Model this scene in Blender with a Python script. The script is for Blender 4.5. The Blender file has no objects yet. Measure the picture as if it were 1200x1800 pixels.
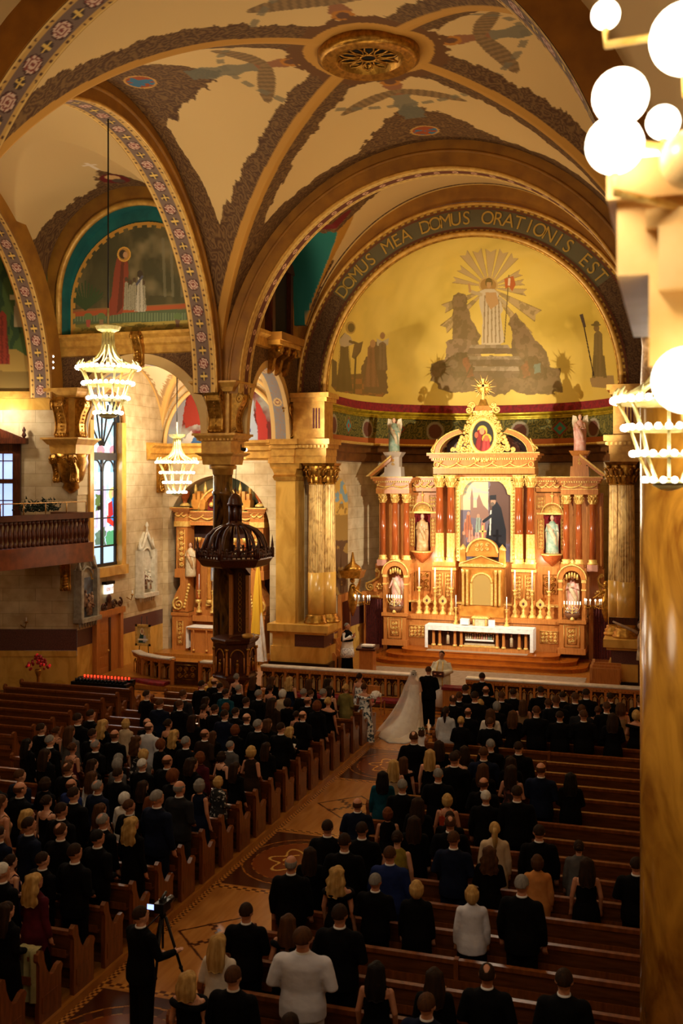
import bpy, bmesh, math, random
import numpy as np
from mathutils import Vector, Matrix
random.seed(7); RNG = np.random.RandomState(5)
sc = bpy.context.scene
PI = math.pi
# ------------------------------------------------------------------ camera
F = 1800.0; TH = math.atan(580/1800.0); CX, CZ = 7.1, 7.5
SN, CS = math.sin(TH), math.cos(TH)
def pp(px, py, X=None, Y=None, Z=None):
    "photo pixel + one known plane -> point of the building"
    k = (px-600)/F; dx = k*CS-SN; dy = k*SN+CS; dz = -(py-840)/F
    t = (X-CX)/dx if X is not None else (Y/dy if Y is not None else (Z-CZ)/dz)
    return Vector((CX+dx*t, dy*t, CZ+dz*t))
cam = bpy.data.cameras.new('camera'); co = bpy.data.objects.new('camera', cam)
sc.collection.objects.link(co); sc.camera = co
cam.sensor_fit = 'VERTICAL'; cam.sensor_height = 36; cam.lens = 36
cam.shift_y = -60/1800.0
co.location = (CX, 0, CZ); co.rotation_euler = (PI/2, 0, TH)
cam.clip_start = .05; cam.clip_end = 300
cam.dof.use_dof = True; cam.dof.focus_distance = 31; cam.dof.aperture_fstop = 2.2
# ------------------------------------------------------------------ view
sc.view_settings.view_transform = 'Standard'; sc.view_settings.look = 'None'
sc.view_settings.exposure = 0.0; sc.view_settings.gamma = 1
sc.view_settings.use_curve_mapping = False
w = bpy.data.worlds.new('world'); sc.world = w; w.use_nodes = True
w.node_tree.nodes['Background'].inputs[0].default_value = (1, .82, .6, 1)
w.node_tree.nodes['Background'].inputs[1].default_value = .06
# ------------------------------------------------------------------ lamps of the building, with added fill lights
WARM = (1, .79, .46); WARM2 = (1, .86, .63); NEUT = (1, .88, .70)
def light(name, kind, loc, power, col=WARM, size=.3, aim=None, spot=None, blend=.6):
    l = bpy.data.lights.new(name, kind); o = bpy.data.objects.new(name, l)
    sc.collection.objects.link(o); o.location = loc; l.energy = power; l.color = col
    if kind == 'AREA': l.shape = 'DISK'; l.size = size
    else: l.shadow_soft_size = size
    if aim is not None:
        o.rotation_euler = (Vector(aim)-Vector(loc)).to_track_quat('-Z', 'Y').to_euler()
    if kind == 'SPOT': l.spot_size = math.radians(spot or 60); l.spot_blend = blend
    return o
def lights():
    # concealed cornice lamps washing the vaults
    for x, e in ((-6.2, 430), (6.2, 90)):
        for y in (18.4, 30.2):
            light('cornice_light', 'SPOT', (x, y, 10.9), e, WARM, .25, (x*.35, 24.2, 18), 130, 1)
    light('cornice_light', 'SPOT', (-8.6, 30.6, 10.9), 420, WARM2, .2, (-10.4, 25, 18), 120, 1)
    light('cornice_light', 'SPOT', (-8.6, 18.6, 10.9), 420, WARM2, .2, (-10.4, 23, 18), 120, 1)
    # chapel and presbytery
    light('chapel_light', 'POINT', (-10.2, 34.6, 9.6), 480, WARM2, .3)
    light('chapel_light', 'SPOT', (-8.8, 32.5, 8.4), 1500, WARM2, .15, (-10.4, 38, 3.2), 80, 1)
    light('presbytery_light', 'SPOT', (-6.0, 32.6, 10.9), 700, WARM, .2, (0, 34.5, 18), 110, 1)
    light('presbytery_light', 'SPOT', (6.0, 32.6, 10.9), 500, WARM, .2, (0, 34.5, 18), 110, 1)
    # spotlights on the pillars, aimed at the high altar and half dome
    for sx, e in ((-1, 1.0), (1, 1.0)):
        light('altar_spotlight', 'SPOT', (sx*6.35, 31.0, 8.3), 5400*e, (1, .89, .70), .08, (0, 40.8, 4.2), 50, .8)
    light('altar_spotlight', 'SPOT', (-6.3, 31.0, 8.2), 7600, WARM2, .08, (3.8, 44.5, 13.8), 62, 1)
    light('altar_spotlight', 'SPOT', (6.3, 31.0, 8.2), 6200, WARM2, .08, (-3.8, 44.5, 13.8), 62, 1)
    # little lamps standing on the altar's ledge, lighting picture, niches and columns
    for x, y in ((-2.25, 40.15), (-1.3, 40.0), (1.15, 40.0), (2.2, 40.15)):
        light('ledge_light', 'POINT', (x, y, 4.25), 30, NEUT, .05)
    for x in (-3.7, 3.6):
        light('ledge_light', 'POINT', (x, 40.75, 4.15), 22, NEUT, .05)
    light('presbytery_light', 'SPOT', (0, 33.2, 17.4), 3300, WARM2, .2, (0, 38.5, .5), 55, 1)
    light('mural_fill_light', 'SPOT', (-8.9, 27.0, 10.9), 520, WARM2, .15, (-10.8, 32.1, 14.2), 70, 1); light('mural_fill_light', 'SPOT', (-9.2, 26.0, 10.9), 420, WARM2, .15, (-16, 30.5, 13), 60, 1)  # added spots to brighten the two murals; no such fixtures there
    light('altar_spotlight', 'SPOT', (6.3, 31.0, 8.35), 3200, WARM2, .08, (-5.3, 38.9, 5.0), 34, 1); light('altar_spotlight', 'SPOT', (-6.3, 31.0, 8.35), 2400, WARM2, .08, (5.3, 39.2, 5.0), 30, 1)  # two added spots to brighten the stone side walls of the apse
    light('side_wall_light', 'POINT', (-15.0, 30.0, 9.75), 130, NEUT, .1)
    light('nave_fill_light', 'POINT', (0, 24.2, 14.5), 70, WARM, .6)
    light('nave_fill_light', 'POINT', (3.5, 22.0, 9.5), 300, WARM2, .8); light('nave_fill_light', 'POINT', (-3.5, 15.5, 9.0), 300, WARM2, .8); light('nave_fill_light', 'POINT', (2.0, 8.0, 9.5), 200, WARM2, .8)  # added mid-air points, standing in for unseen chandeliers, to brighten the nave
    light('pillar_light', 'SPOT', (5.2, 7.0, 9.6), 200, WARM2, .2, (7.2, 10.6, 4), 70, 1); light('pillar_light', 'SPOT', (-2.6, 29.0, 10.5), 1500, WARM2, .2, (-6.2, 36.2, 6), 50, 1)
    light('window_daylight', 'AREA', (-13.3, 33.5, 7.5), 90, (.8, .9, 1), 2.0, (-8, 33.5, 5))
# ------------------------------------------------------------------ colours and materials
def lin(h, a=1):
    if isinstance(h, str):
        h = h.lstrip('#'); c = [int(h[i:i+2], 16)/255 for i in (0, 2, 4)]
        return tuple(((x+.055)/1.055)**2.4 if x > .04045 else x/12.92 for x in c)
    return tuple(h)
MC = {}
def base(name, col='#888888', rough=.5, metal=0, spec=.5):
    m = bpy.data.materials.new(name); m.use_nodes = True
    b = m.node_tree.nodes['Principled BSDF']
    b.inputs['Base Color'].default_value = (*lin(col), 1)
    b.inputs['Roughness'].default_value = rough; b.inputs['Metallic'].default_value = metal
    if 'Specular IOR Level' in b.inputs: b.inputs['Specular IOR Level'].default_value = spec
    return m, m.node_tree.nodes, m.node_tree.links, b
def noise_mat(name, c1, c2, scale=6, rough=.5, metal=0, stretch=(1, 1, 1), lo=.35, hi=.65, bump=0, bscale=None, dist=0, detail=4, spec=.5, coord='Object'):
    if name in MC: return MC[name]
    m, N, L, b = base(name, c1, rough, metal, spec)
    tc = N.new('ShaderNodeTexCoord'); mp = N.new('ShaderNodeMapping'); L.new(tc.outputs[coord], mp.inputs[0])
    mp.inputs['Scale'].default_value = stretch
    n = N.new('ShaderNodeTexNoise'); n.inputs['Scale'].default_value = scale; n.inputs['Detail'].default_value = detail
    n.inputs['Distortion'].default_value = dist
    r = N.new('ShaderNodeValToRGB'); L.new(mp.outputs[0], n.inputs[0]); L.new(n.outputs[0], r.inputs[0])
    r.color_ramp.elements[0].position = lo; r.color_ramp.elements[1].position = hi
    r.color_ramp.elements[0].color = (*lin(c1), 1); r.color_ramp.elements[1].color = (*lin(c2), 1)
    L.new(r.outputs[0], b.inputs['Base Color'])
    if bump:
        n2 = N.new('ShaderNodeTexNoise'); n2.inputs['Scale'].default_value = bscale or scale*4; L.new(mp.outputs[0], n2.inputs[0])
        bp = N.new('ShaderNodeBump'); bp.inputs['Strength'].default_value = bump; bp.inputs['Distance'].default_value = .02
        L.new(n2.outputs[0], bp.inputs['Height']); L.new(bp.outputs[0], b.inputs['Normal'])
    MC[name] = m; return m
def plain(name, col, rough=.5, metal=0, spec=.5):
    if name not in MC: MC[name] = base(name, col, rough, metal, spec)[0]
    return MC[name]
def emit(name, col, s):
    if name in MC: return MC[name]
    m, N, L, b = base(name, col, .4); b.inputs['Emission Color'].default_value = (*lin(col), 1)
    b.inputs['Emission Strength'].default_value = s; MC[name] = m; return m
def vmat(name, rough=.7, metal=0, bump=0, spec=.3):
    "surface whose colours are its painting (attribute Col)"
    if name in MC: return MC[name]
    m, N, L, b = base(name, '#888888', rough, metal, spec)
    a = N.new('ShaderNodeAttribute'); a.attribute_name = 'Col'; L.new(a.outputs['Color'], b.inputs['Base Color'])
    if bump:
        tc = N.new('ShaderNodeTexCoord'); n2 = N.new('ShaderNodeTexNoise'); n2.inputs['Scale'].default_value = bump; L.new(tc.outputs['Object'], n2.inputs[0])
        bp = N.new('ShaderNodeBump'); bp.inputs['Strength'].default_value = .25; bp.inputs['Distance'].default_value = .03
        L.new(n2.outputs[0], bp.inputs['Height']); L.new(bp.outputs[0], b.inputs['Normal'])
    MC[name] = m; return m
def brick_mat(name, c1, c2, mortar, bw=1.1, bh=.45):
    m, N, L, b = base(name, c1, .75, 0, .2)
    uv = N.new('ShaderNodeTexCoord'); br = N.new('ShaderNodeTexBrick'); L.new(uv.outputs['UV'], br.inputs[0])
    br.inputs['Scale'].default_value = 1; br.inputs['Brick Width'].default_value = bw; br.inputs['Row Height'].default_value = bh
    br.inputs['Mortar Size'].default_value = .008; br.inputs['Color1'].default_value = (*lin(c1), 1); br.inputs['Color2'].default_value = (*lin(c2), 1)
    br.inputs['Mortar'].default_value = (*lin(mortar), 1); br.inputs['Mortar Smooth'].default_value = .3
    n = N.new('ShaderNodeTexNoise'); n.inputs['Scale'].default_value = 2.2; n.inputs['Detail'].default_value = 6; L.new(uv.outputs['UV'], n.inputs[0])
    mx = N.new('ShaderNodeMixRGB'); mx.blend_type = 'MULTIPLY'; mx.inputs[0].default_value = .55
    r = N.new('ShaderNodeValToRGB'); r.color_ramp.elements[0].position = .3; r.color_ramp.elements[1].position = .65
    r.color_ramp.elements[0].color = (*lin('#b9a184'), 1); r.color_ramp.elements[1].color = (1, 1, 1, 1)
    L.new(n.outputs[0], r.inputs[0]); L.new(br.outputs[0], mx.inputs[1]); L.new(r.outputs[0], mx.inputs[2]); L.new(mx.outputs[0], b.inputs['Base Color'])
    bp = N.new('ShaderNodeBump'); bp.inputs['Strength'].default_value = .3; bp.inputs['Distance'].default_value = .01; bp.invert = True
    L.new(br.outputs['Fac'], bp.inputs['Height']); L.new(bp.outputs[0], b.inputs['Normal'])
    MC[name] = m; return m
STONE = brick_mat('stone_blocks', '#d9c6a0', '#c9b48c', '#a8946c')
MARB = noise_mat('yellow_marble', '#e2b055', '#a8731f', 2.0, .25, 0, (1, 1, .45), .42, .9, 0, None, 1.2, 8)
MARBV = noise_mat('veined_column_marble', '#dfb870', '#94692f', 3.2, .4, 0, (1, 1, .55), .45, .72, 0, None, 2.4, 8)
MARBD = noise_mat('brown_marble', '#7a5220', '#2f1c0a', 2.4, .12, 0, (1, 1, .3), .35, .65, 0, None, 3, 8)
PURP = noise_mat('porphyry', '#6e4640', '#543431', 30, .35)
BLK = plain('black_marble', '#14100e', .25)
WOOD = noise_mat('pew_wood', '#6e3410', '#4a200a', 3, .32, 0, (1, 9, 9), .3, .7, 0, None, .6)
WOODR = noise_mat('altar_wood', '#cb8542', '#b06c32', 3, .28, 0, (9, 9, 1), .3, .7, 0, None, .6)
WOODL = noise_mat('floor_oak', '#b87a30', '#96591c', 3, .28, 0, (8, 1, 1), .3, .7)
WOODD = noise_mat('dark_carved_wood', '#562711', '#33150a', 4, .3, 0, (8, 8, 1))
WOODC = noise_mat('red_column_wood', '#a85628', '#8f431c', 2, .14, 0, (8, 8, 1))
GOLD = noise_mat('gilding', '#c08c36', '#8f6220', 9, .3, .8, bump=.25, bscale=40)
GOLDB = noise_mat('bright_gilding', '#f2d07c', '#deac4c', 14, .4, .3, bump=.4, bscale=50)
GILT = noise_mat('gilt_cornice', '#d9a64a', '#bd8836', 5, .45, .2)
OCHRE = noise_mat('ochre_plaster', '#a8701e', '#93601a', 2, .6)
CREAM = noise_mat('cream_plaster', '#dcb878', '#d2ac68', 1.5, .75)
TURQ = noise_mat('turquoise_plaster', '#1f6f68', '#1a5c58', 2, .7)
WHITEM = noise_mat('white_marble', '#e8e2d6', '#cfc8ba', 5, .3)
LINEN = noise_mat('white_linen', '#f3f0ea', '#e4e0d8', 8, .8)
RED = noise_mat('red_velvet', '#8a0f14', '#640a0e', 9, .8)
CURT = noise_mat('damask_curtain', '#6e2a28', '#4c1a1a', 9, .7, dist=2)
IRON = plain('dark_iron', '#1a1512', .4, .6)
# ------------------------------------------------------------------ mesh building
def sp(*a): return Vector(a)
class MB:
    def __init__(s): s.v = []; s.f = []; s.m = []; s.ms = []; s.sm = []
    def mi(s, m):
        if m not in s.ms: s.ms.append(m)
        return s.ms.index(m)
    def add(s, v, f, m=None, smooth=False):
        o = len(s.v); s.v += [tuple(p) for p in v]; i = s.mi(m)
        for q in f: s.f.append([a+o for a in q]); s.m.append(i); s.sm.append(smooth)
        return s
    def box(s, x0, x1, y0, y1, z0, z1, m=None):
        v = [(x, y, z) for z in (z0, z1) for y in (y0, y1) for x in (x0, x1)]
        return s.add(v, [(0, 2, 3, 1), (4, 5, 7, 6), (0, 1, 5, 4), (2, 6, 7, 3), (0, 4, 6, 2), (1, 3, 7, 5)], m)
    def frus(s, cx, cy, z0, z1, a0, b0, a1, b1, m=None):
        v = [(cx+i*a, cy+j*b, z) for (z, a, b) in ((z0, a0, b0), (z1, a1, b1)) for j in (-1, 1) for i in (-1, 1)]
        return s.add(v, [(0, 2, 3, 1), (4, 5, 7, 6), (0, 1, 5, 4), (2, 6, 7, 3), (0, 4, 6, 2), (1, 3, 7, 5)], m)
    def lathe(s, prof, c=(0, 0, 0), n=16, m=None, sx=1, sy=1, a0=0, a1=2*PI, flute=0, smooth=True):
        full = abs(a1-a0-2*PI) < 1e-4; k = n if full else n+1; v = []; f = []
        for (r, z) in prof:
            for i in range(k):
                a = a0+(a1-a0)*i/n; rr = r*(1-flute*(i % 2))
                v.append((c[0]+rr*math.cos(a)*sx, c[1]+rr*math.sin(a)*sy, c[2]+z))
        for j in range(len(prof)-1):
            for i in range(n):
                a, b = j*k+i, j*k+(i+1) % k
                f.append((a, b, b+k, a+k))
        if full:
            f.append(list(range(k))[::-1]); f.append([len(v)-k+i for i in range(k)])
        return s.add(v, f, m, smooth)
    def tube(s, pts, r, n=8, m=None, closed=False):
        pts = [Vector(p) for p in pts]; v = []; f = []; K = len(pts)
        if not hasattr(r, '__len__'): r = [r]*K
        up = None
        for i, p in enumerate(pts):
            if closed: t = pts[(i+1) % K]-pts[i-1]
            else: t = pts[min(i+1, K-1)]-pts[max(i-1, 0)]
            t.normalize()
            if up is None: up = Vector((0, 0, 1)) if abs(t.z) < .9 else Vector((1, 0, 0))
            sd = t.cross(up); sd.normalize(); up = sd.cross(t); up.normalize()
            for j in range(n):
                a = 2*PI*j/n; v.append(p+sd*math.cos(a)*r[i]+up*math.sin(a)*r[i])
        for i in range(K if closed else K-1):
            for j in range(n):
                a = i*n+j; b = i*n+(j+1) % n; c2 = ((i+1) % K)*n
                f.append((a, b, c2+(j+1) % n, c2+j))
        if not closed: f.append(list(range(n))[::-1]); f.append([(K-1)*n+j for j in range(n)])
        return s.add(v, f, m, True)
    def ell(s, c, r, m=None, nu=14, nv=10):
        if not hasattr(r, '__len__'): r = (r, r, r)
        v = [(c[0], c[1], c[2]-r[2])]; f = []
        for j in range(1, nv):
            t = PI*j/nv-PI/2
            for i in range(nu):
                a = 2*PI*i/nu; v.append((c[0]+r[0]*math.cos(t)*math.cos(a), c[1]+r[1]*math.cos(t)*math.sin(a), c[2]+r[2]*math.sin(t)))
        v.append((c[0], c[1], c[2]+r[2])); T = len(v)-1
        for i in range(nu):
            f.append((0, 1+(i+1) % nu, 1+i)); f.append((T, T-nu+i, T-nu+(i+1) % nu))
            for j in range(nv-2):
                a = 1+j*nu+i; b = 1+j*nu+(i+1) % nu; f.append((a, b, b+nu, a+nu))
        return s.add(v, f, m, True)
    def prism(s, poly, d0, d1, ax='y', m=None, smooth=False):
        "extrude a 2d outline along an axis: ax y -> (x,z), x -> (y,z), z -> (x,y)"
        n = len(poly)
        def P3(p, d): return (p[0], d, p[1]) if ax == 'y' else ((d, p[0], p[1]) if ax == 'x' else (p[0], p[1], d))
        v = [P3(p, d0) for p in poly]+[P3(p, d1) for p in poly]
        f = [list(range(n)), [n+i for i in range(n)][::-1]]+[(i, i+n, (i+1) % n+n, (i+1) % n) for i in range(n)]
        return s.add(v, f, m, smooth)
    def sweep(s, prof, path, m=None, closed=False):
        "prof [(out,z)] swept along a plan path [(x,y)] ; out is to the right of travel"
        v = []; f = []; K = len(path); n = len(prof)
        for i, p in enumerate(path):
            p = Vector(p); a = Vector(path[i-1]) if (i or closed) else None; b = Vector(path[(i+1) % K]) if (i < K-1 or closed) else None
            t1 = (p-a).normalized() if a is not None else (b-p).normalized(); t2 = (b-p).normalized() if b is not None else t1
            n1 = Vector((t1.y, -t1.x)); n2 = Vector((t2.y, -t2.x)); nn = (n1+n2).normalized(); k = 1/max(.3, nn.dot(n1))
            for (o, z) in prof: v.append((p.x+nn.x*o*k, p.y+nn.y*o*k, z))
        for i in range(K if closed else K-1):
            for j in range(n-1):
                a = i*n+j; b = ((i+1) % K)*n+j; f.append((a, b, b+1, a+1))
        if not closed: f.append(list(range(n))); f.append([(K-1)*n+j for j in range(n)][::-1])
        return s.add(v, f, m)
    def xf(s, M, start=0):
        for i in range(start, len(s.v)): s.v[i] = tuple(M @ Vector(s.v[i]))
        return s
    def build(s, name, mat=None, parent=None, uv=None, loc=None):
        me = bpy.data.meshes.new(name); me.from_pydata(s.v, [], s.f)
        ms = [(x if x is not None else mat) for x in s.ms]
        for x in ms: me.materials.append(x)
        me.polygons.foreach_set('material_index', s.m); me.polygons.foreach_set('use_smooth', s.sm)
        if uv:
            u = me.uv_layers.new(name='UVMap'); li = np.zeros(len(me.loops), int); me.loops.foreach_get('vertex_index', li)
            P = np.array(s.v)[li]; U = np.stack(uv(P), 1).astype(np.float32).ravel(); u.data.foreach_set('uv', U)
        me.validate(); me.update()
        o = bpy.data.objects.new(name, me); sc.collection.objects.link(o)
        if loc is not None:
            loc = Vector(loc); me.transform(Matrix.Translation(-loc)); o.location = loc
        if parent is not None:
            o.parent = parent
            if parent.parent is None and loc is None and parent.type == 'EMPTY' and parent.get('abs'):
                o.matrix_parent_inverse = Matrix.Translation(-parent.location)
        return o
def tag(o, label=None, cat=None, group=None, kind=None):
    if label: o['label'] = label
    if cat: o['category'] = cat
    if group: o['group'] = group
    if kind: o['kind'] = kind
    return o
def st(o): o['kind'] = 'structure'; return o
def thing(name, loc, label, cat, group=None, rz=0, absolute=False):
    o = bpy.data.objects.new(name, None); sc.collection.objects.link(o); o.location = loc; o.rotation_euler = (0, 0, rz)
    o.empty_display_size = .2
    if absolute: o['abs'] = 1
    return tag(o, label, cat, group)
def copy_tree(o, parent=None):
    c = o.copy(); sc.collection.objects.link(c); c.parent = parent
    for ch in list(KIDS.get(o.name, [])): copy_tree(ch, c)
    return c
KIDS = {}
def kids_of(root):
    KIDS.clear()
    for o in bpy.data.objects:
        if o.parent: KIDS.setdefault(o.parent.name, []).append(o)
# ------------------------------------------------------------------ painting on surfaces
def vnoise(x, y, seed=0):
    xi = np.floor(x).astype(np.int64); yi = np.floor(y).astype(np.int64); xf = x-xi; yf = y-yi
    def h(a, b):
        n = (a*374761393+b*668265263+seed*974711) & 0xffffffff; n = ((n ^ (n >> 13))*1274126177) & 0xffffffff
        return ((n ^ (n >> 16)) & 0xffff)/65535.0
    u = xf*xf*(3-2*xf); v = yf*yf*(3-2*yf)
    return (h(xi, yi)*(1-u)+h(xi+1, yi)*u)*(1-v)+(h(xi, yi+1)*(1-u)+h(xi+1, yi+1)*u)*v
def fbm(x, y, o=3, seed=0):
    r = 0; a = .5
    for i in range(o): r = r+a*vnoise(x*2**i, y*2**i, seed+i); a *= .5
    return r/(1-.5**o)
def scroll(x, y, s=3.0):
    "acanthus-like scroll pattern in 0..1"
    wx = x*s+1.2*fbm(x*s*.9, y*s*.9, 2, 3); wy = y*s+1.2*fbm(x*s*.9+9, y*s*.9, 2, 8)
    cx = np.floor(wx)+.5; cy = np.floor(wy)+.5; dx = wx-cx; dy = wy-cy
    r = np.hypot(dx, dy); a = np.arctan2(dy, dx); sg = np.where((np.floor(wx)+np.floor(wy)) % 2 > 0, 1, -1)
    return .5+.5*np.sin(r*17+a*sg*2)
class Art:
    def __init__(s, x, y, col): s.x = x; s.y = y; s.c = np.ones((x.size, 3))*np.array(lin(col)) if isinstance(col, str) else col
    def mix(s, m, col):
        c = np.array(lin(col)) if isinstance(col, str) else col
        m = np.clip(m, 0, 1)[:, None]; s.c = s.c*(1-m)+c*m; return s
    def poly(s, pts, col, a=1.0, rag=0, fr=8):
        x, y = s.x, s.y
        if rag: x = x+(fbm(s.x*fr, s.y*fr, 2, 5)-.5)*rag; y = y+(fbm(s.x*fr+7, s.y*fr, 2, 6)-.5)*rag
        ins = np.zeros(x.size, bool); n = len(pts)
        for i in range(n):
            x1, y1 = pts[i]; x2, y2 = pts[(i+1) % n]
            if y1 == y2: continue
            k = ((y1 > y) != (y2 > y)) & (x < (x2-x1)*(y-y1)/(y2-y1)+x1); ins ^= k
        return s.mix(ins*a, col)
    def ell(s, cx, cy, rx, ry, col, a=1.0, ring=None):
        d = np.hypot((s.x-cx)/rx, (s.y-cy)/ry); m = d < 1
        if ring: m = m & (d > ring)
        return s.mix(m*a, col)
    def line(s, x1, y1, x2, y2, w, col, a=1.0):
        dx, dy = x2-x1, y2-y1; t = np.clip(((s.x-x1)*dx+(s.y-y1)*dy)/(dx*dx+dy*dy), 0, 1)
        return s.mix((np.hypot(s.x-x1-t*dx, s.y-y1-t*dy) < w)*a, col)
    def mott(s, amt=.3, fr=4, seed=2):
        n = fbm(s.x*fr, s.y*fr, 4, seed); s.c = s.c*(1+amt*(n[:, None]-.5)*2); return s
    def robe(s, cx, y0, y1, w0, w1, col, dark):
        "a standing draped figure"
        s.poly([(cx-w1, y0), (cx+w1, y0), (cx+w0*1.1, y0+(y1-y0)*.6), (cx+w0, y1*.92+y0*.08), (cx, y1), (cx-w0, y1*.92+y0*.08), (cx-w0*1.1, y0+(y1-y0)*.6)], col)
        m = (np.abs(s.x-cx) < w1) & (s.y > y0) & (s.y < y1*.9+y0*.1) & (np.sin((s.x-cx)/w1*9+fbm(s.x*3, s.y*3)*4) > .45)
        ins = np.abs(s.x-cx) < w0+(w1-w0)*np.clip((y1-s.y)/(y1-y0), 0, 1)
        return s.mix(m*ins*.6, dark)
def grid_obj(name, fn, nu, nv, paint, mat, parent=None, mask=None):
    "fn(u,v in 0..1 arrays)->xyz ; paint(u,v,P)->colours"
    U, V = np.meshgrid(np.linspace(0, 1, nu+1), np.linspace(0, 1, nv+1)); U = U.ravel(); V = V.ravel()
    P = np.stack(fn(U, V), 1); C = paint(U, V, P) if paint else None
    a = (np.arange(nv)[:, None]*(nu+1)+np.arange(nu)[None]).ravel(); Fc = np.stack([a, a+1, a+nu+2, a+nu+1], 1)
    if mask is not None:
        mk = mask(U, V, P); Fc = Fc[mk[Fc].all(1)]
        used = np.zeros(len(P), bool); used[Fc.ravel()] = True; re = np.cumsum(used)-1; P = P[used]; Fc = re[Fc]
        if C is not None: C = C[used]
    me = bpy.data.meshes.new(name); me.vertices.add(len(P)); me.vertices.foreach_set('co', P.astype(np.float32).ravel())
    me.loops.add(Fc.size); me.loops.foreach_set('vertex_index', Fc.astype(np.int32).ravel())
    me.polygons.add(len(Fc)); me.polygons.foreach_set('loop_start', np.arange(0, Fc.size, 4, dtype=np.int32))
    me.polygons.foreach_set('loop_total', np.full(len(Fc), 4, np.int32)); me.update(calc_edges=True)
    me.polygons.foreach_set('use_smooth', np.ones(len(Fc), bool))
    if C is not None:
        at = me.color_attributes.new('Col', 'FLOAT_COLOR', 'POINT'); at.data.foreach_set('color', np.concatenate([np.clip(C, 0, 1), np.ones((len(P), 1))], 1).astype(np.float32).ravel())
    me.materials.append(mat); me.validate(); me.update()
    o = bpy.data.objects.new(name, me); sc.collection.objects.link(o)
    if parent is not None:
        o.parent = parent
        if parent.get('abs'): o.matrix_parent_inverse = Matrix.Translation(-parent.location)
    return o
lights()
# ================================================================== THE BUILDING
YA, YB, YC, HL = 17.2, 31.2, 24.2, 7.0       # main bay
def projv(P):
    dx = P[:, 0]-CX; d = -dx*SN+P[:, 1]*CS; u = dx*CS+P[:, 1]*SN
    return 600+F*u/d, -(840-F*(P[:, 2]-CZ)/d)
def art(P, col): x, y = projv(P); return Art(x, y, col)
def pl(*a):                                   # flat list of photo x,y -> painter's points
    return [(a[i], -a[i+1]) for i in range(0, len(a), 2)]
def mix(a, b, m): m = np.clip(m, 0, 1)[:, None]; return a*(1-m)+b*m
def L3(h): return np.array(lin(h))[None]
CRM, BRN, BRD, OCH = L3('#d9b578'), L3('#9a6f3c'), L3('#5d3a1e'), L3('#b9822e')
def orn(x, y, s=3.2): s = s*1.35; return mix(np.ones((x.size, 1))*L3('#54361e'), np.ones((x.size, 1))*L3('#7d5c34'), np.clip(scroll(x, y, s)*1.5-.35, 0, 1))
def leafy(x, y, f=2.6, amp=.3): return (fbm(x*f, y*f, 2, 11)-.5)*amp+.05*np.abs(np.sin(x*13+2*np.sin(y*11)))+.05*np.sin(x*9+np.sin(y*7))*np.sin(y*9)
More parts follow.
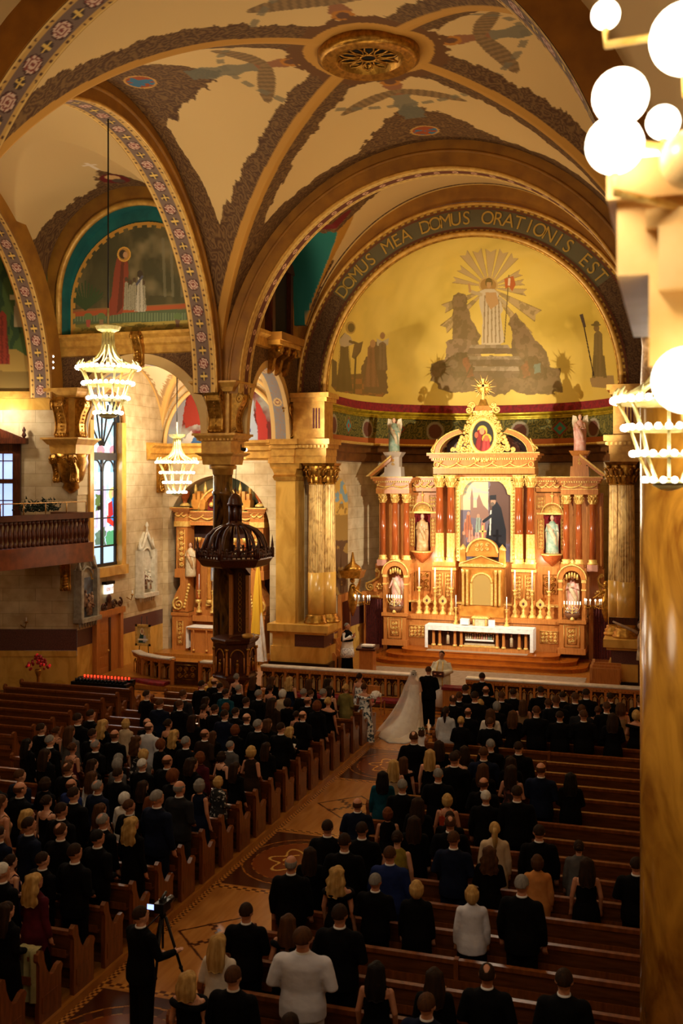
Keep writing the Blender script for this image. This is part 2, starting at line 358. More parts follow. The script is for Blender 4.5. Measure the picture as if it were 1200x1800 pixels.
# ---- main vault
def zmain(X, Y):
    a = 10.2+7.8*np.sqrt(np.clip(1-(X/7.25)**2, 0, 1)); b = 10.2+7.8*np.sqrt(np.clip(1-((Y-YC)/HL)**2, 0, 1))
    return np.maximum(a, b)
def f_main(U, V):
    X = -7.25*np.cos(U*PI); Y = YC-HL*np.cos(V*PI); return X, Y, zmain(X, Y)
def paint_main(U, V, P):
    X, Y, Z = P.T; y = Y-YC; C = np.ones((X.size, 1))*CRM; rag = leafy(X*1.3, Z+Y)
    arcx = np.arcsin(np.clip(np.abs(X)/7.25, 0, 1))*7.4; arcy = np.arcsin(np.clip(np.abs(y)/HL, 0, 1))*7.2
    eX = 7.4*PI/2-arcx; eY = 7.2*PI/2-arcy; side = (np.abs(X)/7.25 > np.abs(y)/HL)
    # distance to wall arch: vertical gap below rib / edge
    dd = np.abs(np.abs(X)/7.25-np.abs(y)/HL)*5.05
    e = np.where(side, 7.25-np.abs(X), HL-np.abs(y))       # plan distance to the cell's own wall arch
    t = np.where(side, np.abs(y), np.abs(X))
    ed = np.where(side, X, y)
    # ornament along wall arches, wider on the crown; triangle there
    wdt = .6+.55*np.clip((t-3.2)/3.5, 0, 1)
    m = (e+rag*.8 < wdt); C = mix(C, orn(t*1.0, e*1.4+Z*.9), m)
    tri = (e < 3.3) & (t+rag*1.6 < 2.7*(1-e/3.3)+.1); C = mix(C, orn(X, Y, 2.6), tri)
    md = np.hypot(t*1.0, (e-.95)*1.0); C = mix(C, np.ones_like(C)*L3('#c8954a'), md < .44); C = mix(C, np.ones_like(C)*L3('#3f6f8e'), md < .38)
    C = mix(C, np.ones_like(C)*L3('#9c4a22'), (md < .38) & (fbm(X*5, Y*5, 2) > .48))
    # angel of each cell around the rosette
    q = np.where(side, np.abs(X), np.abs(y)); s = np.where(side, y, X)
    body = (q > 2.1) & (q < 4.9) & (np.abs(s) < .22+.12*np.clip((q-2.6)/1.5, 0, 1)+.05*np.sin(q*9)); C = mix(C, mix(np.ones_like(C)*L3('#6d6a58'), np.ones_like(C)*L3('#8a4a30'), (q < 3.0)*1.0), body*.85)
    wing = (np.hypot((np.abs(s)-.85)/.95, (q-2.75-.35*np.abs(s))/.26) < 1); C = mix(C, mix(np.ones_like(C)*L3('#94744a'), np.ones_like(C)*L3('#7d6240'), (np.sin(np.abs(s)*30+q*8) > 0)*1.0), wing)
    halo = np.hypot(s, q-2.05); C = mix(C, np.ones_like(C)*L3('#b9772a'), halo < .27); C = mix(C, np.ones_like(C)*L3('#6b4630'), halo < .16)
    R = np.hypot(X, y); chain = (np.abs(R-3.55-.25*np.cos(4*np.arctan2(y, X))) < .10) & (np.sin(np.arctan2(y, X)*46) > -.5)
    C = mix(C, np.ones_like(C)*L3('#7b7058'), chain*.8)
    # diagonal ribs
    m = (dd+rag*.9 < .74) & (R > 1.2); C = mix(C, orn(X*1.1+3, Y*1.1, 2.8), m)
    C = mix(C, np.ones_like(C)*L3('#c08a3a'), (dd < .2))
    C = mix(C, orn(X*1.1+3, Z*1.2, 2.8), (Z < 13.2) & (dd > .2) & (dd+rag < 2.2-.25*(Z-10.2)))
    C = mix(C, np.ones_like(C)*L3('#c08a3a'), R < 1.62); C = mix(C, np.ones_like(C)*L3('#6b4420'), (R > 1.62) & (R+rag < 2.0) & (dd > .2))
    return C
PLA = vmat('painted_plaster', .75)
st(grid_obj('ceiling', f_main, 520, 520, paint_main, PLA))
def f_near(U, V):
    X = -7.25*np.cos(U*PI); Y = -4+21.0*V; return X, Y, 10.2+7.8*np.sin(U*PI)
st(grid_obj('ceiling', f_near, 40, 6, lambda U, V, P: np.ones((len(P), 1))*CRM, PLA))
# rosette
t = thing('ceiling_rosette', (0, YC, 17.9), 'round gilded tracery rosette at the crown of the painted vault', 'rosette')
m = MB(); m.lathe([(1.26, .12), (1.26, -.1), (1.12, -.2), (1.05, -.14), (.98, -.2), (.88, -.12), (.8, -.16), (.76, .12)], n=64)
m.build('gilded_ring', GOLD, t)
m = MB(); R8 = 10
for i in range(R8):
    a = 2*PI*i/R8; c, s = math.cos(a), math.sin(a)
    m.tube([(c*r-s*w_, s*r+c*w_, -.06) for r, w_ in ((.2, 0), (.42, .11), (.6, .11), (.76, 0), (.6, -.11), (.42, -.11))], .028, 6, closed=True)
m.tube([(.2*math.cos(a*PI/8), .2*math.sin(a*PI/8), -.06) for a in range(16)], .035, 6, closed=True)
m.build('tracery', GOLD, t); m = MB(); m.lathe([(.78, .1), (.78, .08)], n=32); m.build('dark_void', plain('void', '#0a0806', .9), t)
# ---- transept vault (left)
def ztr(X, Y):
    return np.maximum(14.2+3.3*np.sqrt(np.clip(1-((X+10.6)/3.3)**2, 0, 1)), 10.2+7.6*np.sqrt(np.clip(1-((Y-YC)/HL)**2, 0, 1)))
def f_tr(U, V):
    X = -10.6-3.3*np.cos(U*PI); Y = YC-HL*np.cos(V*PI); return X, Y, ztr(X, Y)
def paint_tr(U, V, P):
    X, Y, Z = P.T; y = Y-YC; C = np.ones((X.size, 1))*CRM; u = (X+10.6)/3.3; v = y/HL; rag = leafy(X*2, Y*1.4)
    zb = 10.2+7.6*np.sqrt(np.clip(1-v**2, 0, 1)); za = 14.2+3.3*np.sqrt(np.clip(1-u**2, 0, 1))
    dd = np.abs(za-zb)
    eN = (HL-np.abs(y))
    C = mix(C, orn(X, Y*1.2, 3), (za > zb) & (eN+rag < .55+.9*np.abs(u)**3))
    C = mix(C, orn(X, Y*1.2, 3), (zb > za) & ((3.3-np.abs(X+10.6))+rag*.6 < .42))
    tri = (za > zb) & (np.abs(u*3.3)+rag < 1.35*(1-eN/2.1)) & (eN < 2.1); C = mix(C, orn(X, Y, 3), tri)
    md = np.hypot(u*3.3, eN-.95); C = mix(C, np.ones_like(C)*L3('#701c1c'), md < .5); C = mix(C, np.ones_like(C)*L3('#e0b070'), np.hypot(u*3.3, eN-1.1) < .25)
    C = mix(C, np.ones_like(C)*L3('#5a4a3a'), np.hypot(u*3.3, eN-.7) < .22)
    cr = (za > zb) & (((np.abs(u*3.3) < .06) & (np.abs(eN-2.35) < .38)) | ((np.abs(eN-2.5) < .07) & (np.abs(u*3.3) < .24))); C = mix(C, np.ones_like(C)*L3('#f0dcc0'), cr)
    return C
st(grid_obj('ceiling', f_tr, 220, 300, paint_tr, PLA))
# ---- presbytery vault
def zpr(X, Y):
    return np.maximum(10.6+7.55*np.sqrt(np.clip(1-(X/6.55)**2, 0, 1)), 13.3+3.1*np.sqrt(np.clip(1-((Y-34.3)/2.2)**2, 0, 1)))
def f_pr(U, V):
    X = -6.55*np.cos(U*PI); Y = 32.1+4.8*V; return X, Y, zpr(X, Y)
def paint_pr(U, V, P):
    X, Y, Z = P.T; C = np.ones((X.size, 1))*CRM; za = 10.6+7.55*np.sqrt(np.clip(1-(X/6.55)**2, 0, 1)); zb = 13.3+3.1*np.sqrt(np.clip(1-((Y-34.3)/2.2)**2, 0, 1))
    rag = leafy(X*2, Y*2)
    q = za-zb; C = mix(C, np.ones_like(C)*L3('#b9822e'), q < .55); C = mix(C, np.ones_like(C)*L3('#1f6f68'), q < .0)
    C = mix(C, orn(X*1.5, Z*1.5, 3), (q > .55) & (q+rag*2 < 1.25) & (Z < 15.6))
    e = np.hypot((Z-16.2)/1.5, (Y-34.3+.0)/.55); C = mix(C, orn(X*2, Y*2, 3), (e+rag < 1) & (np.abs(X) > 2)); C = mix(C, np.ones_like(C)*L3('#701c1c'), (np.hypot((Z-16.2)/.7, (Y-34.3)/.3) < 1))
    edge = np.minimum(Y-32.1, 36.9-Y); C = mix(C, orn(X*3, Z*3, 2), (edge < .3)&(edge>.16)); C = mix(C, np.ones_like(C)*L3('#d8b060'), edge < .12)
    return C
st(grid_obj('ceiling', f_pr, 400, 110, paint_pr, PLA))
# ---- patterned soffits
def band_cols(s, w, W, per=.86, bg='#7d6455'):
    C = np.ones((s.size, 1))*L3('#cfa257'); c = w-W/2; ins = np.abs(c) < W/2-.15
    C = mix(C, np.ones_like(C)*L3(bg), ins); C = mix(C, np.ones_like(C)*L3('#e6c070'), (np.abs(np.abs(c)-(W/2-.02)) < .02))
    k = np.floor(s/per); f = s-(k+.5)*per; r = np.hypot(f, c); rr = .5*W-.2
    C = mix(C, np.ones_like(C)*L3('#4f2f28'), (r < rr)); C = mix(C, np.ones_like(C)*L3('#dcb9a0'), r < rr*.84); a = np.arctan2(f, c)
    C = mix(C, np.ones_like(C)*L3('#8c4a3e'), (r < rr*.62) & (r > rr*.45) | (r < rr*.84) & (r > rr*.7) & (np.sin(a*8) > .2) | (r < .05))
    g = s-np.round(s/per)*per; cr = ((np.abs(g) < .028) & (np.abs(c) < .1)) | ((np.abs(c) < .028) & (np.abs(g) < .1)); cr |= (np.hypot(np.abs(g)-.1, c) < .036) | (np.hypot(g, np.abs(c)-.1) < .036)
    C = mix(C, np.ones_like(C)*L3('#4a3830'), np.hypot(g, c) < rr*.62)
    C = mix(C, np.ones_like(C)*L3('#e8bf62'), cr)
    dt = (np.hypot((s % .16)-.08, np.abs(c)-(W/2-.085)) < .035); C = mix(C, np.ones_like(C)*L3('#5d3a26'), dt & ((s % .48) < .32))
    return C
def arch_pts(c, a, b, zs, z0, n=64, stilt=True):
    "centre c, half span a, rise b, springing zs, bottom z0 -> list of (h,z) and arc length"
    pts = [(c-a, z0)] if z0 < zs else []
    pts += [(c-a*math.cos(PI*i/n), zs+b*math.sin(PI*i/n)) for i in range(n+1)]
    if z0 < zs: pts.append((c+a, z0))
    return pts
def arch_mesh(name, axis, pos, th, c, ai, bi, ao, bo, zs, z0, mat, n=64, mat2=None):
    "solid arch ring. axis 'y': plane parallel to X at Y=pos..pos+th ; axis 'x': plane parallel to Y"
    pi_, po = arch_pts(c, ai, bi, zs, z0, n), arch_pts(c, ao, bo, zs, z0, n); m = MB(); K = len(pi_)
    def Q(p, d): return (p[0], d, p[1]) if axis == 'y' else (d, p[0], p[1])
    v = [Q(p, pos) for p in pi_]+[Q(p, pos) for p in po]+[Q(p, pos+th) for p in pi_]+[Q(p, pos+th) for p in po]; f = []
    for i in range(K-1): f += [(i, i+1, K+i+1, K+i), (2*K+i, 3*K+i, 3*K+i+1, 2*K+i+1), (i, 2*K+i, 2*K+i+1, i+1), (K+i, K+i+1, 3*K+i+1, 3*K+i)]
    m.add(v, f, mat); return m
def soffit(name, axis, pos, th, c, a, b, zs, z0, off=.012, res=.035, cols=None, per=.86):
    pts = np.array(arch_pts(c, a-off, b-off, zs, z0, 96)); d = np.r_[0, np.cumsum(np.hypot(*np.diff(pts, axis=0).T))]; Lt = d[-1]
    def fn(U, V):
        h = np.interp(U*Lt, d, pts[:, 0]); z = np.interp(U*Lt, d, pts[:, 1]); y = pos+V*th
        return (h, y, z) if axis == 'y' else (y, h, z)
    cf = cols or band_cols
    return st(grid_obj(name, fn, int(Lt/res), max(8, int(abs(th)/res)), lambda U, V, P: cf((U*Lt), V*abs(th), abs(th), per), PLA))
def moulding(axis, pos, c, a, b, zs, z0, r=.06, mat=GOLD, n=96):
    pts = arch_pts(c, a, b, zs, z0, n)
    return MB().tube([(h, pos, z) if axis == 'y' else (pos, h, z) for h, z in pts], r, 6, mat)
OC2 = noise_mat('brown_ochre_arch', '#a8701e', '#8c5a18', 1.6, .6)
# longitudinal arches between nave and transept / right side
for sx in (-1, 1):
    x0, x1 = (-7.95, -7.1) if sx < 0 else (7.1, 7.95)
    m = arch_mesh('a', 'x', x0, .85, YC, 6.5, 7.0, 7.2, 7.95, 10.3, 10.3, OC2); m.build('trim_1', OC2)['kind'] = 'structure'
    if sx < 0:
        soffit('trim_2', 'x', x0+.02, .8, YC, 6.5, 7.0, 10.3, 10.3)
        st(moulding('x', -7.1, YC, 6.5, 7.0, 10.3, 10.3, .05, GILT).build('trim_3'))
        st(moulding('x', -7.1, YC, 6.85, 7.4, 10.3, 10.3, .07, OC2).build('trim_3'))
# near transverse arch (top left of the view)
arch_mesh('a', 'y', 16.3, .9, 0, 6.5, 7.0, 7.3, 7.95, 10.3, 10.3, OC2).build('trim_4')['kind'] = 'structure'
soffit('trim_5', 'y', 16.32, .86, 0, 6.5, 7.0, 10.3, 10.3)
# chancel arch at YB
arch_mesh('a', 'y', 31.2, .9, 0, 6.5, 6.85, 7.3, 7.95, 10.3, 10.3, OC2).build('trim_6')['kind'] = 'structure'
def bandn(s, w, W, per):
    C = np.ones((s.size, 1))*L3('#d9b468'); c = w-W*.6; C = mix(C, np.ones_like(C)*L3('#6b3a2c'), np.abs(c) < .16)
    f = (s % .6)-.3; C = mix(C, np.ones_like(C)*L3('#dcae90'), np.hypot(f, c) < .1); C = mix(C, np.ones_like(C)*L3('#6b3a2c'), np.hypot(f, c) < .05)
    C = mix(C, np.ones_like(C)*L3('#8a5a34'), (np.abs(np.abs(c)-.25) < .02) & (np.sin(s*30) > 0)); return C
soffit('trim_7', 'y', 31.22, .86, 0, 6.5, 6.85, 10.3, 10.3, cols=bandn, per=.6)
st(moulding('y', 31.2, 0, 6.5, 6.85, 10.3, 10.3, .05, GILT).build('trim_8'))
st(moulding('y', 31.2, 0, 6.9, 7.35, 10.3, 10.3, .06, OC2).build('trim_8'))
# transept end arch
arch_mesh('a', 'x', -14.3, .9, YC, 6.6, 7.0, 7.3, 7.9, 10.3, 10.3, OC2).build('trim_9')['kind'] = 'structure'
soffit('trim_10', 'x', -14.25, .8, YC, 6.6, 7.0, 10.3, 10.3)
# ---- wall with a hole helper (region between arch and rectangle)
def holed(m, axis, pos, h0, h1, z0, z1, c, a, b, zs, mat, n=48):
    "flat wall h0..h1 x z0..z1 with an arched opening from z0"
    pts = arch_pts(c, a, b, zs, z0, n)
    def Q(h, z): return (h, pos, z) if axis == 'y' else (pos, h, z)
    K = len(pts); top = [Q(h, z1) for h, z in pts]; v = [Q(h, z) for h, z in pts]+top
    m.add(v, [(i, i+1, K+i+1, K+i) for i in range(K-1)], mat)
    for (p, q) in ((h0, c-a), (c+a, h1)):
        if abs(q-p) > 1e-4: m.add([Q(p, z0), Q(q, z0), Q(q, z1), Q(p, z1)], [(0, 1, 2, 3)], mat)
uvY = lambda P: (P[:, 0], P[:, 2]); uvX = lambda P: (P[:, 1], P[:, 2])
# ---- transept east wall: mural above, opening into the chapel below
MX, MA = -10.6, 2.98
m = MB(); holed(m, 'y', 31.6, -14.4, -7.3, 12.5, 18, MX, MA, 3.05, 13.9, OC2); m.build('wall_transept')['kind'] = 'structure'
# ochre moulding round recess
st(moulding('y', 31.6, MX, MA+.08, 3.15, 13.9, 12.5, .12, GILT).build('trim_11'))
m = MB(); pts = arch_pts(MX, MA, 3.05, 13.9, 12.5, 48); K = len(pts)
m.add([(h, 31.6, z) for h, z in pts]+[(h, 32.2, z) for h, z in pts], [(i, i+1, K+i+1, K+i) for i in range(K-1)], TURQ); m.build('trim_12')['kind'] = 'structure'
def mural(name, x0, x1, y, z0, z1, paint, mask=None, nu=300, nv=260):
    return grid_obj(name, lambda U, V: (x0+(x1-x0)*U, y+0*U, z0+(z1-z0)*V), nu, nv, paint, PLA, None, mask)
def paint_m1(U, V, P):
    g = art(P, '#3d3a22'); g.mott(.5, .02, 3)
    n = fbm(g.x*.05, g.y*.02, 4, 5); g.c = mix(g.c, np.ones_like(g.c)*L3('#5f5233'), (n-.42)*3)
    n = fbm(g.x*.03, g.y*.03, 3, 9); g.c = mix(g.c, np.ones_like(g.c)*L3('#8a7a55'), (n-.5)*2.4*((g.x > 225) & (g.y > -520)))
    # battlement edge
    g.poly(pl(120, 545, 400, 528, 400, 640, 110, 640), '#8a5a30', .9); g.poly(pl(120, 553, 400, 540, 400, 640, 110, 640), '#4a5a3c')
    g.c = mix(g.c, np.ones_like(g.c)*L3('#6f7f5a'), ((g.y < -550) & (g.y > -565) & (np.sin(g.x*1.3) > 0))*.8)
    g.poly(pl(110, 572, 400, 560, 400, 640, 110, 640), '#a08a3a'); g.c = mix(g.c, np.ones_like(g.c)*L3('#5a5a24'), ((g.y < -568) & (fbm(g.x*.08, g.y*.15, 3) > .5))*.7)
    g.poly(pl(120, 549, 240, 540, 330, 534, 340, 540, 120, 558), '#a54a22')
    for x, y in ((150, 520), (165, 515), (138, 512)):            # palm
        for k in range(-5, 6): g.line(150, -545, 150+k*6, -(y-18+abs(k)*4), 1.1, '#26401f')
    g.poly(pl(205, 455, 214, 446, 224, 452, 226, 480, 221, 530, 214, 552, 184, 556, 196, 520, 200, 480), '#843220'); g.poly(pl(213, 460, 218, 460, 215, 540, 205, 552), '#5c1e12')
    g.ell(218, -447, 12, 13, '#d8a23c'); g.ell(218, -447, 10, 11, '#b07c36'); g.ell(216, -447, 6.5, 8, '#2e1b12'); g.ell(220, -448, 4, 5.5, '#b98a60')
    for x in (222, 229, 236, 244, 252): g.robe(x, -545, -500+((x*7) % 9), 3.2, 5.5, '#9a9278', '#55503e'); g.ell(x, -497+((x*7) % 9), 3, 4, '#4a3526')
    g.robe(246, -548, -480, 4, 10, '#b8b09a', '#6a6450'); g.ell(246, -482, 5, 7, '#33241c'); g.line(240, -500, 250, -486, 2, '#4a4a5a')
    for x, c in ((155, '#a5483a'), (178, '#8a6a4a'), (312, '#6a4a3a')): g.poly(pl(x-4, 562, x+4, 562, x+3, 575, x-3, 575), c); g.ell(x, -556, 7, 6, '#5a7040')
    for x in (286, 300, 316, 330): g.line(x, -420, x+4, -520, 2.5, '#7a7156', .5)
    hx = P[:, 0]-MX; e = np.hypot(hx/(MA-.08), np.clip(P[:, 2]-13.6, 0, 9)/2.9); ang = np.arctan2(P[:, 2]-13.6, hx)
    g.c = mix(g.c, np.ones_like(g.c)*L3('#b88430'), (e > .93+.03*(np.sin(ang*46) > 0)))
    g.c = g.c*.85+np.array([[.03, .025, .012]])
    return g.c*1.45
st(tag(mural('mural_painting', -13.6, -7.6, 32.1, 11.6, 16.7, paint_m1, lambda U, V, P: np.hypot((P[:, 0]-MX)/(MA-.08), np.clip(P[:, 2]-13.6, 0, 9)/2.9) < 1.0)))
m = MB(); m.box(-13.9, -7.3, 32.16, 32.24, 11.5, 17.2, TURQ); m.build('wall_transept')['kind'] = 'structure'
# cornice under the mural, wrapped wall below with arch
m = MB(); m.sweep([(0, 11.75), (.12, 11.8), (.12, 12.05), (.2, 12.12), (.22, 12.3), (.38, 12.42), (.38, 12.52), (-.9, 12.55)], [(-7.6, 31.6), (-13.9, 31.6)][::-1], GILT); m.build('trim_13')['kind'] = 'structure'
# paint under cornice
AX, AA, AZ, AB = -10.45, 2.42, 9.1, 2.35
def paint_u(U, V, P): return orn(P[:, 0]*1.3, P[:, 2]*1.3, 3.2)
def msk(U, V, P): return np.hypot((P[:, 0]-AX)/(AA+.3), np.clip(P[:, 2]-AZ, 0, 9)/(AB+.3)) > 1
st(grid_obj('wall_transept', lambda U, V: (-13.9+6.6*U, 31.55+0*U, 8.9+2.9*V), 220, 110, paint_u, PLA, None, msk))
m = arch_mesh('a', 'y', 31.45, 1.0, AX, AA, AB, AA+.34, AB+.34, AZ, 8.9, CREAM); m.build('trim_14')['kind'] = 'structure'
def bandf(s, w, W, per):
    x = s*1.6; C = mix(np.ones((s.size, 1))*L3('#9c8474'), np.ones((s.size, 1))*L3('#7e8f9a'), (scroll(s*2, w*2, 2) > .5)*.6)
    C = mix(C, np.ones_like(C)*L3('#dcb878'), np.abs(w-W/2) > W*.3); C = mix(C, np.ones_like(C)*L3('#dcb878'), (np.hypot((s % 1.6)-.8, w-W/2) < .17))
    C = mix(C, np.ones_like(C)*L3('#8c5a50'), (np.abs(np.hypot((s % 1.6)-.8, w-W/2)-.08) < .02)); return C
soffit('trim_15', 'y', 31.47, .95, AX, AA, AB, AZ, 8.9, cols=bandf)
# opposite jamb/back of opening: pier of wall between transept and chapel below cornice on the left
m = MB(); m.box(-13.6, -12.87, 31.6, 32.4, 6.9, 9.0, STONE); m.build('wall_transept', STONE, uv=uvY)['kind'] = 'structure'
# ---- chapel
m = MB(); holed(m, 'y', 38.0, -12.9, -7.2, .3, 11.9, -10.4, 2.25, 2.3, 5.3, STONE); m.build('wall_chapel', uv=uvY)['kind'] = 'structure'
# niche depth
m = MB(); pts = arch_pts(-10.4, 2.25, 2.3, 5.3, .3, 40); K = len(pts)
m.add([(h, 38.0, z) for h, z in pts]+[(h, 39.1, z) for h, z in pts], [(i, i+1, K+i+1, K+i) for i in range(K-1)], STONE); m.build('wall_chapel', uv=uvX)['kind'] = 'structure'
def paint_n(U, V, P):
    g = art(P, '#4a2f28'); g.mott(.35, .06); sky = P[:, 2] > 6.0
    n = fbm(P[:, 0]*1.1, P[:, 2]*1.6, 4, 4); C = mix(np.ones_like(g.c)*L3('#4a4c34'), np.ones_like(g.c)*L3('#a08a58'), (n-.42)*4)
    g.c = mix(g.c, C, sky); g.c = mix(g.c, np.ones_like(g.c)*L3('#5a2a22'), np.abs(P[:, 2]-6.0) < .05)
    return mix(g.c, np.ones_like(g.c)*L3('#2f1d1a'), (~sky)*(np.sin(P[:, 0]*9+np.sin(P[:, 2]*2)) > .3)*.6)
st(grid_obj('mural_painting', lambda U, V: (-12.7+4.6*U, 39.05+0*U, .3+7.4*V), 160, 200, paint_n, PLA))
def paint_l(U, V, P):
    g = art(P, '#64190f'); g.mott(.4, .08); n = fbm(P[:, 0]*.9+1, P[:, 2]*1.1, 4, 21)
    g.c = mix(g.c, np.ones_like(g.c)*L3('#8f8f88'), (n-.42)*7*(P[:, 0] > -12.6)); g.c = mix(g.c, np.ones_like(g.c)*L3('#8f97a0'), (np.abs(g.x-312-.15*(g.y+720)) < 12)*.7)
    g.poly(pl(330, 700, 342, 690, 352, 700, 356, 745, 325, 752, 322, 735), '#86281a', 1, 8, .2); g.poly(pl(318, 775, 335, 758, 352, 772, 352, 790, 318, 790), '#b8b4ae', 1, 6, .2); g.poly(pl(335, 778, 345, 766, 360, 770, 360, 790), '#3a5f8f', 1, 5, .2)
    g.poly(pl(428, 690, 444, 690, 452, 775, 428, 778), '#9aa4b4', 1, 8, .1); g.poly(pl(450, 700, 470, 740, 470, 780, 452, 780), '#a02a20', 1, 5, .1); g.poly(pl(425, 745, 437, 735, 440, 760), '#3a3f6f', 1, 3, .2)
    return g.c
st(grid_obj('mural_painting', lambda U, V: (-12.9+5.5*U, 37.93+0*U, 8.85+2.9*V), 220, 140, paint_l, PLA, None, lambda U, V, P: np.hypot((P[:, 0]+10.15)/2.55, (P[:, 2]-8.85)/2.55) < 1))
m = MB(); m.add([(-7.95+.75*0, 0, 0)], []) if 0 else None
st(moulding('y', 37.9, -10.15, 2.6, 2.6, 8.85, 8.8, .09, CREAM).build('trim_16'))
def f_ch(U, V):
    X = -10.1-2.85*np.cos(U*PI); Y = 32.4+5.6*V; za = 9.0+2.9*np.sqrt(np.clip(1-((X+10.1)/2.85)**2, 0, 1)); zb = 9.0+2.9*np.sqrt(np.clip(1-((Y-35.2)/2.8)**2, 0, 1)); return X, Y, np.maximum(za, zb)
def paint_ch(U, V, P):
    X, Y, Z = P.T; C = np.ones((X.size, 1))*L3('#e6cfa6'); dd = np.abs(np.abs(X+10.1)/2.85-np.abs(Y-35.2)/2.8)*2; e = np.minimum(2.85-np.abs(X+10.1), 2.8-np.abs(Y-35.2)); rag = leafy(X*3, Y*3, 3, .14)
    C = mix(C, np.ones_like(C)*L3('#a8855a'), (dd+rag < .3) | (e+rag < .26)); return mix(C, np.ones_like(C)*L3('#d8ac64'), (dd < .14) | (e < .12))
st(grid_obj('ceiling', f_ch, 120, 120, paint_ch, PLA))
m = MB(); m.sweep([(0, 8.2), (.1, 8.25), (.12, 8.45), (.2, 8.5), (.22, 8.7), (.36, 8.8), (.36, 8.9), (-.05, 8.92)], [(-12.87, 36.6), (-12.87, 38.0), (-7.3, 38.0), (-7.3, 36.9)], GILT); m.build('trim_17')['kind'] = 'structure'
# outer wall of the chapel with window opening
m = MB(); holed(m, 'x', -12.9, 31.6, 38.0, 4.2, 12, 33.55, 1.0, 1.0, 9.6, STONE); m.add([(-12.9, 31.6, 2.1), (-12.9, 38, 2.1), (-12.9, 38, 4.2), (-12.9, 31.6, 4.2)], [(0, 1, 2, 3)], STONE)
m.build('wall_left', uv=uvX)['kind'] = 'structure'
m = MB(); m.add([(-12.9, 31.6, 1.5), (-12.9, 38, 1.5), (-12.9, 38, 2.1), (-12.9, 31.6, 2.1)], [(0, 1, 2, 3)], PURP); m.build('trim_18')['kind'] = 'structure'
m = MB(); m.add([(-12.9, 31.6, 0), (-12.9, 38, 0), (-12.9, 38, 1.5), (-12.9, 31.6, 1.5)], [(0, 1, 2, 3)], MARB); m.build('wall_left')['kind'] = 'structure'
# canted wall left of the chapel (behind the gallery)
D1 = Vector((-math.cos(TH), -math.sin(TH), 0)); P0 = Vector((-12.9, 31.6, 0))
def cant(m, s0, s1, z0, z1, mat, off=0):
    n = Vector((math.sin(TH), -math.cos(TH), 0)); a = P0+D1*s0+n*off; b = P0+D1*s1+n*off
    m.add([(a.x, a.y, z0), (b.x, b.y, z0), (b.x, b.y, z1), (a.x, a.y, z1)], [(0, 1, 2, 3)], mat)
m = MB(); cant(m, 0, 9, 2.15, 10.4, STONE); m.build('wall_left', uv=uvY)['kind'] = 'structure'
m = MB(); cant(m, 0, 9, 0, 1.2, MARB); cant(m, 0, 9, 1.2, 1.4, MARB, .06); m.build('wall_left')['kind'] = 'structure'
m = MB(); cant(m, 0, 9, 1.4, 2.15, PURP, .02); m.build('trim_19')['kind'] = 'structure'
def paint_c(U, V, P):
    g = art(P, '#9fb0a0'); g.c = mix(g.c, np.ones_like(g.c)*L3('#cfc08a'), (fbm(g.x*.03, g.y*.05, 3, 2)-.4)*4)
    tr = -g.y > 420+22*np.sin(g.x*.12)+20*fbm(g.x*.06, g.y*0, 2, 9); g.c = mix(g.c, np.ones_like(g.c)*L3('#3f5024'), tr*1.0)
    g.c = mix(g.c, np.ones_like(g.c)*L3('#1f3420'), (tr & (fbm(g.x*.1, g.y*.03, 3, 4) > .5))*.8); g.poly(pl(-300, 600, 30, 615, 70, 640, 130, 640, 130, 720, -300, 720), '#8a6f34'); g.poly(pl(-300, 640, 80, 655, 80, 700, -300, 700), '#6a5426')
    g.poly(pl(27, 500, 36, 500, 40, 575, 24, 575), '#8f7f5c'); g.poly(pl(18, 518, 47, 514, 47, 524, 18, 528), '#a8986c'); g.robe(4, -640, -545, 7, 14, '#7a2c1a', '#4a1a12'); return g.c*1.3
def f_c(U, V): s = 1.05+U*7.5; return P0.x+D1.x*s+.0, P0.y+D1.y*s, 10.45+7*V
st(grid_obj('mural_painting', f_c, 200, 160, paint_c, PLA))
m = MB(); cant(m, .95, 9, 10.3, 10.55, GILT, .12); cant(m, .95, 9, 9.9, 10.3, MARB, .04); m.build('trim_20')['kind'] = 'structure'
# ---- presbytery side walls
for sx in (-1, 1):
    X = sx*6.55; m = MB(); holed(m, 'x', X, 32.0, 36.9, 8.9, 16.9, 34.1, 1.95, 2.5, 8.95, OC2); m.build('wall_left' if sx < 0 else 'wall_right')['kind'] = 'structure'
    arch_mesh('a', 'x', X-.02 if sx > 0 else X-.75, .77, 34.1, 1.95, 2.5, 2.2, 2.75, 8.95, 8.9, CREAM).build('trim_21')['kind'] = 'structure'
    if sx < 0:
        soffit('trim_22', 'x', X-.74, .74, 34.1, 1.95, 2.5, 8.95, 8.9, cols=bandf)
        def msk2(U, V, P): return np.hypot((P[:, 1]-34.1)/2.2, (P[:, 2]-8.95)/2.75) > 1
        st(grid_obj('trim_23', lambda U, V: (X+.02+0*U, 32.1+4.8*U, 9.0+3.1*V), 150, 100, lambda U, V, P: orn(P[:, 1]*1.4, P[:, 2]*1.4, 3), PLA, None, msk2))
        m = MB(); m.sweep([(0, 12.05), (.14, 12.1), (.14, 12.4), (.3, 12.5), (.3, 12.62), (-.2, 12.64)], [(X, 36.9), (X, 32.1)][::-1], GILT); m.build('trim_24')['kind'] = 'structure'
t = thing('wall_niche', (-6.5, 34.3, 12.6), 'dark arched balcony window on corbels high in the sanctuary side wall', 'window', absolute=True)
m = MB(); m.box(-6.6, -6.42, 33.75, 35.45, 12.6, 15.3, plain('dark_opening', '#120c08', .9)); m.build('dark_opening', None, t)
m = MB()
for y in (33.55, 35.35): m.box(-6.56, -6.25, y, y+.25, 12.6, 15.0, WOODD)
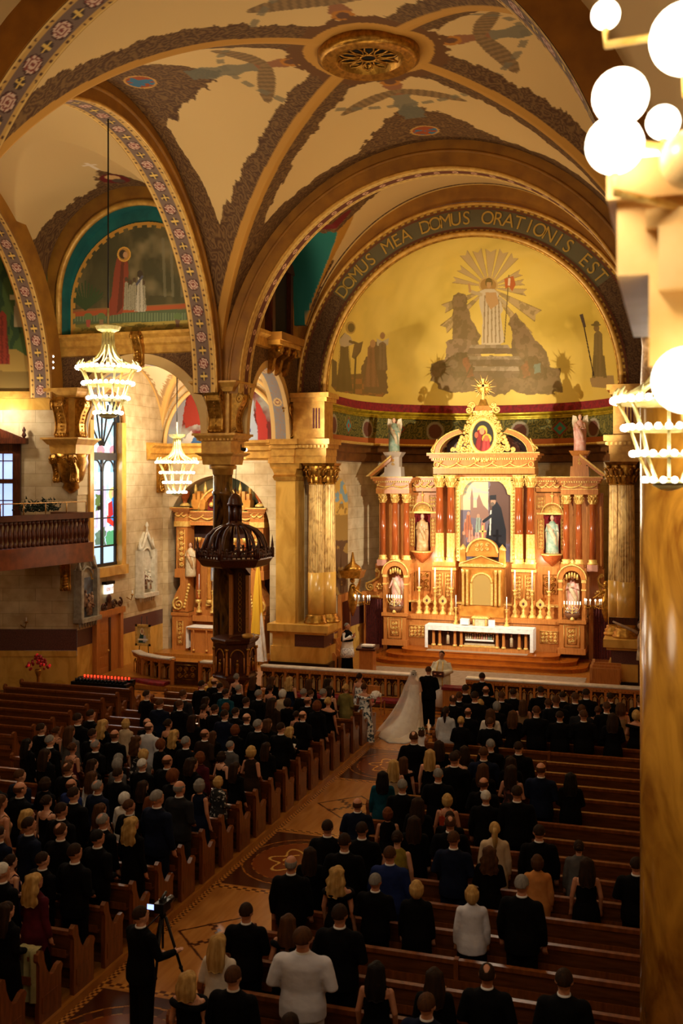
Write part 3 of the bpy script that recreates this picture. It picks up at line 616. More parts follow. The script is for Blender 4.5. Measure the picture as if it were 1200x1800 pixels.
m.prism([(33.45, 15.0), (35.7, 15.0), (35.5, 15.35), (34.6, 15.75), (33.7, 15.35)], -6.56, -6.22, 'x', WOODD); m.build('frame', None, t)
m = MB(); m.box(-6.56, -5.85, 33.4, 35.7, 12.35, 12.62, OC2); m.box(-6.56, -5.95, 33.5, 35.6, 12.2, 12.36, GILT); m.build('sill', None, t)
for y in (33.8, 34.5, 35.2):
    m = MB(); m.prism([(-6.56, 12.2), (-6.0, 12.2), (-6.05, 11.9), (-6.3, 11.75), (-6.4, 11.3), (-6.56, 11.2)], y, y+.22, 'y', GOLD); m.tube([(-6.12, y-.03, 12.05), (-6.12, y+.25, 12.05)], .12, 12, GOLD); m.build('corbel', None, t)
# ---- apse
AZS = 10.7
def plan(U, R=5.42):
    "U shape from (-R,36.9) round to (R,36.9)"
    Ls = 3.1; La = PI*R; T = 2*Ls+La; s = U*T
    a = np.clip((s-Ls)/R, 0, PI); X = -R*np.cos(a); Y = 40.0+R*np.sin(a)
    Y = np.where(s < Ls, 36.9+s, np.where(s > Ls+La, 40.0-(s-Ls-La), Y)); return X, Y
uvA = lambda P: (np.where(P[:, 1] < 40, P[:, 1]-40, 0)*np.where(P[:, 0] < 0, 1, -1)+np.where(P[:, 1] >= 40, np.arctan2(P[:, 0], P[:, 1]-40+1e-6)*5.42, np.sign(P[:, 0])*8.5), P[:, 2])
pth = [(float(x), float(y)) for x, y in zip(*plan(np.linspace(0, 1, 73)))]
m = MB(); m.sweep([(0, 2.15), (0, 8.2)], pth, STONE); m.build('wall_apse', uv=uvA)['kind'] = 'structure'
m = MB(); m.sweep([(0, 1.4), (0, 2.15)], pth, PURP); m.sweep([(0, .2), (0, 1.4)], pth, MARB); m.build('wall_apse')['kind'] = 'structure'
m = MB(); m.sweep([(0, 8.15), (.15, 8.2), (.15, 8.5), (.22, 8.55), (.22, 8.75), (.4, 8.85), (.4, 8.95), (0, 8.97)], pth, noise_mat('brown_entablature', '#7a4a1e', '#5e3614', 3, .5)); m.sweep([(.41, 8.86), (.44, 8.91), (.41, 8.96)], pth, GOLDB); m.sweep([(.02, 8.97), (.02, 9.2)], pth, plain('salmon_band', '#b8622e', .6)); m.build('trim_25')['kind'] = 'structure'
def paint_f(U, V, P):
    s = U*(6.2+PI*5.42); z = V; C = mix(np.ones((s.size, 1))*L3('#40401f'), np.ones((s.size, 1))*L3('#8a7a34'), scroll(s, P[:, 2], 3.5)*1.2-.3)
    f = (s % 1.9)-.95; d = np.abs(f)/.42+np.abs(z-.5)/.42; C = mix(C, np.ones_like(C)*L3('#8a3a24'), d < 1); C = mix(C, np.ones_like(C)*L3('#3f8c86'), (d < .8)); C = mix(C, np.ones_like(C)*L3('#a5402c'), (d < .35))
    f2 = ((s+.95) % 3.8)-1.9; d2 = np.hypot(f2/.42, (z-.42)/.5); C = mix(C, np.ones_like(C)*L3('#9a8f74'), d2 < 1); C = mix(C, np.ones_like(C)*L3('#6a3f30'), d2 < .75); return C
def f_fr(U, V): X, Y = plan(U, 5.40); return X, Y, 9.2+.86*V
st(grid_obj('trim_26', f_fr, 700, 30, paint_f, PLA))
m = MB(); m.sweep([(0, 10.05), (.1, 10.08), (.1, 10.13), (.06, 10.16), (.06, 10.22), (.2, 10.3), (.2, 10.36), (0, 10.38)], pth, noise_mat('green_gold_cornice', '#c8b034', '#a08a20', 4, .25, .6)); m.build('trim_27')['kind'] = 'structure'
m = MB(); m.sweep([(.01, 10.38), (.01, 10.72)], pth, RED); m.build('trim_28')['kind'] = 'structure'
DB = 5.75
def f_dome(U, V):
    t = V*PI/2; ct = np.cos(t); Ls = 3.1; La = PI*5.42; T = 2*Ls+La; s = U*T; a = np.clip((s-Ls)/5.42, 0, PI)
    X = -5.42*np.cos(a)*ct; Yc = 40+5.42*np.sin(a)*ct; Y = np.where(s < Ls, 36.9+s, np.where(s > Ls+La, 40.0-(s-Ls-La), Yc)); return X, Y, AZS+DB*np.sin(t)
def paint_dome(U, V, P):
    g = art(P, '#d6b454'); k = fbm(P[:, 0]*.5+P[:, 1]*.3, P[:, 2]*.5, 4, 3); g.c = mix(g.c, np.ones_like(g.c)*L3('#b8983a'), (k-.4)*2.5)
    k = fbm(g.x*.035, g.y*.035, 3, 13); g.c = mix(g.c, np.ones_like(g.c)*L3('#d4b04c'), (k-.52)*3)
    gold = g.c.copy()
    # rays
    cx, cy = 860, -505
    dx, dy = g.x-cx, g.y-cy; r = np.hypot(dx, dy); a = np.degrees(np.arctan2(dy, dx)) 
    for a0, a1, rr in ((80, 96, 68), (62, 75, 70), (45, 57, 72), (102, 115, 70), (121, 133, 76), (143, 153, 64), (164, 173, 66), (20, 30, 62), (4, 13, 62), (-13, -3, 66), (-37, -24, 100), (-56, -47, 110), (-142, -133, 110), (-160, -150, 90)):
        am = (a0+a1)/2; tip = rr-6*(1-np.abs(a-am)/((a1-a0)/2)); g.mix((a > a0) & (a < a1) & (r < tip) & (r > 8), '#a88a60')
        g.mix(((np.abs(a-a0) < .5) | (np.abs(a-a1) < .5)) & (r < rr) & (r > 14), '#8a6c40')
    RK = '#6b5040'
    g.poly(pl(794, 600, 796, 520, 806, 516, 820, 520, 826, 560, 845, 590, 840, 610, 800, 612), RK, 1, 8, .1)
    g.poly(pl(780, 640, 785, 600, 800, 595, 835, 600, 850, 640), '#7d6250', 1, 8, .1)
    g.poly(pl(900, 600, 893, 560, 905, 552, 930, 580, 940, 600, 955, 605, 966, 640, 900, 650), RK, 1, 8, .1)
    g.poly(pl(758, 640, 790, 628, 940, 628, 966, 645, 985, 650, 988, 692, 950, 694, 900, 688, 870, 700, 830, 686, 800, 690, 772, 682, 758, 670), '#5d4436', 1, 10, .08)
    for i, (x0, x1, y0, y1) in enumerate(((828, 892, 606, 612), (824, 906, 612, 622), (820, 912, 626, 632), (812, 918, 632, 642), (806, 924, 644, 652), (800, 930, 652, 664))):
        g.poly(pl(x0, y0, x1, y0, x1+4, y1, x0-4, y1), '#8a7664' if i % 2 == 0 else '#57413a')
    g.poly(pl(778, 655, 784, 632, 800, 622, 818, 622, 830, 640, 836, 666, 800, 668), '#40291f', .95, 14, .15); g.poly(pl(812, 630, 822, 626, 832, 660, 822, 664), '#6b2f20', 1, 6, .2); g.ell(797, -640, 8, 8, '#5a4438'); g.poly(pl(912, 664, 916, 640, 928, 624, 946, 626, 958, 650, 962, 668), '#40291f', .95, 14, .15); g.poly(pl(916, 645, 926, 632, 932, 660, 920, 664), '#6b2f20', 1, 6, .2); g.poly(pl(938, 640, 950, 638, 950, 655, 938, 657), '#4a6460', 1, 5, .2); g.line(830, -640, 812, -676, 1, '#2e1c18')
    g.c = mix(g.c, g.c*.62, ((fbm(g.x*.12, g.y*.12, 3, 17) > .52) & (g.y < -515) & (np.abs(g.c-gold).sum(1) > .01))*1.0)
    # Christ
    g.ell(858, -501, 17, 15, '#b08a52'); g.ell(858, -501, 14, 12, '#8c5f34')
    g.poly(pl(843, 512, 852, 508, 868, 508, 876, 516, 884, 545, 880, 552, 886, 600, 878, 606, 846, 606, 848, 560, 842, 535), '#b9a68c', 1)
    for k in range(5): g.line(852+k*6, -520, 850+k*7, -602, 1.1, '#7d6750')
    g.poly(pl(853, 514, 872, 514, 876, 534, 862, 544, 854, 530), '#a97c54'); g.ell(859, -499, 5.2, 7.5, '#a5764e'); g.mix((np.hypot((g.x-859)/6.5, (g.y+497)/8.5) < 1) & ((g.y > -496) | (np.abs(g.x-859) > 4)), '#3b2416')
    g.line(845, -518, 826, -512, 3, '#a8906e'); g.line(826, -512, 824, -500, 2, '#a5764e'); g.line(878, -524, 890, -534, 3, '#a8906e'); g.line(894, -484, 886, -602, .9, '#4a3320'); g.poly(pl(886, 490, 902, 485, 906, 500, 900, 512, 894, 504, 888, 508), '#a5301c'); g.poly(pl(893, 489, 897, 489, 896, 502, 892, 502), '#d8c0a0')
    # monk and readers, left
    g.poly(pl(584, 660, 660, 655, 680, 690, 672, 698, 630, 694, 590, 688, 582, 678), '#5d3a26'); g.c = mix(g.c, np.ones_like(g.c)*L3('#8a4f2c'), (g.y < -664) & (g.y > -700) & (g.x > 605) & (g.x < 680) & ((np.floor(g.x/12)+np.floor(g.y/9)) % 2 > 0) & (np.abs(g.c-gold).sum(1) > .01))
    g.robe(605, -688, -585, 7, 15, '#3a2620', '#241612'); g.poly(pl(596, 598, 606, 585, 616, 592, 622, 605, 606, 610, 598, 608), '#a8957a'); g.ell(616, -576, 9, 11, '#a07c3a'); g.ell(617, -576, 6, 8, '#2b1b16'); g.line(615, -600, 632, -606, 2.4, '#3a2620'); g.poly(pl(622, 606, 638, 600, 634, 618, 624, 632, 618, 628), '#4a2f28'); g.line(625, -628, 622, -690, 1.6, '#33201a')
    g.poly(pl(634, 650, 645, 622, 655, 602, 668, 600, 678, 640, 682, 692, 640, 690), '#54392f', 1, 5, .2); g.robe(652, -680, -605, 6, 14, '#7a4a38', '#4a2b22'); g.ell(655, -604, 5, 7, '#a5754e'); g.ell(672, -590, 4.5, 6, '#8c5c40'); g.poly(pl(662, 595, 672, 600, 683, 594, 682, 606, 672, 610, 662, 607), '#b0a084'); g.robe(672, -650, -600, 6, 9, '#6a5040', '#4a3328'); g.poly(pl(583, 630, 592, 636, 592, 680, 583, 680), '#3b2a26')
    # pilgrim, right
    g.poly(pl(1036, 665, 1050, 660, 1078, 660, 1080, 680, 1060, 682, 1040, 680), '#8a6a4c'); g.robe(1051, -662, -580, 7, 10, '#54402f', '#33251c'); g.poly(pl(1042, 625, 1048, 625, 1046, 664, 1040, 664), '#3f2e24'); g.poly(pl(1056, 625, 1062, 625, 1066, 664, 1060, 664), '#3f2e24'); g.ell(1048, -577, 5, 6, '#5a3f30'); g.ell(1047, -571, 9, 2.4, '#3a2a20'); g.ell(1048, -569, 5, 5, '#3a2a20'); g.c = g.c*.8+gold*.2; g.line(1022, -553, 1043, -660, 1, '#33241c'); g.poly(pl(1018, 553, 1024, 551, 1030, 575, 1025, 575), '#4a3a30')
    return g.c
DOME = vmat('gilded_half_dome', .5, .25, 1.2)
st(grid_obj('ceiling', f_dome, 760, 420, paint_dome, DOME))
# apse arch wall and inscription band
Y9 = 36.9
m = MB(); pi_ = arch_pts(0, 6.52, 6.95, 10.6, 8.9, 72); m.add([(h, Y9-.02, z) for h, z in pi_]+[(h*1.02 if 1 else h, Y9-.02, z+1.4) for h, z in pi_], [(i, i+1, len(pi_)+i+1, len(pi_)+i) for i in range(len(pi_)-1)], OC2); m.build('wall_apse')['kind'] = 'structure'
def f_lb(U, V):
    a = PI*(1-U); return (5.5+1.0*V)*np.cos(a), Y9-.05+0*U, AZS+(5.72+1.02*V)*np.sin(a)
def paint_lb(U, V, P):
    s = U*19; deg = U*180; C = np.ones((s.size, 1))*L3('#645a3e'); C = mix(C, orn(s, V*1.1, 4)*.75, (deg < 36) | (deg > 144))
    C = mix(C, np.ones_like(C)*L3('#c79a3e'), (V < .1) | (V > .9)); C = mix(C, np.ones_like(C)*L3('#7a4c1e'), ((V < .13) | (V > .87)) & (np.sin(s*26) > .1)); C = mix(C, np.ones_like(C)*L3('#6b3a22'), (V > .13) & (V < .18) | (V < .87) & (V > .82)); return C
st(grid_obj('trim_29', f_lb, 760, 34, paint_lb, PLA))
st(moulding('y', Y9-.08, 0, 6.52, 6.75, AZS, AZS, .07, GILT).build('trim_30')); st(moulding('y', Y9-.1, 0, 5.45, 5.68, AZS, AZS, .09, GILT).build('trim_30')); st(moulding('y', Y9-.02, 0, 5.36, 5.6, AZS, AZS, .05, GOLD).build('trim_30'))
LET = MB()
def letters(txt, size, mat, place):
    "place(i, n) -> matrix"
    dg = None
    for i, ch in enumerate(txt):
        if ch == ' ': continue
        cu = bpy.data.curves.new('t', 'FONT'); cu.body = ch; cu.size = size; cu.extrude = .008; cu.align_x = 'CENTER'; o = bpy.data.objects.new('t', cu); sc.collection.objects.link(o)
        bpy.context.view_layer.update(); me = bpy.data.meshes.new_from_object(o.evaluated_get(bpy.context.evaluated_depsgraph_get())); M = place(i, len(txt))
        LET.add([M @ v.co for v in me.vertices], [list(p.vertices) for p in me.polygons], mat)
        bpy.data.objects.remove(o); bpy.data.curves.remove(cu); bpy.data.meshes.remove(me)
TXT = 'DOMUS MEA DOMUS ORATIONIS EST'
def plc(i, n):
    a = math.radians(142-(142-38)*i/(n-1)); x, z = 5.78*math.cos(a), AZS+6.02*math.sin(a)
    return Matrix.Translation((x, Y9-.07, z)) @ Matrix.Rotation(a-PI/2, 4, 'Y').inverted() @ Matrix.Rotation(PI/2, 4, 'X') @ Matrix.Diagonal((1, 1.1, 1, 1))
letters(TXT, .62, plain('gold_letters', '#c9a24a', .4, .4), plc)
LET.build('trim_31')['kind'] = 'structure'
# dark trims above: brown band on chancel side (edge of presbytery vault)
# ---- floor
st(MB().box(-16.5, 9.4, -4, 33, -.2, -.001, WOODD).build('floor'))
def paint_floor(U, V, P):
    X, Y = P[:, 0], P[:, 1]; C = mix(np.ones((X.size, 1))*L3('#c08442'), np.ones((X.size, 1))*L3('#a0662c'), fbm(X*14, Y*1.5, 3)); c = X-.15
    per = 7.0; k = np.floor((Y-1.3)/per); f = Y-1.3-(k+.5)*per
    dark = np.abs(f) < 1.45; C = mix(C, np.ones_like(C)*L3('#4a2210'), dark); r = np.hypot(c*1.05, f*.95); C = mix(C, np.ones_like(C)*L3('#b0722c'), (np.abs(r-1.12) < .015) | (np.abs(r-.92) < .015)); C = mix(C, np.ones_like(C)*L3('#7a3a16'), (r < .92)); a = np.arctan2(f, c)
    C = mix(C, np.ones_like(C)*L3('#5a2810'), (r > .92) & (r < 1.12) & (np.sin(a*24) > .2)); C = mix(C, np.ones_like(C)*L3('#d8a850'), (np.abs(r-.5-.12*np.cos(6*a)) < .03) | (np.abs(r-.3) < .02)&(np.cos(6*a)>0)); C = mix(C, np.ones_like(C)*L3('#4a2210'), (r > 1.14) & dark & (np.abs(c) < 1.02))
    xs = (~dark) & (np.abs(np.abs(f)-3.5) < .9); ff = np.abs(f)-3.5; d1 = np.minimum(np.abs(c-ff), np.abs(c+ff)); C = mix(C, np.ones_like(C)*L3('#4a2008'), xs & (np.abs(c)+np.abs(ff) < .85) & ((d1 < .1) & (np.sin((c+ff)*26)*np.sin((c-ff)*26) > -.2) | (np.abs(np.abs(c)+np.abs(ff)-.8) < .03)))
    b = (np.abs(np.abs(c)-1.05) < .07); C = mix(C, np.ones_like(C)*L3('#5a2e14'), b & ((np.floor(Y/.06)+np.floor(c/.045)) % 2 > 0)); C = mix(C, np.ones_like(C)*L3('#c98a3c'), b & ((np.floor(Y/.06)+np.floor(c/.045)) % 2 < 1))
    e2 = np.abs(np.abs(f)-1.58) < .06; C = mix(C, np.where(((np.floor(X/.09)+np.floor(Y/.06)) % 2 > 0)[:, None], L3('#5a2e14'), L3('#c98a3c')), e2)
    return C
FLM = vmat('inlaid_wood_floor', .22, 0, 0, .5)
st(grid_obj('floor', lambda U, V: (-1.05+2.4*U, 7+22*V, 0*U+.004), 150, 1300, paint_floor, FLM))
def paint_cross(U, V, P):
    X, Y = P[:, 0], P[:, 1]; C = mix(np.ones((X.size, 1))*L3('#b0702e'), np.ones((X.size, 1))*L3('#94581f'), fbm(X*2, Y*14, 3))
    r = np.hypot(X-.15, (Y-30.6)*1.1); C = mix(C, np.ones_like(C)*L3('#5a2e14'), (r < 1.5) & (r > 1.3) | (np.abs(r-.8) < .1)); C = mix(C, np.ones_like(C)*L3('#5a2e14'), (np.minimum(np.abs(Y-29.2), np.abs(Y-31.9)) < .06) & (np.sin(X*20) > 0)); return C
st(grid_obj('floor', lambda U, V: (-13+21*U, 28.9+3.3*V, 0*U+.006), 500, 90, paint_cross, FLM))
st(MB().box(-7.75, -.95, 8, 28.7, 0, .12, WOODL).build('floor')); st(MB().box(1.28, 7.5, 8, 28.7, 0, .12, WOODL).build('floor')); st(MB().box(-12.8, -8.55, 14, 28.7, 0, .12, WOODL).build('floor'))
st(MB().box(-12.9, 8.4, 32.9, 46.5, -.1, .3, WOODL).build('floor'))
m = MB(); m.prism([(-12.3, 32.4), (8, 32.4), (8, 32.9), (-12.9, 32.9), (-12.9, 32.9)], -.1, .15, 'z', WOODL); m.build('floor')['kind'] = 'structure'
# outer shell closing off the view
st(MB().box(9.4, 9.6, -4, 16, -.1, 10.4, STONE).build('wall_right', uv=uvX)); st(MB().box(-16.6, -16.4, -4, 32, -.1, 18, CREAM).build('wall_left'))
st(MB().box(-16.6, 9.6, -4.2, -4, -.1, 18, CREAM).build('wall_back'))
st(MB().box(8.9, 9.1, 16, 38, -.1, 18, CREAM).build('wall_right')); st(MB().box(6.7, 9, 37.2, 37.4, -.1, 9, STONE).build('wall_right', uv=uvY))
# ================================================================== COLUMNS, ALTARS, FURNITURE
def spiral(m, cx, cz, y, r, sg=1, a0=0, turns=1.6, th=.022, mat=None, ax='y', n=16):
    pts = []
    for i in range(n+1):
        t = i/n; rr = r*(1-.82*t); a = a0+sg*turns*2*PI*t; p = (cx+rr*math.cos(a), cz+rr*math.sin(a))
        pts.append((p[0], y, p[1]) if ax == 'y' else (y, p[0], p[1]))
    m.tube(pts, [th*(1-.4*i/n) for i in range(n+1)], 5, mat)
    m.ell(pts[-1], th*1.4, mat, 6, 5)
def relief(m, x0, x1, z0, z1, y, mat=GOLDB, ax='y', frame=True, th=.02, s=.24):
    nx = max(1, round((x1-x0)/s)); nz = max(1, round((z1-z0)/s)); w_, h_ = (x1-x0)/nx, (z1-z0)/nz
    for i in range(nx):
        for j in range(nz): spiral(m, x0+w_*(i+.5), z0+h_*(j+.5), y, min(w_, h_)*.46, 1 if (i+j) % 2 else -1, PI/2*(i+2*j), 1.4, th, mat, ax, 12)
    if frame:
        c = [(x0-.03, z0-.03), (x1+.03, z0-.03), (x1+.03, z1+.03), (x0-.03, z1+.03)]
        m.tube([(a, y, b) if ax == 'y' else (y, a, b) for a, b in c], .018, 4, mat, closed=True)
def console(m, x, y, z0, z1, w_, out, dr, mat):
    "S-shaped console bracket; dr = outward direction (dx,dy)"
    s0 = len(m.v); h = z1-z0; pr = [(0, 0), (out*.42, .0), (out*.5, h*.08), (out*.42, h*.16), (out*.38, h*.35), (out*.6, h*.6), (out*.95, h*.78), (out, h*.9), (out*.9, h), (0, h)]
    m.prism(pr, -w_/2, w_/2, 'x', mat)
    for sx in (-1, 1):
        m.tube([(sx*w_*.5, o+.01, z) for o, z in pr[1:-1]], .03, 6, mat)
        spiral(m, out*.78, h*.83, sx*(w_/2+.02), h*.13, 1, 0, 1.5, .025, mat, 'x'); spiral(m, out*.3, h*.09, sx*(w_/2+.02), h*.08, -1, 0, 1.3, .02, mat, 'x')
    for k in range(9): m.ell((0, out*(.42+.5*max(0, (k-2)/6)**1.5)+.01, h*(.1+.09*k)), .03, mat, 6, 5)
    for sx in (-.3, 0, .3): m.ell((sx*w_, out*.5, h*.05), (w_*.17, .06, .08), mat, 8, 6)
    d = Vector((dr[0], dr[1], 0)).normalized(); R = Matrix(((d.y, d.x, 0, x), (-d.x, d.y, 0, y), (0, 0, 1, z0), (0, 0, 0, 1)))
    m.xf(R, s0)
def corinth(m, x, y, z0, z1, r, mat):
    h = z1-z0; m.lathe([(r, 0), (r*1.15, .02), (r*1.0, .04), (r*1.02, h*.5), (r*1.35, h*.86), (r*1.3, h*.88)], (x, y, z0), 16, mat)
    for lv, (zz, rr, n) in enumerate(((.12, 1.1, 8), (.42, 1.22, 8))):
        for i in range(n):
            a = 2*PI*(i+.5*lv)/n; m.tube([(x+math.cos(a)*r*q, y+math.sin(a)*r*q, z0+h*zz+h*t) for q, t in ((rr, 0), (rr*1.1, .18), (rr*1.35, .3), (rr*1.45, .22))], [r*.2, r*.22, r*.16, r*.08], 5, mat)
    for i in range(4):
        a = PI/4+PI/2*i; c, s = math.cos(a), math.sin(a); m.ell((x+c*r*1.5, y+s*r*1.5, z0+h*.8), (r*.26, r*.26, h*.12), mat, 8, 6)
    m.frus(x, y, z0+h*.88, z1, r*1.35, r*1.35, r*1.5, r*1.5, mat)
def stack(m, x, y, s=1.0, hx=None):
    "pier head: necking, block, cornices, impost"
    m.lathe([(.34, 7.6), (.36, 7.78), (.46, 7.8), (.46, 7.92), (.4, 7.94)], (x, y, 0), 24, GILT)
    for z0, z1, a, b in ((7.94, 8.22, .5, .54), (8.22, 8.3, .58, .68), (8.3, 8.34, .7, .7), (8.34, 8.72, .54, .54), (8.72, 8.9, .58, .74), (8.9, 8.98, .78, .78), (8.98, 10.36, .4, .42), (10.36, 10.5, .62, .68), (10.5, 10.64, .7, .84), (10.64, 10.7, .86, .86)):
        m.frus(x, y, z0, z1, a, a, b, b, GILT)
    for k in range(10):
        for dx, dy in ((-.62+.138*k, -.63), (.63, -.62+.138*k)): m.box(x+dx-.035, x+dx+.035, y+dy-.03, y+dy+.03, 8.74, 8.84, GILT)
def pillar(x, y, label, shaft=MARBD, r=.33, base_z=0.0):
    t = thing('pillar', (x, y, base_z), label, 'pillar', absolute=True)
    m = MB(); m.lathe([(.5, .5), (.52, .6), (.44, .66), (.46, .74), (.36, .8)], (x, y, base_z), 24, GILT); m.frus(x, y, base_z, base_z+.5, .56, .56, .52, .52, MARB); m.build('pillar_base', None, t)
    m = MB(); m.lathe([(r*1.04, .8), (r, 3), (r, 6.9), (r*1.1, 6.93), (r*1.1, 7.03), (r*.98, 7.06), (r*.98, 7.62)], (x, y, base_z), 24, shaft); m.build('shaft', None, t)
    m = MB(); stack(m, x, y); m.build('pier_head', GILT, t)
    for dr in ((0, -1), (1, 0)):
        m = MB(); console(m, x+dr[0]*.4, y+dr[1]*.4, 9.0, 10.36, .5, .42, dr, GOLD); m.build('console', GOLD, t)
pillar(-7.3, 31.65, 'dark polished marble pillar with gilt scroll brackets rising behind the pulpit')
pillar(7.45, 31.65, 'marble pillar at the right of the chancel, hidden behind the nearest column')
# hanging corbel left
t = thing('corbel_pier', (-13.1, 31.4, 6.9), 'gilded hanging corbel carrying the painted arch above the wooden gallery', 'corbel', absolute=True)
m = MB(); x, y = -13.05, 31.45
for z0, z1, a, b in ((8.34, 8.66, .5, .54), (8.66, 8.84, .58, .72), (8.84, 8.9, .76, .76), (8.9, 10.3, .28, .3), (10.3, 10.5, .5, .66), (10.5, 10.62, .68, .68)): m.frus(x, y, z0, z1, a, a, b, b, GILT)
m.build('block', GILT, t)
for dr, dx in (((0, -1), -.12), ((1, 0), 0)):
    m = MB(); console(m, x+dr[0]*.28+dx, y+dr[1]*.28, 8.92, 10.3, .42, .4, dr, GOLD); m.build('console', GOLD, t)
m = MB(); m.lathe([(.02, 6.95), (.14, 7.0), (.3, 7.15), (.26, 7.3), (.4, 7.42), (.5, 7.7), (.6, 8.05), (.56, 8.2), (.6, 8.34)], (x, y, 0), 20, GOLD, flute=.07); 
for a in range(6): spiral(m, x-.45+.18*a, 8.1, y-.52, .13, 1 if a % 2 else -1, 0, 1.4, .03, GOLD)
for dx in (-.34, .34): console(m, x+dx, y-.2, 7.35, 8.3, .22, .42, (0, -1), GOLD)
m.build('scroll_corbel', GOLD, t)
def bracket(x, y, z, dr, label, h=1.4):
    m = MB(); console(m, x, y, z, z+h, .3, .42, dr, GOLD)
    for k in range(5): m.ell((x+dr[0]*.2, y+dr[1]*.2, z+h*.1+k*.1), (.12-.01*k, .12, .08), GOLD, 8, 6)
    return tag(m.build('scroll_bracket', GOLD), label, 'bracket')
bracket(-12.9, 37.6, 6.9, (1, 0), 'small gilded scroll bracket under the chapel cornice beside the tall stained glass window', 1.35)
bracket(-10.3, 31.45, 11.3, (0, -1), 'gilded scroll keystone bracket on the cornice behind the large chandelier', 1.2)
bracket(-12.9, 30.9, 3.6, (.5, -1), 'gilded bracket in the shade under the wooden gallery', 1.3)
# pilasters and fluted columns of the chancel
for sx, nm in ((-1, 'left'), (1, 'right')):
    t = thing('column_pedestal', (sx*6.0, 36.3, .3), 'yellow marble pedestal and golden entablature framing the %s of the chancel' % nm, 'pedestal', absolute=True)
    m = MB(); m.box(min(sx*7.3, sx*4.95), max(sx*7.3, sx*4.95), 35.75, 37.15, .3, .62, BLK); m.box(min(sx*7.25, sx*5.05), max(sx*7.25, sx*5.05), 35.82, 37.1, .62, 1.2, MARB); m.box(min(sx*7.15, sx*5.15), max(sx*7.15, sx*5.15), 35.9, 37.05, 1.2, 1.72, PURP)
    m.box(min(sx*7.18, sx*6.3), max(sx*7.18, sx*6.3), 35.86, 37.1, 1.15, 1.75, MARB); m.box(min(sx*7.3, sx*4.9), max(sx*7.3, sx*4.9), 35.62, 37.2, 1.78, 2.05, MARB); m.box(min(sx*7.25, sx*5.0), max(sx*7.25, sx*5.0), 35.75, 37.15, 1.68, 1.8, MARB); m.build('plinth', None, t)
    m = MB(); m.box(min(sx*7.1, sx*6.32), max(sx*7.1, sx*6.32), 36.0, 37.0, 2.05, 7.45, MARB); m.build('pilaster', None, t)
    m = MB()
    for z0, z1, a, b in ((7.4, 7.55, .42, .48), (7.55, 7.62, .48, .42), (7.62, 7.85, .42, .5), (7.85, 8.05, .56, .6)): m.frus(sx*6.72, 36.5, z0, z1, a, .55, b, .62, GILT)
    for z0, z1, o in ((8.05, 8.32, 0), (8.32, 8.6, .03), (8.6, 8.75, .1), (8.75, 8.95, .2)):
        m.box(min(sx*7.4, sx*(5.1-o)), max(sx*7.4, sx*(5.1-o)), 35.95-o, 37.2, z0, z1, GILT); m.box(min(sx*(7.2), sx*(6.3-o)), max(sx*7.2, sx*(6.3-o)), 35.8-o, 36.2, z0, z1, GILT)
    for k in range(16): m.box(sx*(5.0+.15*k)-.04, sx*(5.0+.15*k)+.04, 35.76, 35.9, 8.62, 8.72, GOLDB)
    m.build('entablature', None, t)
    m = MB(); m.box(min(sx*6.45, sx*5.2), max(sx*6.45, sx*5.2), 36.1, 37.1, 8.95, 10.35, GILT)
    for z0, z1, o in ((10.35, 10.5, .06), (10.5, 10.68, .16)): m.box(min(sx*(6.5+o), sx*(5.15-o)), max(sx*(6.5+o), sx*(5.15-o)), 36.1-o, 37.2, z0, z1, GILT)
    for k in range(3): m.box(sx*5.62+.11*k-.03, sx*5.62+.11*k+.02, 36.06, 36.11, 9.35, 10.1, CURT)
    m.build('attic_pier', None, t)
    m = MB(); console(m, sx*6.6, 36.35, 8.98, 10.3, .28, .5, (0, -1), GOLD); m.build('console', GOLD, t)
    m = MB(); m.box(min(sx*7.3, sx*6.3), max(sx*7.3, sx*6.3), 37.0, 37.3, .3, 9, STONE); m.box(min(sx*6.5, sx*5.2), max(sx*6.5, sx*5.2), 37.1, 37.3, .3, 9, STONE); o = m.build('wall_left' if sx < 0 else 'wall_right', uv=uvY); st(o)
    for k, (x, y) in enumerate(((sx*5.62, 36.35), (sx*5.3, 36.8))):
        t = thing('chancel_column', (x, y, 2.05), 'fluted marble column with gilt leaf capital, %s of the chancel, %s of its pair' % (nm, 'front' if k == 0 else 'rear'), 'column', absolute=True)
        m = MB(); m.lathe([(.46, 0), (.46, .06), (.4, .1), (.43, .18), (.35, .24), (.37, .3), (.31, .34)], (x, y, 2.05), 24, GOLD); m.build('base', None, t)
        m = MB(); m.lathe([(.31, .3), (.31, 1.9)], (x, y, 2.05), 24, MARB); m.lathe([(.3, 1.9), (.27, 5.2)], (x, y, 2.05), 40, MARBV, flute=.09, smooth=False); m.build('shaft', None, t)
        m = MB(); corinth(m, x, y, 7.25, 8.05, .27, GOLD); m.build('capital', GOLD, t)
# side entablature carrying chapel arcade (between pulpit pillar and chancel pilaster)
m = MB(); m.sweep([(0, 8.2), (.06, 8.25), (.06, 8.5), (.14, 8.55), (.14, 8.7), (.3, 8.82), (.3, 8.92), (0, 8.94)], [(-7.25, 36.0), (-8.3, 36.0)][::-1], GILT); m.build('trim_32')['kind'] = 'structure'
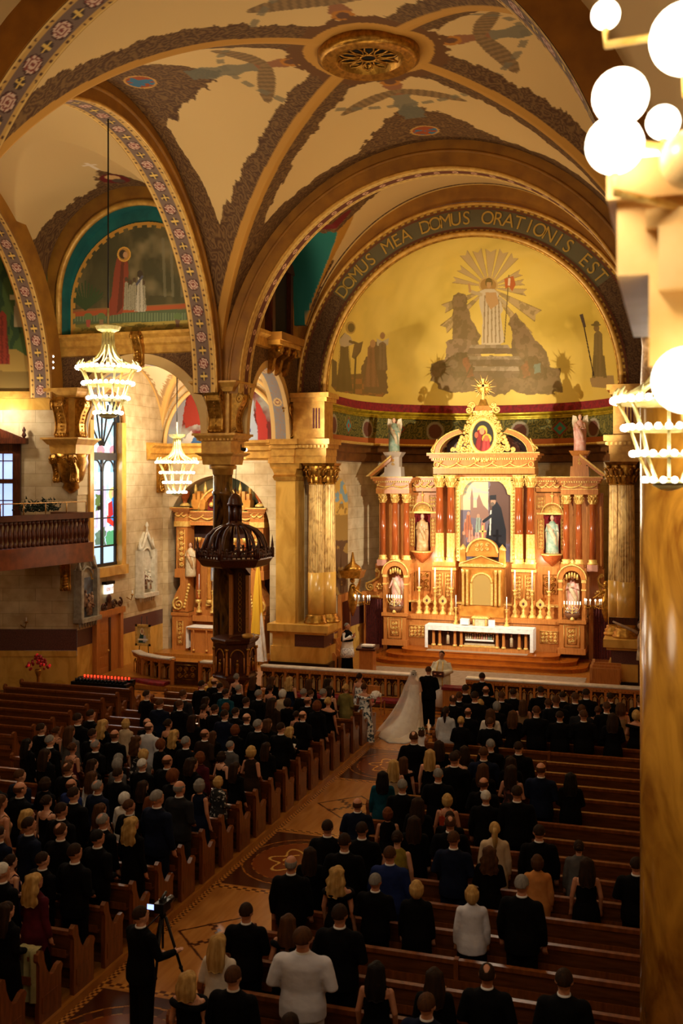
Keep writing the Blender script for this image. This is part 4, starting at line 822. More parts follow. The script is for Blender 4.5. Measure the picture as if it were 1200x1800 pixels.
# ---- foreground column and lamp pier at the right
t = thing('marble_column', (7.42, 10.6, 0), 'tall polished yellow marble column at the right edge in front of the pews', 'column', absolute=True)
m = MB(); m.lathe([(.62, 0), (.62, 8.2)], (7.42, 10.6, 0), 48, noise_mat('rich_yellow_marble', '#cf9432', '#8a5618', 1.5, .16, 0, (1, 1, .4), .36, .66, 0, None, 3, 8)); m.box(7.3, 8.6, 10.2, 11.6, 0, 8.2, MARB); m.build('shaft', None, t)
m = MB(); m.lathe([(.62, 8.2), (.66, 8.25), (.62, 8.32), (.6, 8.8), (.64, 9.2)], (7.42, 10.6, 0), 32, GOLD); m.frus(7.42, 10.6, 9.2, 9.5, .62, .62, .66, .66, GILT); m.build('capital', None, t)
t = thing('lamp_pier', (7.75, 4.2, 6.8), 'blurred gilded cornice and scroll capital carrying round lamps, nearest the camera', 'capital', absolute=True)
m = MB(); m.box(7.19, 8.6, 3.75, 4.8, 4, 8.0, MARB); m.build('shaft', None, t)
CG = noise_mat('cream_gilt', '#e8c07c', '#d8a85c', 4, .5); m = MB(); m.box(6.9, 8.6, 3.42, 5.0, 8.40, 8.53, CG); m.box(6.93, 8.6, 3.46, 5.0, 8.16, 8.40, CG); m.box(7.02, 8.6, 3.42, 5.0, 8.3, 8.36, CG); m.box(7.06, 8.6, 3.4, 5.0, 8.1, 8.3, CG); m.box(7.03, 8.6, 3.46, 5.0, 7.86, 8.16, CG); m.build('cornice', None, t)
m = MB()
for k in range(5): m.tube([(7.1+.16*k+.08*math.cos(a), 3.68+.03*k, 8.03+.1*math.sin(a)) for a in np.linspace(-2.5, 2.2, 12)], [.035]*12, 8, GOLD)
for k in range(3): m.lathe([(.02, -.1), (.1, -.06), (.14, .05), (.1, .12)], (7.2+.25*k, 3.66, 7.94), 12, GOLD)
m.build('scroll_capital', GOLD, t)
GLO = emit('lamp_globe', '#fff0d0', 9.0); GLO2 = noise_mat('unlit_globe', '#e8c890', '#d8b070', 3, .3)
t = thing('globe_lamp_cluster', (7.3, 3.55, 8.53), 'out of focus cluster of glowing round globe lamps at the top right corner', 'lamp', absolute=True)
m = MB(); m.lathe([(.12, 8.53), (.05, 8.58), (.04, 9.3), (.06, 9.35), (.03, 9.6)], (7.35, 3.6, 0), 12, GOLDB); m.build('stem', None, t)
gl = [(1090, 170, .09, 3.5), (1080, 255, .088, 3.3), (1114, 292, .088, 3.6), (1205, 68, .11, 3.4), (1064, 26, .05, 3.8), (1165, 215, .06, 3.9), (1185, 345, .06, 3.9), (1205, 668, .1, 3.3)]
for i, (a, b, r, y) in enumerate(gl):
    p = pp(a, b, Y=y); m = MB(); m.ell(p, r, GLO, 24, 16); m.build('globe', None, t)
    m = MB(); m.tube([p-sp(0, 0, r), p-sp(0, 0, r+.06), (7.35 if i != 7 else 7.5, 3.6, p.z-r-.12)], .014, 6, GOLDB); m.build('lamp_arm', None, t)
m = MB(); p = pp(1212, 280, Y=3.3); m.ell(p, .09, GLO2, 20, 14); m.build('unlit_globe', None, t)
light('globe_lamp_light', 'POINT', (6.6, 2.9, 8.8), 70, NEUT, .12)
# ---- chandeliers
BULB = emit('clear_bulb', '#fff2dc', 30); BRASS = noise_mat('pale_brass', '#d8cb90', '#b8a868', 8, .35, .3)
ch = thing('chandelier', (0, 0, 0), 'large tiered brass chandelier of four bulb rings hanging before the painted transept wall', 'chandelier')
RG = ((.79, 0, 36), (.63, -.42, 28), (.5, -.82, 22), (.32, -1.22, 14))
m = MB(); m.lathe([(.2, .98), (.3, 1.0), (.35, 1.1), (.33, 1.1), (.24, .98), (.13, .92), (.12, .7), (.14, .6)], n=12, m=BRASS, smooth=False)
for k in range(10):
    a = 2*PI*k/10; c, s = math.cos(a), math.sin(a); m.tube([(c*q, s*q, z) for q, z in ((.13, .95), (.14, .6), (.2, .4), (.34, .22), (.6, .08), (.76, .02))], [.035, .04, .04, .035, .03, .02], 6, BRASS)
m.build('flared_crown', None, ch)
m = MB(); m.tube([(0, 0, 1.05), (0, 0, 1.6)], .03, 8, BRASS); m.lathe([(.22, -1.3), (.25, -1.34), (.12, -1.4), (.02, -1.42)], n=16, m=BRASS); m.build('stem', None, ch)
for r, z, n in RG:
    m = MB(); m.lathe([(r-.05, z-.07), (r+.0, z-.09), (r+.03, z-.05), (r-.02, z-.03), (r-.05, z-.07)], n=36, m=BRASS)
    if z == 0:
        for k in range(12): a = 2*PI*k/12; m.tube([(r*math.cos(a), r*math.sin(a), .0), (r*1.02*math.cos(a), r*1.02*math.sin(a), .1), (r*.94*math.cos(a), r*.94*math.sin(a), .17)], [.05, .035, .015], 6, BRASS)
    m.build('ring', None, ch)
for k in range(8):
    a = 2*PI*k/8; c, s = math.cos(a), math.sin(a); m = MB(); m.tube([(c*r, s*r, z) for r, z in ((.74, -.08), (.58, -.42), (.57, -.48), (.45, -.82), (.44, -.9), (.28, -1.22))], .028, 6, BRASS); m.build('strut', None, ch)
mb = MB(); mb.ell((0, 0, 0), (.05, .05, .05), BULB, 10, 8); b0 = mb.build('bulb', None, ch); first = True
for r, z, n in RG:
    for k in range(n):
        a = 2*PI*k/n; o = b0 if first else b0.copy(); first = False
        if o is not b0: sc.collection.objects.link(o)
        o.location = ((r+.045)*math.cos(a), (r+.045)*math.sin(a), z-.03)
kids_of(ch)
def hang(o, x, y, z, ztop, s, pw):
    o.location = (x, y, z); o.scale = (s, s, s); n = int((ztop-z-1.6*s)/.3)
    m = MB(); m.tube([(x, y, z+1.6*s), (x, y, ztop)], .02, 6, IRON); m.lathe([(.08, ztop-.1), (.1, ztop-.04), (.02, ztop)], (x, y, 0), 10, IRON)
    c = m.build('chain', None, None); c.parent = o; c.matrix_parent_inverse = (Matrix.Translation((x, y, z)) @ Matrix.Scale(s, 4)).inverted()
    light('chandelier_light', 'POINT', (x, y, z+.25*s), pw*.5, NEUT, .5*s); light('chandelier_light', 'POINT', (x, y, z-.6*s), pw*.5, NEUT, .3*s)
c2 = copy_tree(ch); c3 = copy_tree(ch)
c2['label'] = 'smaller-looking tiered brass chandelier hanging in the side chapel beyond the arch'; c3['label'] = 'glaring tiered chandelier partly in front of the right marble column'
for c in (ch, c2, c3): c['group'] = 'tiered brass chandeliers'
hang(ch, -7.5, 24.6, 10.52, 17.4, 1.0, 420); hang(c2, -10.72, 35.0, 8.12, 11.9, .93, 200); hang(c3, 7.08, 8.9, 8.16, 10.1, .54, 60)
# spotlight fixtures
def fixture(p, d, label, n=1):
    m = MB()
    for k in range(n):
        q = Vector(p)+sp(0, 0, -.2*k); e = q+Vector(d).normalized()*.16; m.tube([q, e], [.05, .07], 10, IRON); m.ell(e, .055, emit('spot_lens', '#ffffff', 25), 8, 6)
    m.tube([p, Vector(p)+sp(0, 0, .15)], .015, 6, IRON); return tag(m.build('spotlight', None), label, 'spotlight')
fixture((-6.35, 31.0, 8.45), (1, .8, -.2), 'small lit spotlight fixed beside the pulpit pillar capital')
fixture((-13.55, 31.0, 11.75), (.6, -.6, -.1), 'row of three small spotlights by the left painted arch', 3)
# ---- stained glass window
def gmat():
    m, N, L, b = base('stained_glass', '#000000', .3); a = N.new('ShaderNodeAttribute'); a.attribute_name = 'Col'; L.new(a.outputs['Color'], b.inputs['Emission Color']); b.inputs['Emission Strength'].default_value = 1.9; return m
SG = gmat()
def paint_w(U, V, P):
    g = art(P, '#a9cfdc'); n = fbm(P[:, 1]*5, P[:, 2]*5, 3, 8); g.c = mix(g.c, np.ones_like(g.c)*L3('#e8f2f0'), (n-.4)*4)
    for cx in (178, 200):
        g.poly(pl(cx-9, 783, cx+9, 783, cx+9, 875, cx-9, 875), '#c4dde6'); g.ell(cx-1, -792, 7, 9, '#d88a94'); g.robe(cx-1, -830, -800, 3, 5, '#9ec4dd', '#6e9cc0'); g.ell(cx-7, -803, 2.5, 4, '#b02a30'); g.ell(cx+6, -803, 2.5, 4, '#b02a30'); g.ell(cx-1, -797, 3, 4, '#caa07c')
    g.poly(pl(168, 865, 187, 850, 187, 960, 168, 960), '#b8a8c8', .9, 8, .2); g.poly(pl(168, 868, 178, 868, 178, 895, 168, 900), '#5a6a34', 1, 6, .2); g.robe(176, -945, -895, 3, 7, '#e6e4ee', '#a8a8c4'); g.ell(174, -893, 3.4, 4, '#2b2118'); g.poly(pl(168, 935, 185, 925, 187, 980, 168, 985), '#3f5f34', .9, 6, .2)
    g.ell(199, -868, 8, 12, '#d8c070'); g.ell(200, -868, 4, 6, '#c89a78'); g.robe(200, -925, -872, 4, 8, '#3f86c4', '#2a5a98'); g.poly(pl(190, 885, 197, 880, 199, 905, 190, 912), '#b02a2a'); g.poly(pl(188, 905, 208, 925, 208, 932, 188, 918), '#c03428'); g.poly(pl(187, 935, 208, 930, 208, 958, 187, 960), '#4f9060', 1, 5, .2)
    m_ = (g.y < -958); g.c = mix(g.c, np.ones_like(g.c)*L3('#a8c0d0'), m_); return g.c*1.0
t = thing('stained_glass_window', (-12.9, 33.55, 4.2), 'tall arched stained glass window with blue and red saints in the side chapel', 'window', absolute=True)
inw = lambda U, V, P: np.hypot((P[:, 1]-33.55), np.clip(P[:, 2]-9.55, 0, 9)) < 1.0
grid_obj('glass', lambda U, V: (-13.15+0*U, 32.5+2.1*U, 4.2+6.4*V), 120, 360, paint_w, SG, t, inw)
m = MB(); DK = plain('window_lead', '#2a211c', .6)
for y in (32.6, 33.55, 34.5): m.box(-13.12, -13.04, y-.05, y+.05, 4.2, 8.4 if y == 33.55 else 9.6, DK)
for z, h in ((4.25, .06), (4.95, .03), (6.0, .02), (7.05, .02), (8.3, .14)): m.box(-13.12, -13.02, 32.55, 34.55, z-h, z+h, DK)
for a in (0.5, 1.1, PI/2, PI-1.1, PI-.5): m.tube([(-13.08, 33.55+.15*math.cos(a), 8.6+.1), (-13.08, 33.55+.98*math.cos(a), 8.9+1.5*math.sin(a))], .035, 5, DK)
for cy in (33.08, 34.02): m.tube([(-13.08, cy-.4*math.cos(q), 7.75+.42*math.sin(q)) for q in np.linspace(0, PI, 14)], .035, 5, DK)
m.tube([(-13.08, 33.55-.97*math.cos(q), 9.6+.97*math.sin(q)) for q in np.linspace(0, PI, 20)], .06, 6, DK)
m.build('tracery', None, t)
m = MB(); m.add([(-12.9, 32.55, 4.2), (-12.9, 34.55, 4.2), (-13.15, 34.55, 4.2), (-13.15, 32.55, 4.2)], [(0, 1, 2, 3)], MARB)
for y in (32.55, 34.55): m.add([(-12.9, y, 4.2), (-12.9, y, 9.6), (-13.15, y, 9.6), (-13.15, y, 4.2)], [(0, 1, 2, 3)], MARB)
m.box(-12.92, -12.8, 32.3, 32.56, 3.9, 9.6, MARB); m.box(-12.92, -12.8, 34.54, 34.85, 3.9, 9.6, MARB); m.box(-12.92, -12.72, 32.25, 34.9, 3.85, 4.2, MARB)
m.tube([(-12.84, 33.55-1.13*math.cos(q), 9.6+1.13*math.sin(q)) for q in np.linspace(0, PI, 24)], .1, 6, OC2); m.build('marble_surround', None, t)
# far left window with daylight
def cpt(s, z, off=0): n = Vector((math.sin(TH), -math.cos(TH), 0)); q = P0+D1*s+n*off; return Vector((q.x, q.y, z))
cM = Matrix(((D1.x, -math.sin(TH), 0, P0.x), (D1.y, math.cos(TH), 0, P0.y), (0, 0, 1, 0), (0, 0, 0, 1)))   # local x along the canted wall, y into it
sw = 2.05
t = thing('side_window', (P0.x+D1.x*2.3, P0.y+D1.y*2.3, 5.9), 'small rectangular window glowing blue-white above the gallery at the left edge', 'window', absolute=True)
SKYG = emit('daylight_pane', '#a9c4ff', 1.3)
cM = cM @ Matrix.Translation((.62, 0, -.2)); m = MB(); m.box(1.55, 3.2, -.03, -.02, 6.3, 8.7, SKYG); m.xf(cM); m.build('pane', None, t)
m = MB()
for a, b, c, d in ((1.35, 1.62, 6.1, 8.9), (3.1, 3.4, 6.1, 8.9), (1.35, 3.4, 8.55, 8.9), (1.5, 3.2, 7.5, 7.66), (1.35, 3.4, 6.1, 6.32)): m.box(a, b, -.14, 0, c, d, WOODD)
for a in (1.98, 2.35, 2.8): m.box(a-.02, a+.02, -.06, -.02, 6.3, 8.6, WOODD)
for c in (6.9, 8.3): m.box(1.6, 3.1, -.06, -.02, c-.02, c+.02, WOODD)
m.box(1.1, 3.6, -.3, 0, 8.9, 9.1, WOODD); m.prism([(1.2, 9.1), (3.5, 9.1), (2.35, 9.55)], -.25, -.1, 'y', WOODD)
for a in (1.2, 2.35): m.lathe([(.03, 0), (.09, .1), (.04, .2), (.07, .28), (.01, .4)], (a, -.18, 9.1 if a < 2 else 9.5), 8, WOODD)
m.xf(cM); m.build('wooden_frame', None, t)
# ---- wooden gallery
gd = Vector((math.sin(math.radians(8.4)), math.cos(math.radians(8.4)), 0)); G1 = Vector((-12.05, 31.0, 0)); gM = Matrix(((-gd.x, gd.y*-1, 0, G1.x), (-gd.y, gd.x, 0, G1.y), (0, 0, 1, 0), (0, 0, 0, 1)))  # local x runs towards camera, y into the wall side
t = thing('gallery', (G1.x, G1.y, 4.6), 'red-brown wooden gallery with turned balusters jutting from the left wall', 'balcony', absolute=True)
GW = noise_mat('gallery_wood', '#5e2a12', '#451c0a', 3, .35)
def gs(prof, mat): mm = MB(); mm.sweep(prof, [(9, 0), (0, 0), (0, 1.6)], mat); return mm
m = gs([(0, 4.62), (.02, 4.66), (.02, 4.9), (.1, 4.95), (.1, 5.1), (.22, 5.18), (.22, 5.26), (-.1, 5.28), (-.1, 4.62)], noise_mat('gallery_fascia', '#8a4420', '#6a3014', 3, .3)); s0 = 0; m.xf(gM); m.build('fascia', None, t)
m = MB(); m.box(0, 9, 0, 2.6, 4.6, 4.7, GW); m.xf(gM); m.build('deck', None, t)
m = gs([(-.08, 6.12), (.04, 6.14), (.14, 6.22), (.14, 6.3), (-.1, 6.32), (-.1, 6.12)], GW); m.xf(gM); m.build('handrail', None, t)
bp_ = [(.05, 0), (.07, .02), (.07, .1), (.045, .14), (.05, .2), (.085, .34), (.08, .45), (.04, .62), (.045, .7), (.075, .74), (.075, .84)]
pts = [(.12+.2*i, 0) for i in range(34)]+[(.0, .2*j) for j in range(1, 7)]
b0 = None
for i, (a, b) in enumerate(pts):
    if b0 is None:
        m = MB(); m.lathe(bp_, n=10, m=GW); b0 = m.build('baluster', None, None); b0.parent = t; b0.matrix_parent_inverse = Matrix.Translation(-t.location); o = b0
    else: o = b0.copy(); sc.collection.objects.link(o)
    o.location = gM @ Vector((a, b, 5.28))
m = MB(); m.tube([gM @ Vector((x, .08, 6.68)) for x in (9, 4, .05)], .02, 6, GOLD)
for k in range(9): m.tube([gM @ Vector((.05+k*1.0, .08, 6.3)), gM @ Vector((.05+k*1.0, .08, 6.68))], .018, 6, GOLD)
m.build('brass_rail', None, t)
m = MB(); m.box(0, .03, .1, 1.2, 6.3, 6.75, None); MB().v
m = MB(); random.seed(9); EG = noise_mat('dark_evergreen', '#101f13', '#22351b', 20, .9)
for k in range(260):
    a = gM @ Vector((1.0+random.gauss(.6, .5), .75+random.gauss(0, .14), 6.38+abs(random.gauss(0, .16)))); m.tube([a, a+Vector((random.uniform(-.12, .12), random.uniform(-.1, .1), random.uniform(-.02, .12)))], [.03, .004], 4, EG)
tag(m.build('evergreen_garland'), 'dark green foliage lying behind the gallery railing at the left', 'foliage', None, 'stuff')
# ---- relief stations on the wall
def station(y, z, mat, label, s=1.0):
    t = thing('station_relief', (-12.88, y, z), label, 'wall relief', absolute=True); X = -12.88; w_ = .52*s
    m = MB(); m.prism([(y-w_, z), (y+w_, z), (y+w_, z+1.9*s), (y, z+2.6*s), (y-w_, z+1.9*s)], X, X+.12, 'x', mat)
    for sy in (-1, 1):
        m.box(X, X+.32, y+sy*w_-.08, y+sy*w_+.08, z+.15, z+1.9*s, mat); m.lathe([(.1, 0), (.08, .1), (.0, .5)], (X+.16, y+sy*w_, z+1.9*s), 8, mat)
        m.tube([(X+.2, y+sy*w_, z+1.85*s), (X+.2, y, z+2.6*s)], .06, 6, mat)
    m.box(X, X+.38, y-w_-.12, y+w_+.12, z+.05, z+.2, mat); m.lathe([(.07, 0), (.03, .12), (.02, .2), (.09, .26), (.0, .42)], (X+.18, y, z+2.6*s), 8, mat)
    for k in range(7): m.lathe([(.01, -.22), (.05, -.12), (.06, .02)], (X+.2, y-w_+k*w_/3, z+.05), 8, mat)
    m.tube([(X+.16, y-(w_-.14)*math.cos(q), z+1.55*s+(w_-.1)*math.sin(q)) for q in np.linspace(0, PI, 12)], .04, 6, mat); m.build('gothic_frame', None, t)
    m = MB(); random.seed(int(y*10)); fm = noise_mat('painted_relief', '#b08a6a', '#5a3a2a', 9, .6); m.box(X+.1, X+.14, y-w_+.1, y+w_-.1, z+.2, z+1.6*s, noise_mat('relief_ground', '#6a7484', '#4a3f36', 3, .7) if mat is SM1 else mat)
    for k in range(7):
        fy = y+random.uniform(-.27, .27)*s; fz = z+.25+random.uniform(0, .35); h = random.uniform(.35, .6)*s; mm = fm if mat is SM1 or k % 2 else mat
        m.lathe([(.1, 0), (.07, h*.5), (.08, h*.8), (.03, h*.9)], (X+.2, fy, fz), 8, mm); m.ell((X+.21, fy, fz+h), (.05, .05, .06), mm, 8, 6); m.tube([(X+.24, fy, fz+h*.75), (X+.3, fy+random.uniform(-.2, .2), fz+h*.6)], .025, 5, mm)
    m.build('relief_figures', None, t)
SM1 = noise_mat('grey_stone', '#a89f8c', '#8a8070', 6, .7); SM2 = noise_mat('pale_stone', '#d8d0bc', '#c0b59c', 6, .7)
station(31.95, 2.35, SM1, 'grey gothic framed station relief with painted figures, left of the wooden door'); station(36.3, 2.75, SM2, 'pale stone gothic station relief below the small gilded bracket in the side chapel')
# doorway, exit sign, sconces, poster
t = thing('sacristy_door', (-12.85, 33.55, 0), 'narrow panelled wooden door with carved cresting on the left wall', 'door', absolute=True)
m = MB(); m.box(-12.9, -12.72, 32.6, 32.82, 0, 2.4, WOODR); m.box(-12.9, -12.72, 34.3, 34.5, 0, 2.4, WOODR); m.box(-12.9, -12.68, 32.5, 34.6, 2.4, 2.62, WOODR); m.build('door_frame', None, t)
m = MB(); m.box(-12.88, -12.82, 32.82, 34.3, .02, 2.4, WOODR)
for k in range(5): m.box(-12.84, -12.79, 32.92, 33.5, .2+.42*k, .5+.42*k, WOODR)
m.box(-12.84, -12.79, 33.6, 33.72, .1, 2.3, WOODD); d = m.build('door_leaf', None, t); m = MB(); m.ell((-12.77, 33.5, 1.1), .04, GOLDB, 8, 6); m.build('door_knob', None, d)
m = MB(); m.box(-12.85, -12.75, 33.4, 33.7, 2.62, 2.9, WOODD)
for sg in (-1, 1): spiral(m, 33.55+sg*.35, 2.75, -12.78, .2, sg, 0, 1.3, .05, WOODD, 'x'); spiral(m, 33.55+sg*.8, 2.78, -12.78, .18, -sg, PI/2, 1.2, .045, WOODD, 'x')
m.ell((-12.78, 33.55, 3.0), (.08, .14, .2), WOODD); m.build('carved_cresting', None, t)
t = thing('exit_sign', (-12.85, 33.5, 3.25), 'small white lit exit sign above the wooden door', 'sign', absolute=True)
m = MB(); m.box(-12.9, -12.7, 33.25, 33.85, 3.55, 3.66, IRON); m.box(-12.86, -12.74, 33.3, 33.8, 3.2, 3.56, emit('sign_face', '#f4f2e0', 1.6)); m.build('sign_box', None, t)
LET = MB(); letters('EXIT', .19, emit('sign_red', '#c01818', .4), lambda i, n: Matrix.Translation((-12.735, 33.36+.125*i, 3.31)) @ Matrix.Rotation(PI/2, 4, 'Z') @ Matrix.Rotation(PI/2, 4, 'X')); LET.build('lettering', None, t)
for y, z, lb in ((35.0, 2.9, 'small gilded wall candle bracket between the wooden door and the pale station relief'), (30.3, 2.3, 'small gilded wall candle bracket on the wall under the gallery')):
    m = MB(); x = -12.86 if y > 31.6 else P0.x+D1.x*2; yy = y if y > 31.6 else P0.y+D1.y*2; m.tube([(x, yy, z), (x+.2, yy-.02, z-.1), (x+.25, yy-.02, z+.08)], .02, 6, GOLD); m.lathe([(.02, 0), (.07, .03), (.03, .06)], (x+.25, yy-.02, z+.08), 8, GOLD); m.lathe([(.02, 0), (.02, .16)], (x+.25, yy-.02, z+.12), 8, LINEN); tag(m.build('candle_sconce', None), lb, 'sconce')
t = thing('icon_easel', (-11.7, 34.3, .3), 'gold framed picture of a mother and child on a thin stand at the left rail', 'picture', absolute=True)
m = MB(); 
for dx in (-.25, .25): m.tube([(-11.75+dx, 34.3, .3), (-11.75+dx*.4, 34.35, 2.3)], .015, 6, IRON)
m.build('stand', None, t); m = MB()
for a, b, c, d in ((-12.08, -11.45, 2.0, 1.92), (-12.08, -11.45, 1.28, 1.2)): m.box(a, b, 34.25, 34.3, d, c, GOLDB)
for a in (-12.08, -11.53): m.box(a, a+.08, 34.25, 34.3, 1.2, 2.0, GOLDB)
m.build('frame', None, t)
def paint_ic(U, V, P):
    g = Art(U*1.0, V*1.0, '#c8a860'); g.robe(.4, .05, .8, .14, .3, '#2a4a3a', '#1a2f24'); g.ell(.42, .72, .16, .2, '#e8d8b0'); g.ell(.42, .72, .09, .13, '#c08a60'); g.ell(.64, .6, .12, .13, '#d8b048'); g.ell(.64, .6, .08, .1, '#c89a70'); g.robe(.66, .1, .5, .1, .16, '#b8b8c0', '#7a7a8a'); g.poly([(.05, .2), (.95, .2), (.95, .3), (.05, .3)], '#e8e4d8'); return g.c
grid_obj('picture', lambda U, V: (-12.0+.47*U, 34.27+0*U, 1.28+.64*V), 60, 80, paint_ic, PLA, t)
# ---- statues
SKIN0 = noise_mat('statue_skin', '#d8a888', '#c89474', 8, .5)
def statue(x, y, z, h, robe, mantle, label, pose=0, wings=False, group=None, name='statue', hair=None, parent=None):
    t = thing(name, (x, y, z), label, 'statue', group)
    m = MB(); pr = []
    for k in range(13):
        q = k/12; pr.append((h*(.17*(1-q)**.5*.55+.095-.03*abs(q-.7)), h*.82*q))
    pr[-1] = (h*.045, h*.84); m.lathe(pr, n=28, m=robe, flute=.1, sy=.8); m.build('robe', None, t)
    m = MB(); v = []
    m.tube([(-h*.1, -h*.01, h*.75), (-h*.03, -h*.1, h*.6), (h*.07, -h*.11, h*.42), (h*.1, -h*.04, h*.15)], [h*.05, h*.06, h*.055, h*.03], 8, mantle); m.tube([(h*.1, 0, h*.76), (h*.13, -h*.01, h*.5), (h*.12, 0, h*.1)], [h*.05, h*.05, h*.03], 8, mantle); m.tube([(-h*.1, 0, h*.76), (-h*.13, .01, h*.5), (-h*.12, 0, h*.15)], [h*.05, h*.045, h*.03], 8, mantle)
    m.build('mantle', None, t)
    m = MB(); m.lathe([(h*.035, h*.8), (h*.03, h*.87)], n=10, m=SKIN0); m.ell((0, -h*.005, h*.92), (h*.05, h*.058, h*.072), SKIN0, 12, 10); m.ell((0, -h*.06, h*.915), (.012*h, .014*h, .018*h), SKIN0, 6, 5)
    el = h*.12
    for sx in (-1, 1):
        if pose == 0: pts = [(sx*h*.1, -.02*h, h*.74), (sx*h*.15, -h*.03, h*.58), (sx*h*.03, -h*.13, h*.62)]
        elif pose == 1: pts = [(sx*h*.1, -.02*h, h*.74), (sx*h*.16, -h*.03, h*.6), (sx*h*.2, -h*.1, h*.5)]
        else: pts = [(sx*h*.1, -.02*h, h*.74), (sx*h*.15, -h*.04, h*.6), (sx*.02*h, -h*.14, h*.68)]
        m.tube(pts, [h*.038, h*.034, h*.018], 8, robe); m.ell(pts[-1], h*.024, SKIN0, 8, 6)
    m.build('head_and_hands', None, t)
    m = MB(); m.ell((0, h*.012, h*.935), (h*.056, h*.058, h*.066), hair or plain('statue_hair', '#4a2c18', .7), 12, 10)
    if pose != 1 or wings: m.ell((0, h*.03, h*.88), (h*.055, h*.04, h*.06), hair or plain('statue_hair', '#4a2c18', .7), 10, 8)
    m.build('hair', None, t)
    m = MB(); m.lathe([(h*.16, -.0), (h*.17, .02), (h*.15, .06)], n=16, m=mantle, sy=.8); m.build('base', None, t)
    if wings:
        for sx in (-1, 1):
            m = MB(); m.prism([(sx*.02*h, h*.7), (sx*.1*h, h*.95), (sx*.2*h, h*.98), (sx*.22*h, h*.8), (sx*.17*h, h*.5), (sx*.1*h, h*.35), (sx*.04*h, h*.5)], h*.07, h*.1, 'y', wings); m.build('wing', None, t)
    return t
IV = noise_mat('ivory_paint', '#d8c8a8', '#c0a880', 9, .5); PINKR = noise_mat('rose_robe', '#d8907c', '#e0b8a8', 6, .5); GRNR = noise_mat('green_robe', '#7a9a84', '#a8b49c', 6, .5); TANR = noise_mat('tan_gilt_robe', '#c8a478', '#a87c48', 7, .4)
# ================================================================== HIGH ALTAR
RZ = thing('high_altar', (0, 41.0, .78), 'towering carved wood and gold high altarpiece with columns, niches and painting', 'altarpiece', absolute=True)
W1 = WOODR
def ent(m, x0, x1, yf, yb, z0, z1, dent=True, mat=W1, o=.0):
    "entablature with returning mouldings"
    h = z1-z0
    for a, b, e in ((0, .3, 0), (.3, .62, -.02), (.62, .74, .06), (.74, .86, .12), (.86, 1, .2)):
        m.box(x0-e*h*1.3, x1+e*h*1.3, yf-e*h*1.3, yb, z0+a*h, z0+b*h, mat)
    m.box(x0-.26*h, x1+.26*h, yf-.27*h, yb, z1-.03, z1, GOLDB); m.box(x0-.01, x1+.01, yf-.015, yb, z0+.3*h-.02, z0+.3*h, GOLDB)
    if dent:
        n = int((x1-x0)/.09)
        for k in range(n): xx = x0+(k+.5)*(x1-x0)/n; m.box(xx-.025, xx+.025, yf-.14*h-.02, yf, z0+.66*h, z0+.74*h, GOLDB)
def swag(m, x0, x1, z, y, n, d=.12):
    for k in range(n):
        a = x0+(x1-x0)*k/n; b = x0+(x1-x0)*(k+1)/n
        m.tube([(a+(b-a)*t, y, z-d*math.sin(PI*t)) for t in np.linspace(0, 1, 9)], [.02, .025, .035, .04, .045, .04, .035, .025, .02], 5, GOLDB); m.ell((a, y-.01, z), .04, GOLDB, 6, 5); m.ell(((a+b)/2, y-.01, z-d), .045, GOLDB, 6, 5)
        spiral(m, a+.06, z+.05, y, .05, 1, 0, 1.1, .014, GOLDB)
m = MB()
m.box(-4.55, 4.55, 41.3, 41.7, .3, 6.9, W1); m.box(-4.55, -1.95, 40.95, 41.4, .78, 4.0, W1); m.box(1.95, 4.55, 40.95, 41.4, .78, 4.0, W1); m.box(-2.0, 2.0, 40.95, 41.5, .78, 7.75, W1)
for sx in (-1, 1):                                   # niche bays with arched opening
    c = sx*2.62; holed(m, 'y', 41.0, min(sx*2.0, sx*3.25), max(sx*2.0, sx*3.25), 4.5, 6.9, c, .34, .34, 6.1, W1); m.box(min(sx*2.0, sx*3.25), max(sx*2.0, sx*3.25), 41.0, 41.3, 3.95, 4.5, W1)
    m.add([(c+.34*math.cos(a)*k0, 41.0+.28*math.sin(a), z) for z, k0 in ((4.5, 1), (6.1, 1)) for a in np.linspace(0, PI, 13)], [(i, i+1, 14+i, 13+i) for i in range(12)], RED)
    v = [(c+.34*math.cos(a)*math.cos(e), 41.0+.28*math.sin(a)*math.cos(e), 6.1+.34*math.sin(e)) for e in np.linspace(0, PI/2, 6) for a in np.linspace(0, PI, 13)]; m.add(v, [(j*13+i, j*13+i+1, (j+1)*13+i+1, (j+1)*13+i) for j in range(5) for i in range(12)], GOLDB)
    m.box(min(sx*3.25, sx*4.5), max(sx*3.25, sx*4.5), 41.15, 41.5, 3.95, 6.9, W1)
m.build('carved_body', None, RZ)
